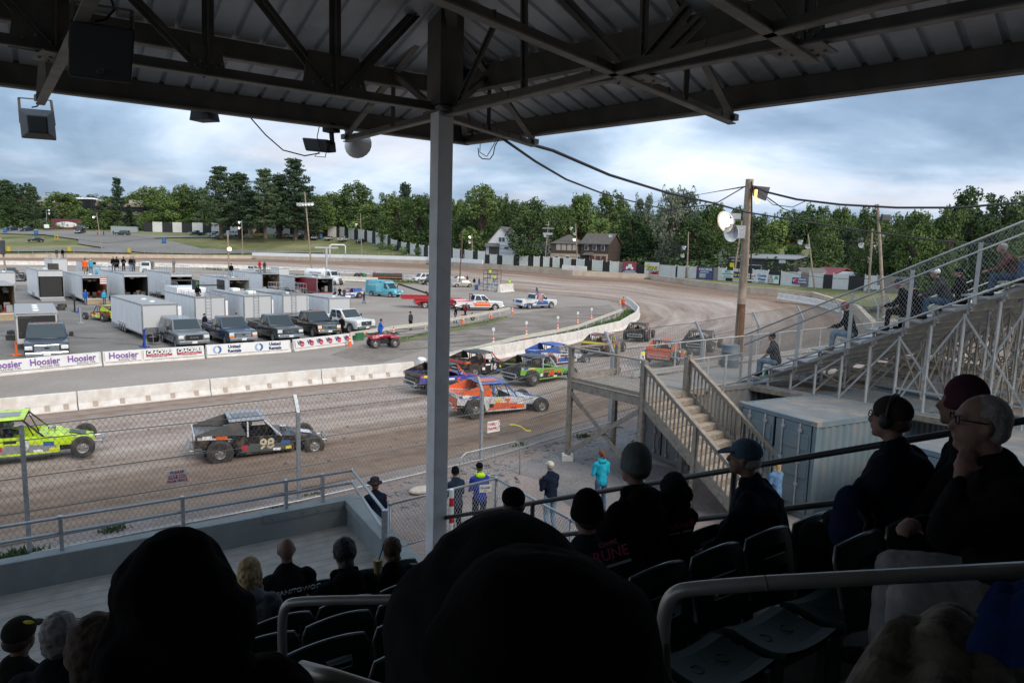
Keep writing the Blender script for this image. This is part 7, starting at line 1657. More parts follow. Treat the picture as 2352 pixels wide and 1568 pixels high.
# office block on the hill
t_,w_,win=house('wide office block with tan bands and dark glazed floors behind the trees',72,330,520,365,350,14.,0,mat('office_dark_glass',(.02,.022,.025),.25),mat('office_roof',(.14,.12,.11),.8),'flat',name='office_building',dep=22,z=11.5,hood=.2)
for z_ in (4.5,9.0,13.4): mb=MB(); mb.box((0,-.25,z_),(w_+.6,.9,1.7)); mb.build('tan_band',mat('office_tan_band',(.30,.24,.19),.85),t_)
mb=MB(); mb.box((-w_*.02,-1.2,9.5),(w_*.24,2.5,13.)); gt=mb.build('glass_tower',mat('smoked_glass',(.03,.032,.036),.12),t_)
for i in range(5): mb=MB(); mb.box((-w_*.02-w_*.11+i*w_*.055,-2.5,9.5),(.12,.1,13.)); mb.build('mullion',C_CHAR,gt)
for x_,s_ in ((-.44,5),(-.36,3),(.06,6),(.4,5),(.45,3)): mb=MB(); mb.box((x_*w_,3,15.2),(s_,3,1.8)); mb.build('roof_plant',mat('cream_plant',(.45,.42,.36),.7),t_)
for x_ in (-.07,.02): mb=MB(); mb.ell((x_*w_,2,16.0),(5,2.5,1.0),12,6); mb.build('roof_dome',M_WHITE,t_,smooth=True)
mb=MB(); mb.box((0,0,0),(14,.3,5)); o=mb.build('mural_board',mat('mural_maroon',(.14,.04,.05),.8)); o.location=D(153,516,315); o.rotation_euler=(0,0,0); tag(o,'maroon painted board half hidden by the left pines','board')
mb=MB(); mb.ell((0,-.2,0),(5,.1,1.3),16,6); mb.build('white_shape',M_WHITE,o)
# container, generator and things on the hill
t_=container('grey container with a purple sign on the hill beside the gravel lot',TP(256,533.5)+Vector((0,0,0)),70,L_=10,group='shipping containers',m=mat('container_hill',(.26,.30,.32),.6)); 
mb=MB(); mb.box((-1.36,5.,1.6),(.05,3.5,1.4)); o=mb.build('purple_sign',ink('sign_purple',(.10,.06,.22)),t_); text('lettering','PARTY IN PARK',.36,I_WHT,o,(-1.40,5.,1.75),(R(90),0,R(-90)),ext=.01)
def hv(kind,u,v,h,label,col,**k):
    p=TP(u,v,.1); return vehicle(kind,label,p,h,col,group='cars parked on the hill',mirrors=False,**k)
hv('pickup',30,531,200,'dark pickup at the top left corner of the gravel lot',C_NAVY,s=1.1); hv('pickup',64,532,200,'dark pickup beside the other one near the grove',C_NAVY,s=1.1); hv('pickup',184,537,165,'black off-road pickup in the middle of the gravel lot',C_BLACK,s=1.15); hv('suv',190,528,120,'dark long car behind the black off-road pickup',C_CHAR,s=1.1)
hv('sedan',80,556,215,'dark blue saloon on the lower gravel road at the left',C_NAVY,s=1.1); hv('suv',281,541,265,'dark green estate parked before the grey container',C_GREEN,s=1.15); hv('pickup',452,541,210,'dark pickup under the left flank of the pines',C_GREEN,s=1.1); hv('pickup',505,548,215,'silver grey pickup with an open tailgate on the grass',C_SILVER,s=1.1)
hv('van',536,543,110,'white van parked under the pines',C_WHITE,s=1.1); hv('suv',548,541,200,'black car beside the white van under the pines',C_BLACK,s=1.1); hv('pickup',592,544,250,'yellow pickup with an open door below the pines',C_YEL,s=1.15); hv('van',640,544,180,'black van in the shadow of the pines',C_BLACK,s=1.05)
hv('sedan',690,546,190,'silver saloon right of the painted stock cars',C_SILVER,s=1.1); hv('suv',716,545,190,'dark purple car under the right pine',paint('plum',(.05,.02,.04)),s=1.1); hv('suv',725,551,175,'grey minivan in front of the dark purple car',C_GREY,s=1.1); hv('sedan',757,552,185,'silver saloon near the leaning grey pole',C_SILVER,s=1.1); hv('pickup',789,555,190,'tan pickup with an open door on the grass',C_CHAMP,s=1.1); hv('sedan',829,558,190,'black car beside the leaning grey pole',C_BLACK,s=1.1)
hv('sedan',657,546,250,'orange and blue painted stock car under the pines',RO,two=RBL,s=1.1); hv('sedan',674,546,255,'white and yellow painted stock car under the pines',RW,two=I_YEL,s=1.1); hv('pickup',495,543,200,'grey pickup with a loaded trailer frame behind it',C_SILVER,s=1.1)
def barrel(label,p,col,r=.3,h=.9,grp=None,name='barrel'):
    t_=thing(name,label,'barrel',p,0,grp); mb=MB(); mb.lathe([(0,0),(r,0),(r*1.03,h*.02),(r,h*.33),(r*1.04,h*.35),(r,h*.37),(r,h*.66),(r*1.04,h*.68),(r,h*.7),(r*1.02,h),(r*.92,h*.97),(0,h*.97)],14); mb.build('barrel_body',col,t_,auto=40); return t_
C_YB=mat('barrel_yellow',(.42,.34,.06),.6); C_BB=mat('barrel_blue',(.03,.12,.3),.6); C_GB=mat('barrel_green',(.03,.14,.05),.6)
for i,(u,v) in enumerate(((20,579),(159,579),(294,582))): barrel('big yellow barrel behind the far outer wall, '+ordn(i)+' from the left',TP(u,v,.2),C_YB,.75,1.5,'yellow barrels')
for u,v,l in ((12,536,'beside the dark pickups'),(83,541,'next to the yellow stand'),(377,560,'alone on the gravel lot'),(738,549,'near the grey minivan')): barrel('blue rubbish barrel '+l,TP(u,v,.2),C_BB,.7,1.9,'blue barrels on the hill')
barrel('blue barrel behind the pickup and race car in the pits',G(825,681),C_BB,.4,1.3); barrel('green barrel beside the stacked tyres',G(837,645),C_GB,.5,1.6); barrel('blue barrel at the foot of the lookout tower',G(1094,665.5),C_BB,.35,1.0); barrel('dark green half drum below the pit guardrail',G(822,780),C_GB,.5,.6)
barrel('grey bin with a full liner behind the front seats of the bleachers',wp(5.2,1.9,ZD),mat('bin_grey',(.12,.15,.17),.6),.33,.85,name='litter_bin')
for i,(u,v) in enumerate(((820,644),(829.5,644))):
    t_=thing('tyre_stack','upright old tyres leaning beside the green barrel, '+('left' if i==0 else 'right')+' one','tyre',G(u,v),40,'old tyres'); wheel(t_,0,0,.85,.5,.5,name='tyre')
rl_=thing('track_roller','long black tyre roller in an orange frame behind the ambulance','roller',G(890,642),80); mb=MB(); mb.tube((0,-3.5,.8),(0,3.5,.8),.75,n=16); mb.build('tyre_drum',M_TYRE,rl_,auto=40); mb=MB(); mb.beam((-.9,-3.8,.5),(-.9,3.8,.5),.15); mb.beam((.9,-3.8,.5),(.9,3.8,.5),.15); mb.beam((-.9,3.8,.5),(.9,3.8,.5),.15); mb.build('frame',MATS['paint_race_orange'],rl_)
rl_=thing('track_roller','tyre roller in an orange frame by the fence end at the right','roller',G(1925,668,2.2),75); mb=MB(); mb.tube((0,-3.2,.8),(0,3.2,.8),.6,n=16)
for i in range(14): mb.tube((0,-3.1+i*.46,.8),(0,-2.85+i*.46,.8),.7,n=14)
mb.build('tyre_drum',M_TYRE,rl_,auto=40); mb=MB(); mb.beam((-.9,-3.5,.3),(-.9,3.5,.3),.2); mb.beam((.9,-3.5,.3),(.9,3.5,.3),.2); mb.beam((-.9,3.5,.3),(-2.5,7,.3),.2); mb.build('frame',MATS['paint_race_orange'],rl_)
gn=thing('generator_trailer','small white generator trailer with twin lamps on a mast, on the hill','trailer',TP(108,528,.2),150); mb=MB(); mb.box((0,0,1.3),(1.8,3.,1.6)); mb.build('housing',M_WHITE,gn,bevel=.15); mb=MB(); mb.tube((0,-1.7,.5),(0,-1.7,8.5),.08); mb.build('mast',M_STEEL,gn); wheel(gn,1.,0,.4,.25); wheel(gn,-1.,0,.4,.25)
for z_ in (6.8,8.2): dome(gn,(-.9,-2,z_),(-.5,-1,-.2),.45)
for i,(u,v) in enumerate(((83,540),(130,553))):
    o=thing('yellow_stand','yellow folding stand on the gravel lot, '+('left' if i==0 else 'right')+' one','stand',TP(u,v,.2),0,'yellow stands'); mb=MB()
    for x in (-.5,.5): mb.beam((x,-.5,0),(x,0,2.1),.14); mb.beam((x,.5,0),(x,0,2.1),.14)
    mb.box((0,0,1.9),(1.2,.3,.5)); mb.build('frame',C_YB,o)
# lookout scaffold
tw=thing('lookout_tower','black scaffold lookout tower with ladder at the end of the infield wall','tower',G(1130,668),20); s_=1.35
mb=MB()
for x in (-1.4,1.4):
    for y in (-1.,1.): mb.tube((x,y,0),(x,y,4.0),.05,n=6)
for z_ in (1.2,2.4,3.2,4.0):
    mb.tube((-1.4,-1,z_),(1.4,-1,z_),.04,n=5); mb.tube((-1.4,1,z_),(1.4,1,z_),.04,n=5); mb.tube((-1.4,-1,z_),(-1.4,1,z_),.04,n=5); mb.tube((1.4,-1,z_),(1.4,1,z_),.04,n=5)
mb.tube((-1.4,-1,0),(1.4,-1,2.4),.035,n=5); mb.tube((1.4,-1,0),(-1.4,-1,2.4),.035,n=5); mb.build('scaffold_frame',C_CHAR,tw); mb=MB(); mb.box((0,0,2.42),(2.9,2.1,.08)); mb.build('platform',C_CHAR,tw)
mb=MB(); 
for x in (.3,.9): mb.tube((x,-2.,0),(x,-1.0,2.6),.04,n=5)
for i in range(8): mb.tube((.3,-2+i*.125,.3*i),(.9,-2+i*.125,.3*i),.03,n=5)
mb.build('ladder',M_STEEL,tw)
sb=thing('white_tarpaulin','heap of white sheeting below the block by the dark utility pole','tarpaulin',G(1053,657),0); mb=MB(); 
for i in range(6): mb.ell((-1+i*.4,math.sin(i)*.2,.25),(.6,.5,.35+.1*math.sin(i*2)),8,5)
me=modmesh(mb.mesh('sheet',M_WHITE),[('REMESH',dict(mode='VOXEL',voxel_size=.12))]); me.materials.clear(); me.materials.append(M_WHITE); link('sheet',me,sb)
# wooden far seats behind bleachers
fs=thing('wooden_seating','weathered wooden seating tiers with white rails behind the bleachers','seating'); 
a=D(2120,668,60); 
for i in range(9):
    mb=MB(); z_=2.2+i*.42; o_=hd(140)*(i*.75); p=Vector((a.x,a.y,0))+o_; mb.beam(Vector((p.x,p.y,z_))-hd(50)*9,Vector((p.x,p.y,z_))+hd(50)*22,.5,.1); mb.build('plank',M_WOOD,fs)
for j in range(6): mb=MB(); q=Vector((a.x,a.y,0))+hd(50)*(-8+j*5); mb.beam(Vector((q.x,q.y,1)),Vector((q.x,q.y,2.4)),.15); q2=q+hd(140)*6; mb.beam(Vector((q2.x,q2.y,1)),Vector((q2.x,q2.y,5.4)),.15); mb.beam(Vector((q.x,q.y,3.3)),Vector((q2.x,q2.y,6.6)),.07); mb.build('support',M_WHITE,fs)
# water stand pipe
sp2=thing('water_standpipe','white standpipe with a bent outlet on a grey T-shaped post beside the water truck','standpipe',G(750,643),60); mb=MB(); mb.beam((0,0,0),(0,0,7.2),.4); mb.beam((0,-2.6,7.2),(0,2.6,7.2),.5,.35); mb.build('post',M_STEEL,sp2); mb=MB(); mb.path([(0,.8,4),(0,.8,7.6),(0,1.2,7.9),(0,4.,7.9),(0,4.3,7.6),(0,4.3,5.6)],.14,8); mb.build('pipe',M_WHITE,sp2,smooth=True)
gw=thing('warning_sign','yellow diamond road sign peeping over the white fence panels','sign',D(1202,588,186),0); mb=MB(); mb.box((0,0,0),(1.1,.06,1.1),0,Matrix.Rotation(R(45),3,'Y')); mb.build('plate',I_ORG if False else mat('road_sign_yellow',(.75,.42,.03),.5),gw)
# ================================================================ PEOPLE
def joints(pose,lean=0.,turn=0.):
    """local: facing +Y, feet on z=0; seated figures have their feet at z=0 and seat at .44"""
    V_=Vector; J={}
    if pose.startswith('sit'):
        J['hip']=V_((0,0,.52)); th=R(lean); up=V_((0,math.sin(th),math.cos(th)))
        ch=J['hip']+up*.50
        for s in(-1,1): J['knee%d'%s]=V_((s*.15,.45,.50)); J['ank%d'%s]=V_((s*.14,.47,.09)); J['thi%d'%s]=V_((s*.10,.03,.50))
    else:
        J['hip']=V_((0,0,.93)); th=R(lean); up=V_((0,math.sin(th),math.cos(th))); ch=J['hip']+up*.50
        st=.02 if pose!='stride' else .16
        for s in(-1,1): J['thi%d'%s]=V_((s*.10,0,.90)); J['knee%d'%s]=V_((s*.11,.03+s*st*.5,.50)); J['ank%d'%s]=V_((s*.12,-.02+s*st,.09))
    J['ch']=ch; J['up']=up; J['neck']=ch+up*.09; J['head']=ch+up*.245+V_((0,.015,0))
    for s in(-1,1):
        sh=ch+V_((s*.185,0,-.0))-up*.03; J['sh%d'%s]=sh
        if pose in('stand','stride'): e=sh+V_((s*.06,-.03,-.29)); w_=e+V_((s*.01,.07,-.25))
        elif pose in('fold',): e=sh+V_((s*.05,.04,-.28)); w_=e+V_((-s*.24,.17,.04))
        elif pose=='phone': e=sh+V_((s*.04,.05,-.28)); w_=e+V_((-s*.10,.2,.16))
        elif pose in('sitknee','ride'): e=sh+V_((s*.07,.14,-.26)); w_=J['knee%d'%s]+V_((0,-.08,.10))
        elif pose=='sitfwd': e=sh+V_((s*.04,.16,-.25)); w_=e+V_((-s*.08,.2,-.06))
        elif pose=='sitchin':
            if s==-1: e=sh+V_((-.03,.24,-.15)); w_=e+V_((.10,-.06,.20))
            else: e=sh+V_((.05,.12,-.27)); w_=e+V_((-.22,.16,.06))
        elif pose=='wave':
            if s==-1: e=sh+V_((-.12,.12,-.16)); w_=e+V_((.02,.18,.2))
            else: e=sh+V_((s*.06,-.03,-.29)); w_=e+V_((s*.01,.07,-.25))
        else: e=sh+V_((s*.08,.10,-.26)); w_=e+V_((-s*.08,.2,-.05))
        J['elb%d'%s]=e; J['wri%d'%s]=w_
    return J
FOLD=bpy.data.textures.new('cloth_folds','CLOUDS'); FOLD.noise_scale=.13; FOLD.noise_depth=2
HAIRT=bpy.data.textures.new('hair_clumps','CLOUDS'); HAIRT.noise_scale=.03; HAIRT.noise_depth=3
def rem(mb,vs,sm=3,name='m',tex=None,st=0):
    mods=[('REMESH',dict(mode='VOXEL',voxel_size=vs,use_smooth_shade=True)),('SMOOTH',dict(factor=.5,iterations=sm))]
    if tex: mods.append(('DISPLACE',dict(texture=tex,strength=st,mid_level=.42)))
    return modmesh(mb.mesh(name,M_SKIN),mods)
def hand(mb,J,s,hs=1.):
    w_=J['wri%d'%s]; d=(w_-J['elb%d'%s]).normalized(); side=d.cross(Vector((0,0,1)));
    if side.length<.1: side=Vector((1,0,0))
    side.normalize(); nrm=side.cross(d); p=w_+d*.05
    mb.cap(w_,w_+d*.03,.026,.03); mb.ell(p+d*.015,(.036,.040,.036),8,6)
    for k in range(4):
        a=p+d*.035+side*(k-1.5)*.019; l=(.062,.072,.066,.05)[k]; b=a+d*l*.6-nrm*.012; c=b+d*l*.35-nrm*.03; mb.cap(a,b,.0105,.0095,6); mb.cap(b,c,.0095,.008,6)
    a=p-side*.03*s; mb.cap(a,a+d*.03-side*.03*s-nrm*.015,.013,.010,6)
PC={}
def pmesh(pose,lean,q,wid,part,face=False):
    key=(pose,lean,q,wid,part,face)
    if key in PC: return PC[key]
    J=joints(pose,lean); vs={0:.034,1:.022,2:.011}[q]; mb=MB(); up=J['up']; sw=wid
    if part=='body':
        mb.cap(J['hip'],J['ch']-up*.12,.11*sw,.11*sw); mb.cap(J['sh-1']-up*.02,J['sh1']-up*.02,.045,.045); mb.cap(J['ch']-up*.06,J['head']-up*.06,.056,.052)
        hc=J['head']; mb.ell(hc+Vector((0,0,.02)),(.077,.097,.105),12,9); mb.ell(hc+Vector((0,.035,-.055)),(.055,.06,.065),10,8)
        mb.cap(hc+Vector((0,.09,.015)),hc+Vector((0,.112,-.022)),.013,.018,6)
        for s in(-1,1):
            mb.ell(hc+Vector((s*.078,-.002,-.0)),(.012,.022,.032),8,6); mb.cap(hc+Vector((s*.03,.085,.03)),hc+Vector((s*.045,.08,.033)),.016,.014,6)
            mb.cap(J['sh%d'%s],J['elb%d'%s],.048*sw,.038); mb.cap(J['elb%d'%s],J['wri%d'%s],.038,.025); hand(mb,J,s)
            mb.cap(J['thi%d'%s],J['knee%d'%s],.075*sw,.052); mb.cap(J['knee%d'%s],J['ank%d'%s],.052,.036); mb.cap(J['ank%d'%s],J['ank%d'%s]+Vector((0,.1,-.045)),.036,.03)
        mb.cap(hc+Vector((-.02,.09,-.055)),hc+Vector((.02,.09,-.055)),.014,.014,6); mb.ell(hc+Vector((0,.075,-.095)),(.03,.025,.022),8,6)
    elif part in('top','tshirt'):
        mb.cap(J['hip']+up*.0,J['ch']-up*.12,.165*sw,.15*sw); mb.ell(J['ch']-up*.08,(.19*sw,.135*sw,.16),12,8)
        mb.cap(J['sh-1']+Vector((.02,0,-.0)),J['sh1']-Vector((.02,0,0)),.080*sw,.080*sw); mb.cap(J['sh-1']*.5+J['ch']*.5,J['neck']-up*.01,.085,.075); mb.cap(J['sh1']*.5+J['ch']*.5,J['neck']-up*.01,.085,.075)
        for s in(-1,1):
            e=J['elb%d'%s]; mb.cap(J['sh%d'%s],e if part=='top' else J['sh%d'%s].lerp(e,.7),.07*sw,.055*sw)
            if part=='top': mb.cap(e,J['wri%d'%s].lerp(e,.05),.055*sw,.038)
    elif part=='hood':     # hood lying on the back
        mb.ell(J['neck']+Vector((0,-.07,-.02)),(.13,.085,.075),12,8); mb.cap(J['neck']+Vector((-.08,.02,.0)),J['neck']+Vector((.08,.02,.0)),.04,.04)
    elif part=='hoodup':
        hc=J['head']; mb.ell(hc+Vector((0,-.02,.02)),(.112,.125,.125),14,10); mb.ell(hc+Vector((.03,-.07,-.05)),(.112,.10,.11),12,8); mb.cap(hc+Vector((-.04,-.03,-.09)),J['ch']+up*.02,.10,.15); mb.cap(hc+Vector((.0,-.11,.03)),hc+Vector((.04,-.13,-.09)),.04,.03); mb.cap(hc+Vector((-.05,-.1,-.13)),hc+Vector((.1,-.08,-.15)),.05,.05)
    elif part=='trousers':
        mb.cap(J['hip']-Vector((.05,0,.0)),J['hip']+Vector((.05,0,0)),.125*sw,.125*sw)
        for s in(-1,1): mb.cap(J['thi%d'%s],J['knee%d'%s],.098*sw,.070*sw); mb.cap(J['knee%d'%s],J['ank%d'%s]+Vector((0,0,.03)),.070*sw,.055)
    elif part=='shorts':
        mb.cap(J['hip']-Vector((.05,0,.0)),J['hip']+Vector((.05,0,0)),.125*sw,.125*sw)
        for s in(-1,1): mb.cap(J['thi%d'%s],J['knee%d'%s],.10*sw,.085*sw)
    elif part=='shoes':
        for s in(-1,1): a=J['ank%d'%s]; mb.cap(a+Vector((0,-.03,-.03)),a+Vector((0,.14,-.05)),.05,.04); mb.ell(a+Vector((0,-.02,0)),.05,8,6)
    elif part=='hair':
        hc=J['head']; mb.ell(hc+Vector((0,-.018,.035)),(.088,.100,.102),12,9); mb.ell(hc+Vector((0,-.05,-.03)),(.075,.06,.07),10,8)
    elif part=='shorthair':
        hc=J['head']; mb.ell(hc+Vector((0,-.015,.026)),(.080,.098,.104),12,9); mb.ell(hc+Vector((0,-.045,-.02)),(.074,.062,.06),10,8)
    elif part=='fringe':
        hc=J['head']; mb.ell(hc+Vector((0,-.042,-.015)),(.081,.070,.055),12,9)
    elif part=='longhair':
        hc=J['head']; mb.ell(hc+Vector((0,-.018,.035)),(.093,.104,.106),12,9); mb.cap(hc+Vector((0,-.06,.0)),hc+Vector((0,-.085,-.17)),.085,.06)
        for s in(-1,1): mb.cap(hc+Vector((s*.06,-.02,.0)),hc+Vector((s*.075,-.03,-.16)),.04,.035)
    elif part=='ponytail':
        hc=J['head']; mb.ell(hc+Vector((0,-.018,.035)),(.088,.100,.102),12,9); mb.ell(hc+Vector((0,-.10,.05)),(.035,.035,.035),8,6); mb.path([hc+Vector((0,-.11,.05)),hc+Vector((0,-.15,-.02)),hc+Vector((0,-.13,-.14))],[.03,.034,.012],8)
    elif part=='bun':
        hc=J['head']; mb.ell(hc+Vector((0,-.018,.035)),(.09,.102,.104),12,9); mb.ell(hc+Vector((.0,-.09,-.05)),(.05,.045,.045),8,6)
    elif part=='beanie':
        hc=J['head']; mb.ell(hc+Vector((0,-.012,.055)),(.093,.107,.115),14,10); mb.lathe([(.098,-.02),(.103,0),(.102,.035),(.095,.05),(.06,.05),(.06,-.02),(.098,-.02)],16,None,hc+Vector((0,-.01,.0)))
    elif part=='cap':
        hc=J['head']; mb.ell(hc+Vector((0,-.006,.05)),(.092,.108,.088),14,10); 
    elif part=='capbrim':
        hc=J['head']; P=[(-.075,.07),(-.07,.135),(-.04,.175),(0,.185),(.04,.175),(.07,.135),(.075,.07)]
        mb.prism([(x,y) for x,y in P],'z',.045,.057); mb.v=[tuple(Vector(p)+hc-Vector((0,0,.35*max(0,p[1]-.09)))) for p in mb.v]
    elif part=='brimhat':
        hc=J['head']+Vector((0,0,.06)); mb.lathe([(0,.0),(.165,-.02),(.17,-.012),(.11,.005),(.105,.02),(.095,.09),(.07,.11),(.03,.098),(0,.10)],20,None,hc)
    elif part=='muffs':
        hc=J['head']
        for s in(-1,1): mb.ell(hc+Vector((s*.092,-.0,.0)),(.028,.038,.046),10,8)
        mb.path([hc+Vector((math.cos(R(a))*.108,-.01,math.sin(R(a))*.145)) for a in range(0,181,18)],.009,6)
    elif part=='glasses':
        hc=J['head']
        for s in(-1,1): mb.path([hc+Vector((s*.037+math.cos(R(a))*.027,.10,.02+math.sin(R(a))*.02)) for a in range(0,361,40)],.003,5); mb.tube(hc+Vector((s*.064,.098,.025)),hc+Vector((s*.082,.0,.02)),.003,n=5)
        mb.tube(hc+Vector((-.012,.104,.024)),hc+Vector((.012,.104,.024)),.003,n=5)
    if part in('capbrim','glasses','brimhat','muffs'): me=mb.mesh(part,M_BLACK,smooth=part!='capbrim')
    elif q and part in('top','tshirt','trousers','hood','hoodup'): me=rem(mb,vs,3,part,FOLD,.045 if part in('top','tshirt') else (.06 if part=='hoodup' else .022))
    elif q and part in('hair','longhair','bun','ponytail'): me=rem(mb,min(vs,.012),2,part,HAIRT,.022)
    else: me=rem(mb,vs*(.85 if part in('hair','cap','beanie') else 1),3,part)
    PC[key]=me; return me
SKINS=[M_SKIN,mat('skin_tan',(.38,.21,.14),.6,var=.08)]
def person(label,loc,h,pose='stand',lean=4,q=0,wid=1.,top=None,legs=None,hair='hair',hairc=None,hat=None,hatc=None,hood=None,shoes=None,tee=False,shorts=False,s=1.,grp=None,skin=0,extra=(),headgroup=None):
    bm_=pmesh(pose,lean,q,wid,'body'); o=link('person',bm_); o.location=loc; o.rotation_euler=(0,0,rz(h)); o.scale=(s,s,s); tag(o,label,'person',grp)
    def sl(ob,m):
        if not ob.data.materials: ob.data.materials.append(None)
        ob.material_slots[0].link='OBJECT'; ob.material_slots[0].material=m
    sl(o,SKINS[skin])
    def pt(part,name,m): c=link(name,pmesh(pose,lean,q,wid,part),o); sl(c,m); return c
    topm=top; pt('tshirt' if tee else 'top','tshirt' if tee else 'jacket',top); pt('shorts' if shorts else 'trousers','shorts' if shorts else 'trousers',legs or cloth('jeans',(.06,.10,.17)))
    pt('shoes','shoes',shoes or cloth('dark_shoes',(.03,.028,.025)))
    if hat in('cap','capback','beanie') and hair=='hair': hair='fringe'
    if hair: pt(hair,'hair',hairc or HB)
    if hat: 
        c=pt('cap' if hat=='cap' or hat=='capback' else hat,{'cap':'cap','capback':'cap','beanie':'beanie','brimhat':'brimmed_hat','hoodup':'hood'}[hat],hatc or top)
        if hat=='cap': b_=link('cap_brim',pmesh(pose,lean,q,wid,'capbrim'),c); sl(b_,hatc or top)
    if hood: pt('hood','hood',hood)
    for e in extra: pt(e,{'muffs':'ear_defenders','glasses':'glasses'}[e],M_BLACK)
    return o
HB=mat('hair_brown',(.06,.035,.02),.8,var=.3,scale=30,bump=.5); HG=mat('hair_grey',(.26,.24,.22),.8,var=.35,scale=30,bump=.6); HBK=mat('hair_black',(.012,.01,.01),.7,bump=.4); HBL=mat('hair_blond',(.36,.24,.12),.75,var=.45,scale=28,bump=.6); HR=mat('hair_red_brown',(.14,.045,.02),.75,var=.3,scale=30,bump=.4)
c_=cloth; K=c_('black',(.006,.006,.0065)); NV=c_('navy',(.012,.018,.035)); GY=c_('grey',(.16,.165,.17)); DG=c_('dark_grey',(.045,.045,.05)); JN=c_('jeans',(.06,.10,.17)); JL=c_('light_jeans',(.17,.25,.34)); WH=c_('white_cotton',(.6,.6,.6)); OR=c_('orange_shirt',(.80,.12,.03)); HV=c_('high_vis',(.45,.75,.03)); RD=c_('red_hoodie',(.45,.01,.02)); TQ=c_('turquoise_hoodie',(.02,.33,.45)); BR=c_('khaki',(.22,.17,.11)); BL=c_('bright_blue',(.02,.10,.42)); MR=c_('maroon',(.18,.02,.04)); VB=c_('royal_blue',(.03,.05,.28)); CT=c_('cyan_shirt',(.05,.35,.5)); DN=c_('denim_jacket',(.10,.19,.33)); PL=c_('red_plaid',(.13,.06,.05)); MU=c_('mustard',(.26,.15,.04)); CR=c_('cream_cap',(.55,.5,.4))
# --- people on the apron beyond the low fence
person('man in dark blue jacket, pale cap and light jeans standing on the gravel apron',G(1262,1222,1.0),325,'phone',q=1,top=NV,legs=JL,hat='cap',hatc=CR,hair='hair',hairc=HG,s=.99)
person('woman in bright turquoise hoodie with a red-brown ponytail near the deck post',G(1378,1178,1.0),338,'fold',q=1,top=TQ,legs=JN,hair='ponytail',hairc=HR,hood=TQ,s=.95,wid=.95)
person('woman in denim jacket with curly blond hair at the foot of the stairs',G(1776,1205,1.0),330,'fold',q=1,top=DN,legs=JL,hair='longhair',hairc=HBL,s=.95,wid=.95)
person('man in dark brimmed hat and navy shirt standing just outside the parapet corner',G(862,1283,1.0)+Vector((0,0,-.0)),335,'fold',q=1,top=NV,legs=K,hat='brimhat',hatc=c_('felt_hat',(.03,.03,.033)),hairc=HR,s=1.0)
person('person in black jacket and cap behind the striped post, at the low fence',G(1046,1236,1.0),320,'fold',q=1,top=c_('black_blue',(.02,.03,.05)),legs=K,hat='beanie',hatc=K,s=.96)
o=person('person in royal blue jacket with a yellow-green collar behind the low fence',G(1100,1222,1.0),335,'phone',q=1,top=VB,legs=K,hat='cap',hatc=K,hood=HV,s=.96)
pl_=thing('notice_board','small white notice hung on the low chain link fence','sign',D(1114,1120,13.6),-20); mb=MB(); mb.box((0,-.03,0),(.26,.01,.16)); mb.build('plate',M_SIGN,pl_); text('lettering','PULASKI',.055,I_BLK,pl_,(0,-.04,.015),(R(90),0,0)); text('lettering','PARK',.03,I_ORG,pl_,(0,-.04,-.045),(R(90),0,0))
mb=MB(); mb.ell((0,0,.09),(.38,.22,.11),12,7); me=modmesh(mb.mesh('sandbag',M_WHITE),[('REMESH',dict(mode='VOXEL',voxel_size=.04))]); me.materials.clear(); me.materials.append(mat('sandbag_cloth',(.45,.4,.35),.9,bump=.4)); o=link('sandbag',me); o.location=G(968,1132,1.0); o.rotation_euler=(0,0,.5); tag(o,'pale sandbag lying on the apron left of the grey column','sandbag')
# --- bleacher spectators
def seat(i,l,label,h=318,**k):
    k['s']=k.get('s',1.)*1.08; kk=.25+PIT*i+.42; p=bp(kk,l,ZB+.12+RIS*i+.02); return person(label,p-hd(h)*(-.05),h,**k)
seat(0,.45,'man in dark grey tee, cap and jeans on the lowest bleacher rows',h=305,pose='sitknee',lean=12,q=1,top=DG,legs=JL,hat='cap',hatc=K,tee=True)
seat(3,.5,'man in black hoodie, red cap and jeans halfway up the bleacher side',h=300,pose='sitfwd',lean=16,q=1,top=K,legs=JL,hat='cap',hatc=MR,hood=K,shoes=BR,s=1.03)
seat(5,.5,'white-haired man in black coat and cap sitting by the bleacher rail',h=300,pose='sitfwd',lean=22,q=1,top=K,legs=K,hat='cap',hatc=NV,hairc=HG,s=1.05)
seat(6,1.0,'man in a white cap and dark coat behind the white-haired one',h=300,pose='sitfwd',lean=24,q=1,top=DG,legs=JN,hat='cap',hatc=WH,skin=1,hood=DG,s=1.02)
seat(5,1.4,'person in dark clothes and a blue cap between the black coat and white cap men',h=300,pose='sitfwd',lean=20,q=1,top=K,legs=K,hat='cap',hatc=NV)
seat(6,2.2,'person in black with a dark cap farthest inside the bleacher group',h=300,pose='sitfwd',lean=10,q=1,top=K,legs=K,hat='cap',hatc=K)
seat(8,1.0,'grey-haired person in a red plaid shirt high on the bleachers',h=300,pose='sitfwd',lean=26,q=1,top=PL,legs=JN,hairc=HG)
seat(9,.9,'man in mustard shirt and dark cap near the top right of the bleachers',h=300,pose='sitfwd',lean=24,q=1,top=MU,legs=JN,hat='cap',hatc=DG)
seat(9,.35,'person in blue jeans at the right edge of the bleachers',h=300,pose='sitknee',lean=20,q=1,top=DG,legs=JN,hat='cap',hatc=PL)
for i,(m,dx) in enumerate(((mat('bottle_green',(.1,.6,.15),.3),0),(mat('bottle_blue',(.03,.08,.4),.3),.14))):
    mb=MB(); mb.lathe([(0,0),(.04,0),(.04,.17),(.015,.21),(.015,.24),(0,.24)],10); o=mb.build('drink_bottle',m,auto=40); o.location=bp(.25,.5+dx,ZB+.16); tag(o,('green' if i==0 else 'blue')+' drink bottle standing on the lowest bleacher plank','bottle','drink bottles on the bleachers')
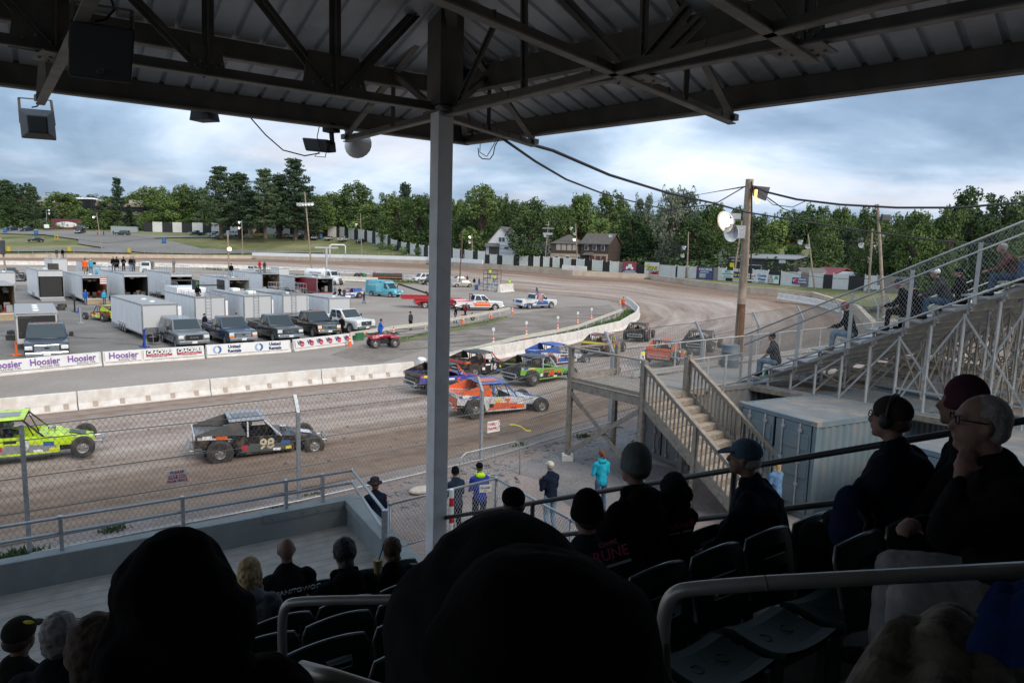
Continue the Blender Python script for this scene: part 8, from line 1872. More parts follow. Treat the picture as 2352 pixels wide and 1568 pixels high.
# --- infield people
GI='people standing in the infield'
for u,v,h,l,kw in (
 (943.5,758,300,'man in charcoal hoodie and black shorts left of the grey column',dict(top=DG,legs=K,shorts=True,hat='cap',hatc=K,wid=1.15)),
 (836,697,80,'man in dark grey walking between race car and ambulance',dict(top=DG,legs=JN,pose='stride',hairc=HG)),
 (770,684,200,'man in grey tee, first of three talking behind the white race car',dict(top=GY,legs=K,tee=True)),
 (780.5,687,170,'man in black tee, second of three talking behind the white race car',dict(top=K,legs=DG,tee=True)),
 (790.5,690,150,'man in slate shirt, third of three talking behind the white race car',dict(top=DG,legs=JN,pose='fold')),
 (785,772,150,'blond woman in black between the black and white pickups',dict(top=K,legs=K,hair='longhair',hairc=HBL)),
 (1045.7,742,95,'man in black tee and jeans with one foot up on the guardrail',dict(top=K,legs=JN,pose='stride',hat='cap',hatc=DG,tee=True)),
 (1430.7,711,190,'flagman in an orange shirt and jeans at the tip of the grass strip',dict(top=OR,legs=JN,pose='wave',hat='cap',hatc=MR)),
 (1099.9,657,80,'man in black leaning forward right of the blue barrel',dict(top=K,legs=K,pose='stride')),
 (1088.9,657,10,'man in black and jeans between saloon and blue barrel',dict(top=K,legs=JN)),
 (1073,650,30,'person in maroon and dark jacket behind the champagne saloon',dict(top=MR,legs=K,wid=1.2)),
 (1033.5,648,20,'marshal in yellow-green vest right behind the grey column',dict(top=HV,legs=K)),
 (1169.7,660,20,'marshal in a yellow vest behind the white end block',dict(top=HV,legs=K,hat='cap',hatc=K)),
 (133,688,150,'person in black standing in the black lined trailer opening',dict(top=K,legs=K)),
 (472,768,200,'man in navy hoodie and cap leaning by the dark blue pickup',dict(top=NV,legs=JN,hat='cap',hatc=DG,hood=NV)),
 (543,765,140,'man in a white shirt and cap behind the dark blue pickup',dict(top=WH,legs=DG,hat='cap',hatc=DG,pose='fold')),
 (860,640,20,'person in maroon sitting on the wall behind the ambulance',dict(top=MR,legs=K)),
 (240,700,120,'person in a light blue patterned shirt beside the plywood trailer',dict(top=CT,legs=JN)),
 (197,700,120,'person in blue standing inside the plywood lined trailer',dict(top=BL,legs=JN))):
    person(l,G(u,v),h,grp=GI,**kw)
pf=tw.location; person('marshal in yellow-green vest standing at the back of the lookout platform',pf+Vector((-.5,.5,2.46)),10,'phone',top=HV,legs=JN,grp=GI); person('marshal in yellow-green vest climbing at the front of the lookout platform',pf+Vector((.4,-.6,1.4)),350,'stand',top=HV,legs=JN,grp=GI)
GR_='spectators on the trailer roofs'
def roofp(tr,x,y,z,h,l,**k):
    b_=tr.location; a=-tr.rotation_euler.z; f=hd(math.degrees(a)); r_=Vector((f.y,-f.x,0)); p=b_+f*y+r_*x; return person(l,Vector((p.x,p.y,z)),h,grp=GR_,**k)
roofp(o2,.2,-4.0,3.34,150,'big man in an orange shirt and khaki trousers on the plywood trailer roof',top=OR,legs=BR,hat='cap',hatc=NV,wid=1.25,s=1.08)
roofp(o2,-.5,-4.6,3.34,150,'person in cyan beside the orange shirted man',top=CT,legs=JN,hat='cap',hatc=WH); roofp(o2,-.9,-3.5,2.95,150,'child in a cyan shirt sitting on the plywood trailer roof',pose='sitfwd',lean=5,top=CT,legs=K,hat='cap',hatc=WH,s=.8)
for i,(x,l,kw) in enumerate(((-1.15,'first of five from the left, bareheaded in grey',dict(top=DG,legs=K)),(-.8,'second of five, black hoodie and light jeans',dict(top=K,legs=JL)),(-.0,'third of five, hooded in black with folded arms',dict(top=K,legs=K,pose='fold',hat='cap',hatc=K)),(.8,'fourth of five, big man in black shorts',dict(top=K,legs=K,shorts=True,hat='cap',hatc=K,wid=1.2)),(1.15,'last of five, in black behind the big man',dict(top=K,legs=K)))):
    roofp(o3,x,-5.9+.2*(i%2),3.66,120+i*8,'spectator on the big railed trailer, '+l,s=1.05,**kw)
roofp(o9,-.7,-.8,3.6,150,'person in black hoodie on the far left trailer roof',top=K,legs=K,hair='longhair',s=1.1); roofp(o9,.3,-.9,3.6,120,'man in grey and black on the far left trailer roof',top=DG,legs=BR,hairc=HBL,s=1.1)
roofp(o4,.3,-2.2,3.6,110,'man with folded arms on the roof of the cluttered trailer',top=GY,legs=BR,pose='fold',s=1.05)
roofp(o5,-.1,-3.2,2.98,150,'stout man in black jacket and light jeans on the trailer beside the lamp pole',top=K,legs=JL,hat='cap',hatc=K,wid=1.15,s=1.05)
roofp(o6,.0,-2.4,3.3,130,'woman in grey on the numbered trailer roof',top=DG,legs=K,hair='longhair'); roofp(o6,.9,-2.0,3.3,150,'person in a red hoodie on the numbered trailer roof',top=RD,legs=K,hat='hoodup',hatc=RD,pose='fold')
roofp(t3,.7,-1.0,2.6,150,'person in a black hooded jacket sitting on the raised deck trailer with a phone',pose='sitfwd',lean=12,top=K,legs=MR,hat='hoodup',hatc=K)
mb=MB(); 
ps_=thing('sprint_car_wing','large black and green top wing lying on the raised deck trailer roof','wing',t3.location+Vector((-1.,2.,3.5)),138)
mb.box((0,0,.35),(2.2,1.6,.05),0,Matrix.Rotation(R(6),3,'X')); mb.build('wing_panel',I_BLK,ps_); 
for x,m_ in ((-1.1,I_BLK),(1.1,I_BLK)): mb=MB(); mb.box((x,0,.4),(.03,2.0,.9)); e_=mb.build('end_plate',m_,ps_); mb=MB(); mb.box((x-.02 if x<0 else x+.02,.5,.4),(.02,.6,.7)); mb.build('green_panel',I_GRN,e_)
# hill people
for u,v,m_,l in ((377,541,OR,'person in yellow-orange by the picnic table on the hill'),(391,542,VB,'person in blue by the leaning lamp pole'),(413,541,K,'man in black pointing on the hill'),(98,556,c_('lilac',(.3,.2,.35)),'figure in lilac beside the lower gravel road')):
    person(l,TP(u*.1+.9*u if False else u if u>390 or u<200 else u,v,.1) if not 370<u<420 else TP(u-153 if u!=98 else u,v-.5,.1),200,top=m_,legs=DG,s=1.6 if False else 1.1,grp='people on the hill')
# scooter man and quad
sc=thing('scooter','small black scooter behind the guardrail','scooter',G(1073,736),75); mb=MB(); mb.path([(0,-.5,.55),(0,-.1,.5),(0,.2,.35),(0,.45,.4),(0,.55,.9)],.06,6); mb.box((0,-.35,.62),(.25,.6,.12)); mb.tube((-.3,.55,.92),(.3,.55,.92),.02); mb.build('frame',C_BLACK,sc); wheel(sc,.0,-.5,.25,.1,.4,n=12); wheel(sc,.0,.6,.25,.1,.4,n=12)
person('grey-haired man in maroon sitting on the scooter',G(1073,736)-hd(75)*.25+Vector((0,0,.16)),75,'ride',lean=10,top=MR,legs=K,hairc=HG)
M_QR=paint('quad_red',(.30,.01,.03)); qb=thing('quad_bike','dark red quad bike with racks driving right along the pit lane','quad bike',G(879,797),62,None,1.12)
mb=MB(); mb.cap((0,-.75,.72),(0,.0,.78),.2,.22); mb.cap((0,.1,.8),(0,.75,.78),.2,.16); mb.cap((-.25,.75,.72),(.25,.75,.72),.14,.14)
for x in(-1,1): mb.cap((x*.42,-.85,.68),(x*.42,-.4,.74),.13,.13); mb.cap((x*.42,.5,.72),(x*.42,.95,.66),.13,.12)
me=rem(mb,.04,2,'bodywork'); me.materials.clear(); me.materials.append(M_QR); link('bodywork',me,qb)
mb=MB(); mb.cap((0,-.5,.92),(0,.0,.92),.13,.12); me=rem(mb,.04,2,'saddle'); me.materials.clear(); me.materials.append(M_BLACK); link('saddle',me,qb)
for y0,y1,z_ in ((-1.1,-.55,.95),(.6,1.1,.95)):
    mb=MB()
    for k in range(5): x=-.4+.2*k; mb.tube((x,y0,z_),(x,y1,z_),.014,n=5)
    mb.tube((-.4,y0,z_),(.4,y0,z_),.016,n=5); mb.tube((-.4,y1,z_),(.4,y1,z_),.016,n=5); mb.build('rack',M_BLACK,qb)
mb=MB(); mb.tube((-.42,.3,1.12),(.42,.3,1.12),.02); mb.tube((0,.5,.8),(0,.3,1.12),.03); mb.build('handlebar',M_BLACK,qb)
mb=MB(); mb.box((0,0,.42),(.45,1.5,.3)); mb.build('engine_block',M_BLACK,qb)
for x in(-1,1):
    for y in(-.68,.72): wheel(qb,x*.48,y,.33,.26,.5)
    mb=MB(); mb.box((x*.3,-1.12,.78),(.1,.04,.07)); mb.build('tail_light',M_RED,qb)
mb=MB(); mb.ell((-.3,-1.05,1.03),(.09,.09,.09),8,6); mb.build('orange_beacon',M_AMBER,qb)
person('rider in a blue jacket and black helmet on the quad bike',G(879,797)-hd(62)*.25+Vector((0,0,.42)),62,'ride',lean=8,top=BL,legs=BL,hat='beanie',hatc=M_BLACK,hair=None,shoes=K)
# pit clutter
def jack(label,u,v,m_,h=1.0): t_=thing('jack_stand',label,'jack',G(u,v),40,'jacks and stands'); mb=MB(); mb.box((0,0,.04),(.7,.5,.06)); mb.beam((0,0,.05),(0,0,h),.12); mb.beam((-.3,0,.06),(.0,0,h*.5),.05); mb.tube((0,0,h),(.4,0,h+.05),.03); mb.build('frame',m_,t_)
jack('blue jack stand between the white trailer and the grey pickup',332,797,mat('jack_blue',(.02,.05,.3),.5),1.3); jack('orange jack stand by the silver trailer wheel',38,816,M_OR,.9); jack('steel post jack on the bare asphalt',185,742,M_STEEL,1.6); jack('black trolley with bottles by the plywood trailer ramp',172,716,C_BLACK,1.3)
jack('blue floor stand beside the black trolley',181,718,MATS['jack_blue'],.5)
for i,(u,v) in enumerate(((139,712),(143,706),(32,770),(30,780))): t_=thing('spare_tyre','wide tyre lying on the ground, '+('by the black curtain trailer' if i<2 else 'left of the silver trailer')+(', the nearer one' if i in(0,3) else ', the farther one'),'tyre',G(u,v)+Vector((0,0,0)),0,'loose race tyres'); w2=wheel(t_,0,0,.45,.4,.45,name='tyre'); w2.rotation_euler=(0,R(90),0); w2.location=(0,0,.2)
gn=thing('generator','small black portable generator at the nose of the white trailer','generator',G(352,791),20); mb=MB(); mb.box((0,0,.4),(.6,.5,.4)); mb.build('motor',C_BLACK,gn,bevel=.03); mb=MB(); 
for x in(-.35,.35): mb.path([(x,-.3,.1),(x,-.3,.75),(x,.3,.75),(x,.3,.1),(x,-.3,.1)],.02,5)
mb.build('frame',M_STEEL,gn)
sp_car=modified('red and yellow race car nose poking out behind the long white trailer',G(243,735),300,RR,FL_,RB,num='2',numc=I_WHT,group='race cars parked in the pits')
fl2=thing('flag','stars and stripes flag on a stick at the plywood trailer','flag',G(248,700),140); mb=MB(); mb.tube((0,0,0),(0,0,3.4),.03); mb.build('flagpole',M_STEEL,fl2)
for j in range(7): mb=MB(); mb.box((.35,0,3.2-j*.12),(.7,.02,.12)); mb.build('stripe',I_RED if j%2==0 else I_WHT,fl2)
mb=MB(); mb.box((.18,-.015,3.05),(.36,.02,.42)); mb.build('canton',I_NAVY,fl2)
# ================================================================ SEATS
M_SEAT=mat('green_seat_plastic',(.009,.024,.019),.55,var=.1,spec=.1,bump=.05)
def seat_meshes():
    # back shell: slightly curved sheet with two slots, rolled top edge
    Wd=.235; Hh=.42; nx,nz=12,14; mb=MB()
    def P(i,j,off):
        x=-Wd+2*Wd*i/nx; z=Hh*j/nz; f=1-.16*(z/Hh)**0*((z/Hh)>.75)*((z/Hh-.75)/.25)**2; 
        tw=1+.06*(z/Hh); top=.05*(1-(x/Wd)**2)*(z/Hh); y=.045*(1-(x/Wd)**2)-.11*(z/Hh); 
        if j>=nz-1: x*=.93
        if j==nz: x*=.93
        return Vector((x*tw,-y+off,z+top-.03))
    def hole(i,j): return 3<=i<=8 and j in(5,6,9,10)
    for j in range(nz):
        for i in range(nx):
            if hole(i,j): continue
            for off in (0,.014):
                mb.quad(P(i,j,off),P(i+1,j,off),P(i+1,j+1,off),P(i,j+1,off))
    for j in range(nz):
        for i in range(nx):
            if hole(i,j): continue
            for (a,b,di,dj) in (((i,j),(i+1,j),0,-1),((i,j+1),(i+1,j+1),0,1),((i,j),(i,j+1),-1,0),((i+1,j),(i+1,j+1),1,0)):
                ii,jj=i+di,j+dj
                if ii<0 or jj<0 or ii>=nx or jj>=nz or hole(ii,jj): mb.quad(P(*a,0),P(*b,0),P(*b,.014),P(*a,.014))
    rim=[P(0,j,.007) for j in range(4,nz+1)]+[P(i,nz,.007) for i in range(1,nx+1)]+[P(nx,j,.007) for j in range(nz-1,3,-1)]
    mb.k=1; mb.path(rim,.011,6)
    back=mb.mesh('backrest',[M_SEAT,mat('seat_rim_highlight',(.05,.075,.068),.3,var=.1,spec=.7)]); back.polygons.foreach_set('use_smooth',[True]*len(back.polygons)); back.set_sharp_from_angle(angle=R(40))  # rim lighter and glossier than the shell, its edge highlight painted into the colour
    mb=MB(); n=10
    def Q(i,j,off): x=-.215+.43*i/n; y=.0+.38*j/n; z=.03*(x/.215)**2-.02*math.sin(math.pi*j/n)+(.02*(1-j/2.) if j<2 else 0)-(.035*(j-n+2)/2 if j>n-2 else 0); return Vector((x,y,z-off))
    for i in range(n):
        for j in range(n):
            for off in (0,.016): mb.quad(Q(i,j,off),Q(i+1,j,off),Q(i+1,j+1,off),Q(i,j+1,off))
    for k in range(n):
        mb.quad(Q(k,n,0),Q(k+1,n,0),Q(k+1,n,.06),Q(k,n,.06)); mb.quad(Q(0,k,0),Q(0,k+1,0),Q(0,k+1,.05),Q(0,k,.05)); mb.quad(Q(n,k,0),Q(n,k+1,0),Q(n,k+1,.05),Q(n,k,.05))
    for x in(-.09,.09): mb.lathe([(.034,.0),(.031,.003),(.028,.0)],16,0,(x,.2,-.0125))
    pan=mb.mesh('seat_pan',M_SEAT); pan.polygons.foreach_set('use_smooth',[True]*len(pan.polygons)); pan.set_sharp_from_angle(angle=R(40))
    return back,pan
SB,SP_=seat_meshes()
mbb=MB(); mbb.beam((-.2,.05,-.03),(-.2,.05,-.36),.035,.05); mbb.beam((.2,.05,-.03),(.2,.05,-.36),.035,.05); mbb.beam((-.22,.07,-.05),(.22,.07,-.05),.05,.05); SLEG=mbb.mesh('seat_bracket',mat('seat_bracket_steel',(.05,.05,.05),.6))
def stseat(i,s,label,grp='green plastic stand seats'):
    z=zrow(i)+.40; t=trow(i)-.62; t_=thing('stadium_seat',label,'seat',W(s,t,z),-34,grp)
    if not(i==7 and s<3.4): b=link('backrest',SB,t_); b.location=(0,-.02,.04)
    link('seat_pan',SP_,t_); link('seat_bracket',SLEG,t_); return t_
def rowname(i): return {7:'nearest',6:'second',5:'third',4:'fourth',3:'fifth',2:'sixth',1:'seventh',0:'lowest'}[i]
for i in range(0,8):
    smax=3.98+(7.5-(trow(i)-.6))*.2126-.3
    n=0; s=smax-.27
    s_lo=.95 if i>=5 else (-1.7 if i>=3 else 2.2)
    while s>s_lo:
        if not(i==8 and .2<s<1.2): stseat(i,s,'green plastic seat in the %s row of the stand, %s from the right end'%(rowname(i),ordn(min(n,15))))
        s-=.52; n+=1
# ================================================================ HANDRAILS in the aisles
def loop(label,pts,r=.024):
    P=[Vector(p) for p in pts]
    mb=MB(); mb.path(P,r,14); return tag(mb.build('aisle_handrail',M_HR,smooth=True),label,'handrail','bent tube aisle handrails')
M_HR=mat('handrail_tube',(.36,.35,.32),.4,.5,var=.08,scale=8,dirt=(.25,.22,.18),dscale=6,damt=.3)
def curve(pts,n=6):
    P=[Vector(p) for p in pts]
    for _ in range(3):
        q=[P[0]]
        for a,b in zip(P,P[1:]): q+= [a.lerp(b,.25),a.lerp(b,.75)]
        q.append(P[-1]); P=q
    return P
# right near rail
a=D(2480,1300,1.9); b=D(1760,1338,2.02); c=D(1600,1350,2.06); d=D(1530,1375,2.08); e=D(1522,1470,2.1); f=D(1528,1620,2.1)
P=[a]+curve([b,c,D(1548,1358,2.08),D(1526,1400,2.09),e]) +[f,f-Vector((0,0,.6))]
loop('big bent grey handrail crossing the lower right corner',P,.0238)
mb=MB(); q=D(1758,1338.5,2.02); dd=(D(1700,1342,2.03)-q).normalized(); mb.tube(q-dd*.003,q+dd*.003,.0248,n=16); tag(mb.build('joint_ring',M_DARKST,smooth=True),'thin dark joint ring round the big bent grey handrail','ring')
P=[D(905,1376,3.0)]+curve([D(760,1378,3.02),D(690,1380,3.04),D(656,1386,3.05),D(648,1420,3.05),D(648,1470,3.05)])+[D(652,1570,3.05),D(655,1700,3.05)]
P=[D(1100,1372,2.96)]+P
loop('bent grey handrail in front of the second seat row, centre left',P,.0225)
P=[D(505,1500,3.2)]+curve([D(500,1400,3.2),D(515,1360,3.2),D(535,1375,3.2),D(553,1430,3.2),D(556,1500,3.2)])+[D(558,1620,3.2)]
loop('curved handrail end showing between the hooded head and the blond woman',P,.021)
loop('handrail running out of the bottom edge below the green seats',[D(690,1536,1.7),D(760,1555,1.66),D(900,1600,1.6)],.0235)
# ================================================================ SPECTATORS IN THE STAND
M_SKD=mat('skin_shaded',(.20,.115,.085),.7,var=.15,scale=12,bump=.2)  # darker copy of the skin: shade under the roof put into its colour
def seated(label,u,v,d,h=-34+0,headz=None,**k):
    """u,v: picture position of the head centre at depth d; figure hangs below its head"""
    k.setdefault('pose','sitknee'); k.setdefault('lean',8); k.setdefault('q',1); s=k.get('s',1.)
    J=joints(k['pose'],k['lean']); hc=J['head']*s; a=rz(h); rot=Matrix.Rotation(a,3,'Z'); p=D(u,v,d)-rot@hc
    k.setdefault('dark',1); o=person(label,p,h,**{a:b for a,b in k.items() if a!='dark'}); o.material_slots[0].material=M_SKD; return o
SG='spectators seated in the covered stand'
MAN=cloth('black_polo',(.012,.012,.013)); GH=cloth('grey_hoodie',(.17,.18,.20)); CH=c_('dark_plaid_coat',(.02,.025,.028)); GB_=c_('grey_beanie',(.10,.115,.11)); KC=c_('khaki_trousers',(.21,.205,.20)); DJ=c_('dark_jeans',(.03,.045,.07))
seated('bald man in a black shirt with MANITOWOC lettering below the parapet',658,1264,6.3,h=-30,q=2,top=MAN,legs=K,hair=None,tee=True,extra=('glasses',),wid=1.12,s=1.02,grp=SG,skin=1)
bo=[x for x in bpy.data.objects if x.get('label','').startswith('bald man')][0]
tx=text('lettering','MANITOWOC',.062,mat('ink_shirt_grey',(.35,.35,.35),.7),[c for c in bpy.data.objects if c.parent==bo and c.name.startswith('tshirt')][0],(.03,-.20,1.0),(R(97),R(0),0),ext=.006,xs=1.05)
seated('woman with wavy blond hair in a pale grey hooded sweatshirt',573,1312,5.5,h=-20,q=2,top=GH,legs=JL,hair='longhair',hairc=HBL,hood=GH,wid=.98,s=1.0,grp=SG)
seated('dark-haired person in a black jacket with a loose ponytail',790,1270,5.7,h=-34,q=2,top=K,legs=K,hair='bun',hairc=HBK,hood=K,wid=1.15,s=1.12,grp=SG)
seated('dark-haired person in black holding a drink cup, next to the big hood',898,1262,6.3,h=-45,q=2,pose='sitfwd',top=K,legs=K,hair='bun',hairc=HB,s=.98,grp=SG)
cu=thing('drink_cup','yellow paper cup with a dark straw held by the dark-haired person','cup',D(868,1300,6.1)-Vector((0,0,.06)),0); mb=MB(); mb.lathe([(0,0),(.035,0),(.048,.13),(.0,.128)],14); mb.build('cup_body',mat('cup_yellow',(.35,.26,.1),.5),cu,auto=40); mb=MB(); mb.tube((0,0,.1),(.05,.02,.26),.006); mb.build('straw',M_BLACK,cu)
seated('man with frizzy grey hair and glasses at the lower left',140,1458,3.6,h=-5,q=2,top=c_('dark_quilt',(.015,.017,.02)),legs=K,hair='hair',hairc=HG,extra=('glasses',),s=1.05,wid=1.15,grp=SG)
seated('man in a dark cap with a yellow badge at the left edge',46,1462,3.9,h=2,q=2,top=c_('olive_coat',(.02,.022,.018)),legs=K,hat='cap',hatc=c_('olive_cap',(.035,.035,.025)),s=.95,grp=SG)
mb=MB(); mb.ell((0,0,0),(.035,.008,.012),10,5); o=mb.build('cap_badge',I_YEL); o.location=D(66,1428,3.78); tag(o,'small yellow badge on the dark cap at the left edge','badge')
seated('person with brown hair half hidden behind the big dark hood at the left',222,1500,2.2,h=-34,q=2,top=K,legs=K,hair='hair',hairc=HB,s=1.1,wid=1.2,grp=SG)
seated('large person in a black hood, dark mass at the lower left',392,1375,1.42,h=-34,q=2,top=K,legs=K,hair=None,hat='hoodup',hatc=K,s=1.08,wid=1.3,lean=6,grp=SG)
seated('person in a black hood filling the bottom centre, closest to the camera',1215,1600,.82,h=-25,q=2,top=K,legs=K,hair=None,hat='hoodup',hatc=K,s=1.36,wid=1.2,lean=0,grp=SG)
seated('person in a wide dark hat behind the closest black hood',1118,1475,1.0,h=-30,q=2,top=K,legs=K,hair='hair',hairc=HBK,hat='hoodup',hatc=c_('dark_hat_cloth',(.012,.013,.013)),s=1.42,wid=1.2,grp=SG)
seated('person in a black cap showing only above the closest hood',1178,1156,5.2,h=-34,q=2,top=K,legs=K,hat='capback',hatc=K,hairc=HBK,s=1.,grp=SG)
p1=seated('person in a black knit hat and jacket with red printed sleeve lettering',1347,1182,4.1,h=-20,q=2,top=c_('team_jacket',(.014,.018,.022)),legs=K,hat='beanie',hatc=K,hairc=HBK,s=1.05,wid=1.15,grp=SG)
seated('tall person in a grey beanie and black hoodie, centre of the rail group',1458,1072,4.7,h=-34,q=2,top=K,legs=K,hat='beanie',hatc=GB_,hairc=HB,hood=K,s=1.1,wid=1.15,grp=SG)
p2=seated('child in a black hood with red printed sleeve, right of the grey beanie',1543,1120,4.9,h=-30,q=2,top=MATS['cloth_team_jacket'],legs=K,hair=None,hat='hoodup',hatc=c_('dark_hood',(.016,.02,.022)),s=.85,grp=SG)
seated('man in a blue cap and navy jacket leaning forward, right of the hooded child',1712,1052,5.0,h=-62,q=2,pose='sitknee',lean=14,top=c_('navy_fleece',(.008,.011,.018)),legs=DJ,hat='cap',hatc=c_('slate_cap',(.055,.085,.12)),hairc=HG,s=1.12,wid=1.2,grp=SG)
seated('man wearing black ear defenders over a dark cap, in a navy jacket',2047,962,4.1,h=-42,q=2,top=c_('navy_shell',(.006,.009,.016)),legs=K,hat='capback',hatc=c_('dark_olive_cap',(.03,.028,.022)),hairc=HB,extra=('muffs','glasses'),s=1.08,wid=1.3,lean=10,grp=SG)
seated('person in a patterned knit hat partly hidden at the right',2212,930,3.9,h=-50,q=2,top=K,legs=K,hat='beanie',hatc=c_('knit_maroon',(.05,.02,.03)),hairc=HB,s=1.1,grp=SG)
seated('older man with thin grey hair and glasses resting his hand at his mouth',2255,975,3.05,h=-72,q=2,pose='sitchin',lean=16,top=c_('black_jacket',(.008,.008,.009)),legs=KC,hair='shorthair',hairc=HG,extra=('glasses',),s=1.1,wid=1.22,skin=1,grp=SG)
for nm,u,v,d_,rt,s_,tx_ in ((p1,1402,1272,3.95,12,.06,('DAVIE','RUNE')),(p2,1561,1206,4.75,8,.045,('DAVIE','FRANEK'))):
    sg=thing('sleeve_print','red and white lettering printed on the sleeve of the '+('black knit hat person' if nm is p1 else 'hooded child'),'print',D(u,v,d_),-20 if nm is p1 else -25); sg.rotation_euler=(R(-18),R(-rt),rz(-15))
    text('lettering',tx_[0],s_*.6,mat('print_red',(.35,.04,.07),.7),sg,(0,-.01,s_*1.1),(R(90),0,0),ext=.002,xs=1.2); text('lettering',tx_[1],s_*1.5,mat('print_red',(.35,.04,.07),.7),sg,(0,-.01,0),(R(90),0,0),ext=.002); mb=MB(); mb.box((0,.0,-s_*1.1),(s_*4,.004,s_*.25)); mb.build('white_line',mat('print_white',(.3,.3,.3),.7),sg)
# blanket and blue garment at the lower right
def drape(name,label,cx_,cy_,dd,w_,h_,m_,seed,amp=.05,ax=0.):
    rn=random.Random(seed); n=44; mb=MB(); c=D(cx_,cy_,dd); ph=[rn.random()*6 for _ in range(6)]
    def P(i,j,o=0):
        x=(i/n-.5)*w_; y=(j/n-.5)*h_; r_=(x/w_*2)**2+(y/h_*2)**2
        z=amp*(math.sin(x*11+ph[0]+9*y)+abs(math.sin(y*15+ph[1]-7*x))*1.4+.5*abs(math.sin((x+y*.4)*38+ph[2])))-.16*r_*.7
        ed=1+.06*math.sin(math.atan2(y,x)*5+ph[3]); return c+SV*x*ed+TV*y*ed*.8+Vector((0,0,z-o))
    nr,ns=22,72
    def Q(r_,s_): a=6.28318*s_/ns; k=.5*r_/nr*(1+.07*math.sin(a*3+ph[4])+.05*math.sin(a*7+ph[5])); p=P(n*(.5+k*math.cos(a)),n*(.5+k*math.sin(a))); return p-Vector((0,0,.10*max(0,r_/nr-.75)**1.2*4))
    for i in range(nr):
        for j in range(ns): mb.quad(Q(i,j),Q(i+1,j),Q(i+1,j+1),Q(i,j+1))
    return tag(mb.build(name,m_,smooth=True),label,'cloth')
M_CAMO=mat('camouflage_blanket',(.13,.11,.085),.95,var=.4,scale=8,dirt=(.02,.017,.013),dscale=9,damt=1.,bump=.1)
drape('blanket','brown camouflage blanket bunched over the seats at the lower right',2215,1450,2.05,.85,.62,M_CAMO,4,.028)
drape('jacket','royal blue garment lying beside the camouflage blanket at the right edge',2400,1350,1.75,.3,.4,c_('royal_fleece',(.008,.02,.075)),6,.02)
bg_=thing('backpack','dark blue backpack hanging on a seat back behind the ear defender man','bag',D(1955,1180,3.9),-34); mb=MB(); mb.cap((0,0,-.12),(0,0,.08),.12,.1); mb.ell((0,-.08,-.08),(.1,.05,.1),10,7); me=rem(mb,.02,2,'bag_body'); me.materials.clear(); me.materials.append(c_('bag_navy',(.008,.012,.035))); link('bag_body',me,bg_); mb=MB(); mb.path([(-.07,-.02,.12),(-.05,-.12,.0),(-.06,-.1,-.15)],.012,6); mb.path([(.07,-.02,.12),(.05,-.12,.0),(.06,-.1,-.15)],.012,6); mb.build('strap',M_BLACK,bg_)
# ================================================================ SPEAKERS AND LAMPS UNDER THE ROOF
def speaker(label,tl,tr,br,bl,d,dep=.4,taper=.72,m_=None,brk=True):
    c=[D(*p,d) for p in (tl,tr,br,bl)]; cen=sum(c,Vector())/4; t_=thing('loudspeaker',label,'loudspeaker',cen,0,'loudspeakers under the roof'); n_=(cen-Vector((0,0,H))).normalized(); mb=MB(); V=[p-cen for p in c]; Wb=[p*taper+n_*dep for p in V]
    mb.add(V+Wb,[(0,1,2,3),(7,6,5,4),(0,4,5,1),(1,5,6,2),(2,6,7,3),(3,7,4,0)]); mb.build('cabinet',m_ or M_BLACK,t_,bevel=.015)
    up=(V[0]-V[3]).normalized(); 
    if brk:
        mb=MB(); a=V[0]*.9+n_*.1+up*.02; b=V[1]*.9+n_*.1+up*.02; l=(V[0]-V[3]).length*.32; a0=a.lerp(V[3]+n_*.1,.5); b0=b.lerp(V[2]+n_*.1,.5); mb.beam(a0,a+up*l,.03,.012); mb.beam(b0,b+up*l,.03,.012); mb.beam(a+up*l,b+up*l,.03,.012); mb.build('bracket',M_DARKST,t_)
        mb=MB(); mid=(a+b)/2+up*l; mb.path([mid+Vector((.05,0,.1)),mid+Vector((.09,0,-.02)),mid+Vector((.02,0,-.09)),mid-up*l+Vector((-.05,0,.02))],.009,6); mb.build('cable',M_WIRE,t_)
    return t_
s1=speaker('big black box loudspeaker hanging at the upper left',(158,44),(311,68),(302,193),(156,176),5.2,.4,.8)
text('lettering','RCF',.05,mat('faint_grey',(.06,.06,.06),.5),s1,D(230,165,5.17)-s1.location,(R(90),R(-5),R(-20)))
speaker('grey wedge loudspeaker hanging below the truss end at the far left',(41,247),(124,254),(131,324),(49,318),9.0,-.35,.55,mat('speaker_grey',(.022,.022,.023),.6))
fl_=thing('floodlight','small ribbed black floodlight under the eave, left of centre','floodlight',D(470,266,9.6),20); mb=MB(); mb.add([(-.14,-.1,.05),(.14,-.1,.05),(.17,-.1,-.07),(-.17,-.1,-.07),(-.12,.12,.05),(.12,.12,.05),(.15,.12,-.07),(-.15,.12,-.07)],[(0,1,2,3),(7,6,5,4),(0,4,5,1),(1,5,6,2),(2,6,7,3),(3,7,4,0)])
for i in range(7): mb.box((-.12+i*.04,0,.06),(.008,.2,.04))
mb.build('housing',M_BLACK,fl_); mb=MB(); mb.box((0,0,.12),(.03,.03,.12)); mb.build('bracket',M_DARKST,fl_)
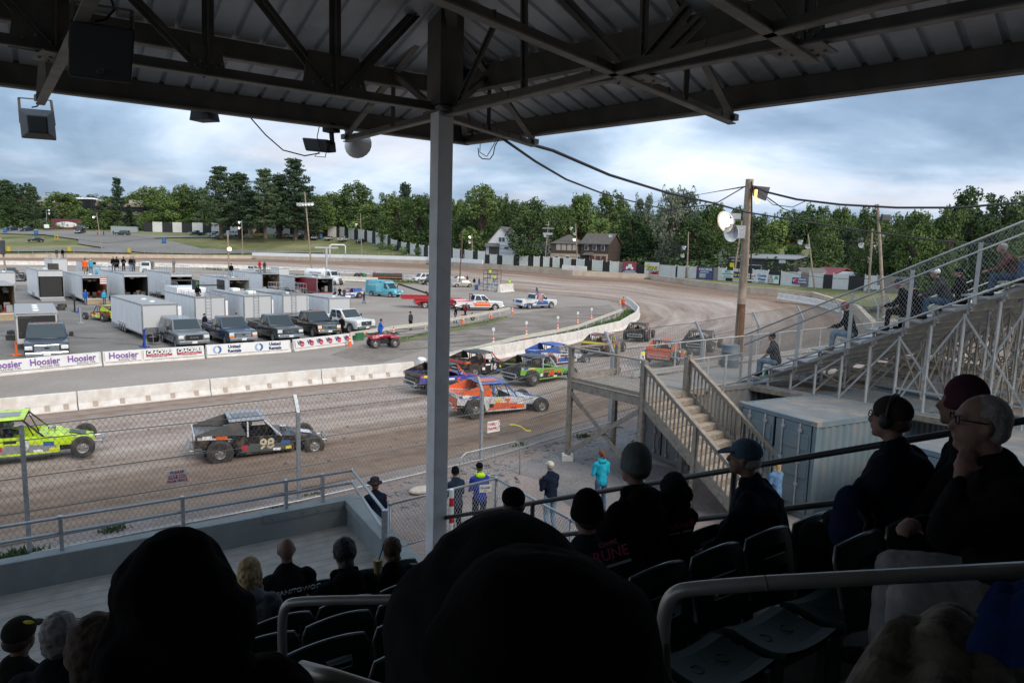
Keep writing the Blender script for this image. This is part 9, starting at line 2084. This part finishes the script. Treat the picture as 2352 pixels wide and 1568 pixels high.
fl_=thing('floodlight','black rectangular floodlight at the end of the roof beam left of the column','floodlight',D(737,334,10.6),25); mb=MB(); mb.add([(-.27,-.12,.11),(.22,-.12,.06),(.26,-.12,-.14),(-.2,-.12,-.09),(-.18,.1,.1),(.2,.1,.06),(.22,.1,-.1),(-.15,.1,-.06)],[(0,1,2,3),(7,6,5,4),(0,4,5,1),(1,5,6,2),(2,6,7,3),(3,7,4,0)]); mb.build('housing',M_BLACK,fl_,bevel=.02)
mb=MB(); mb.box((.2,0,.24),(.2,.16,.12)); mb.beam((.2,0,.2),(.22,0,.0),.05); mb.path([(.1,-.13,.3),(.05,-.14,.1),(.12,-.15,-.1),(.0,-.14,-.18),(.2,-.14,-.2),(.24,-.12,0)],.007,5); mb.build('junction_box',M_BLACK,fl_)
lp=thing('dome_lamp','large white metal dome lamp hanging by the column under the roof','lamp',D(821,331,11.0),0); dome(lp,(0,0,0),(.1,.9,-.2),.215,name='reflector'); lp.scale=(1,1,1)
mb=MB(); mb.tube((-.06,-.25,.12),(-.1,-.35,.2),.05); mb.build('socket',M_STEEL,lp)
wire('black cable sagging from the eave to the rectangular floodlight',[D(573,268,10),D(610,310,10.2),D(650,345,10.3),D(700,358,10.4),D(735,352,10.5)],.009,seg=5)
wire('looped spare cables with plugs at the roof corner',[D(1098,340,10.3),D(1100,358,10.3),D(1108,365,10.3),D(1125,366,10.3),D(1133,355,10.3),D(1137,335,10.3),D(1146,320,10.3)],.008,seg=4)
wire('second looped cable at the roof corner',[D(1103,330,10.2),D(1102,350,10.2),D(1118,360,10.2),D(1130,340,10.2),D(1140,322,10.2)],.006,seg=4)
ins=thing('insulator_bracket','row of dark porcelain insulators on the roof truss right of the column','insulator',D(1100,296,9.6),44); mb=MB(); mb.beam((-.25,0,.05),(.25,0,-.02),.03)
for i in range(4): mb.lathe([(.0,.05),(.035,.04),(.025,.0),(.04,-.03),(.0,-.05)],10,0,(-.2+i*.13,0,-.02))
mb.build('insulators',M_DARKST,ins)
for o in list(bpy.data.objects):
    if o.get('label') and len(o['label'].split())>16: print('LONG',len(o['label'].split()),o['label'])
bpy.data.scenes.remove(TS)
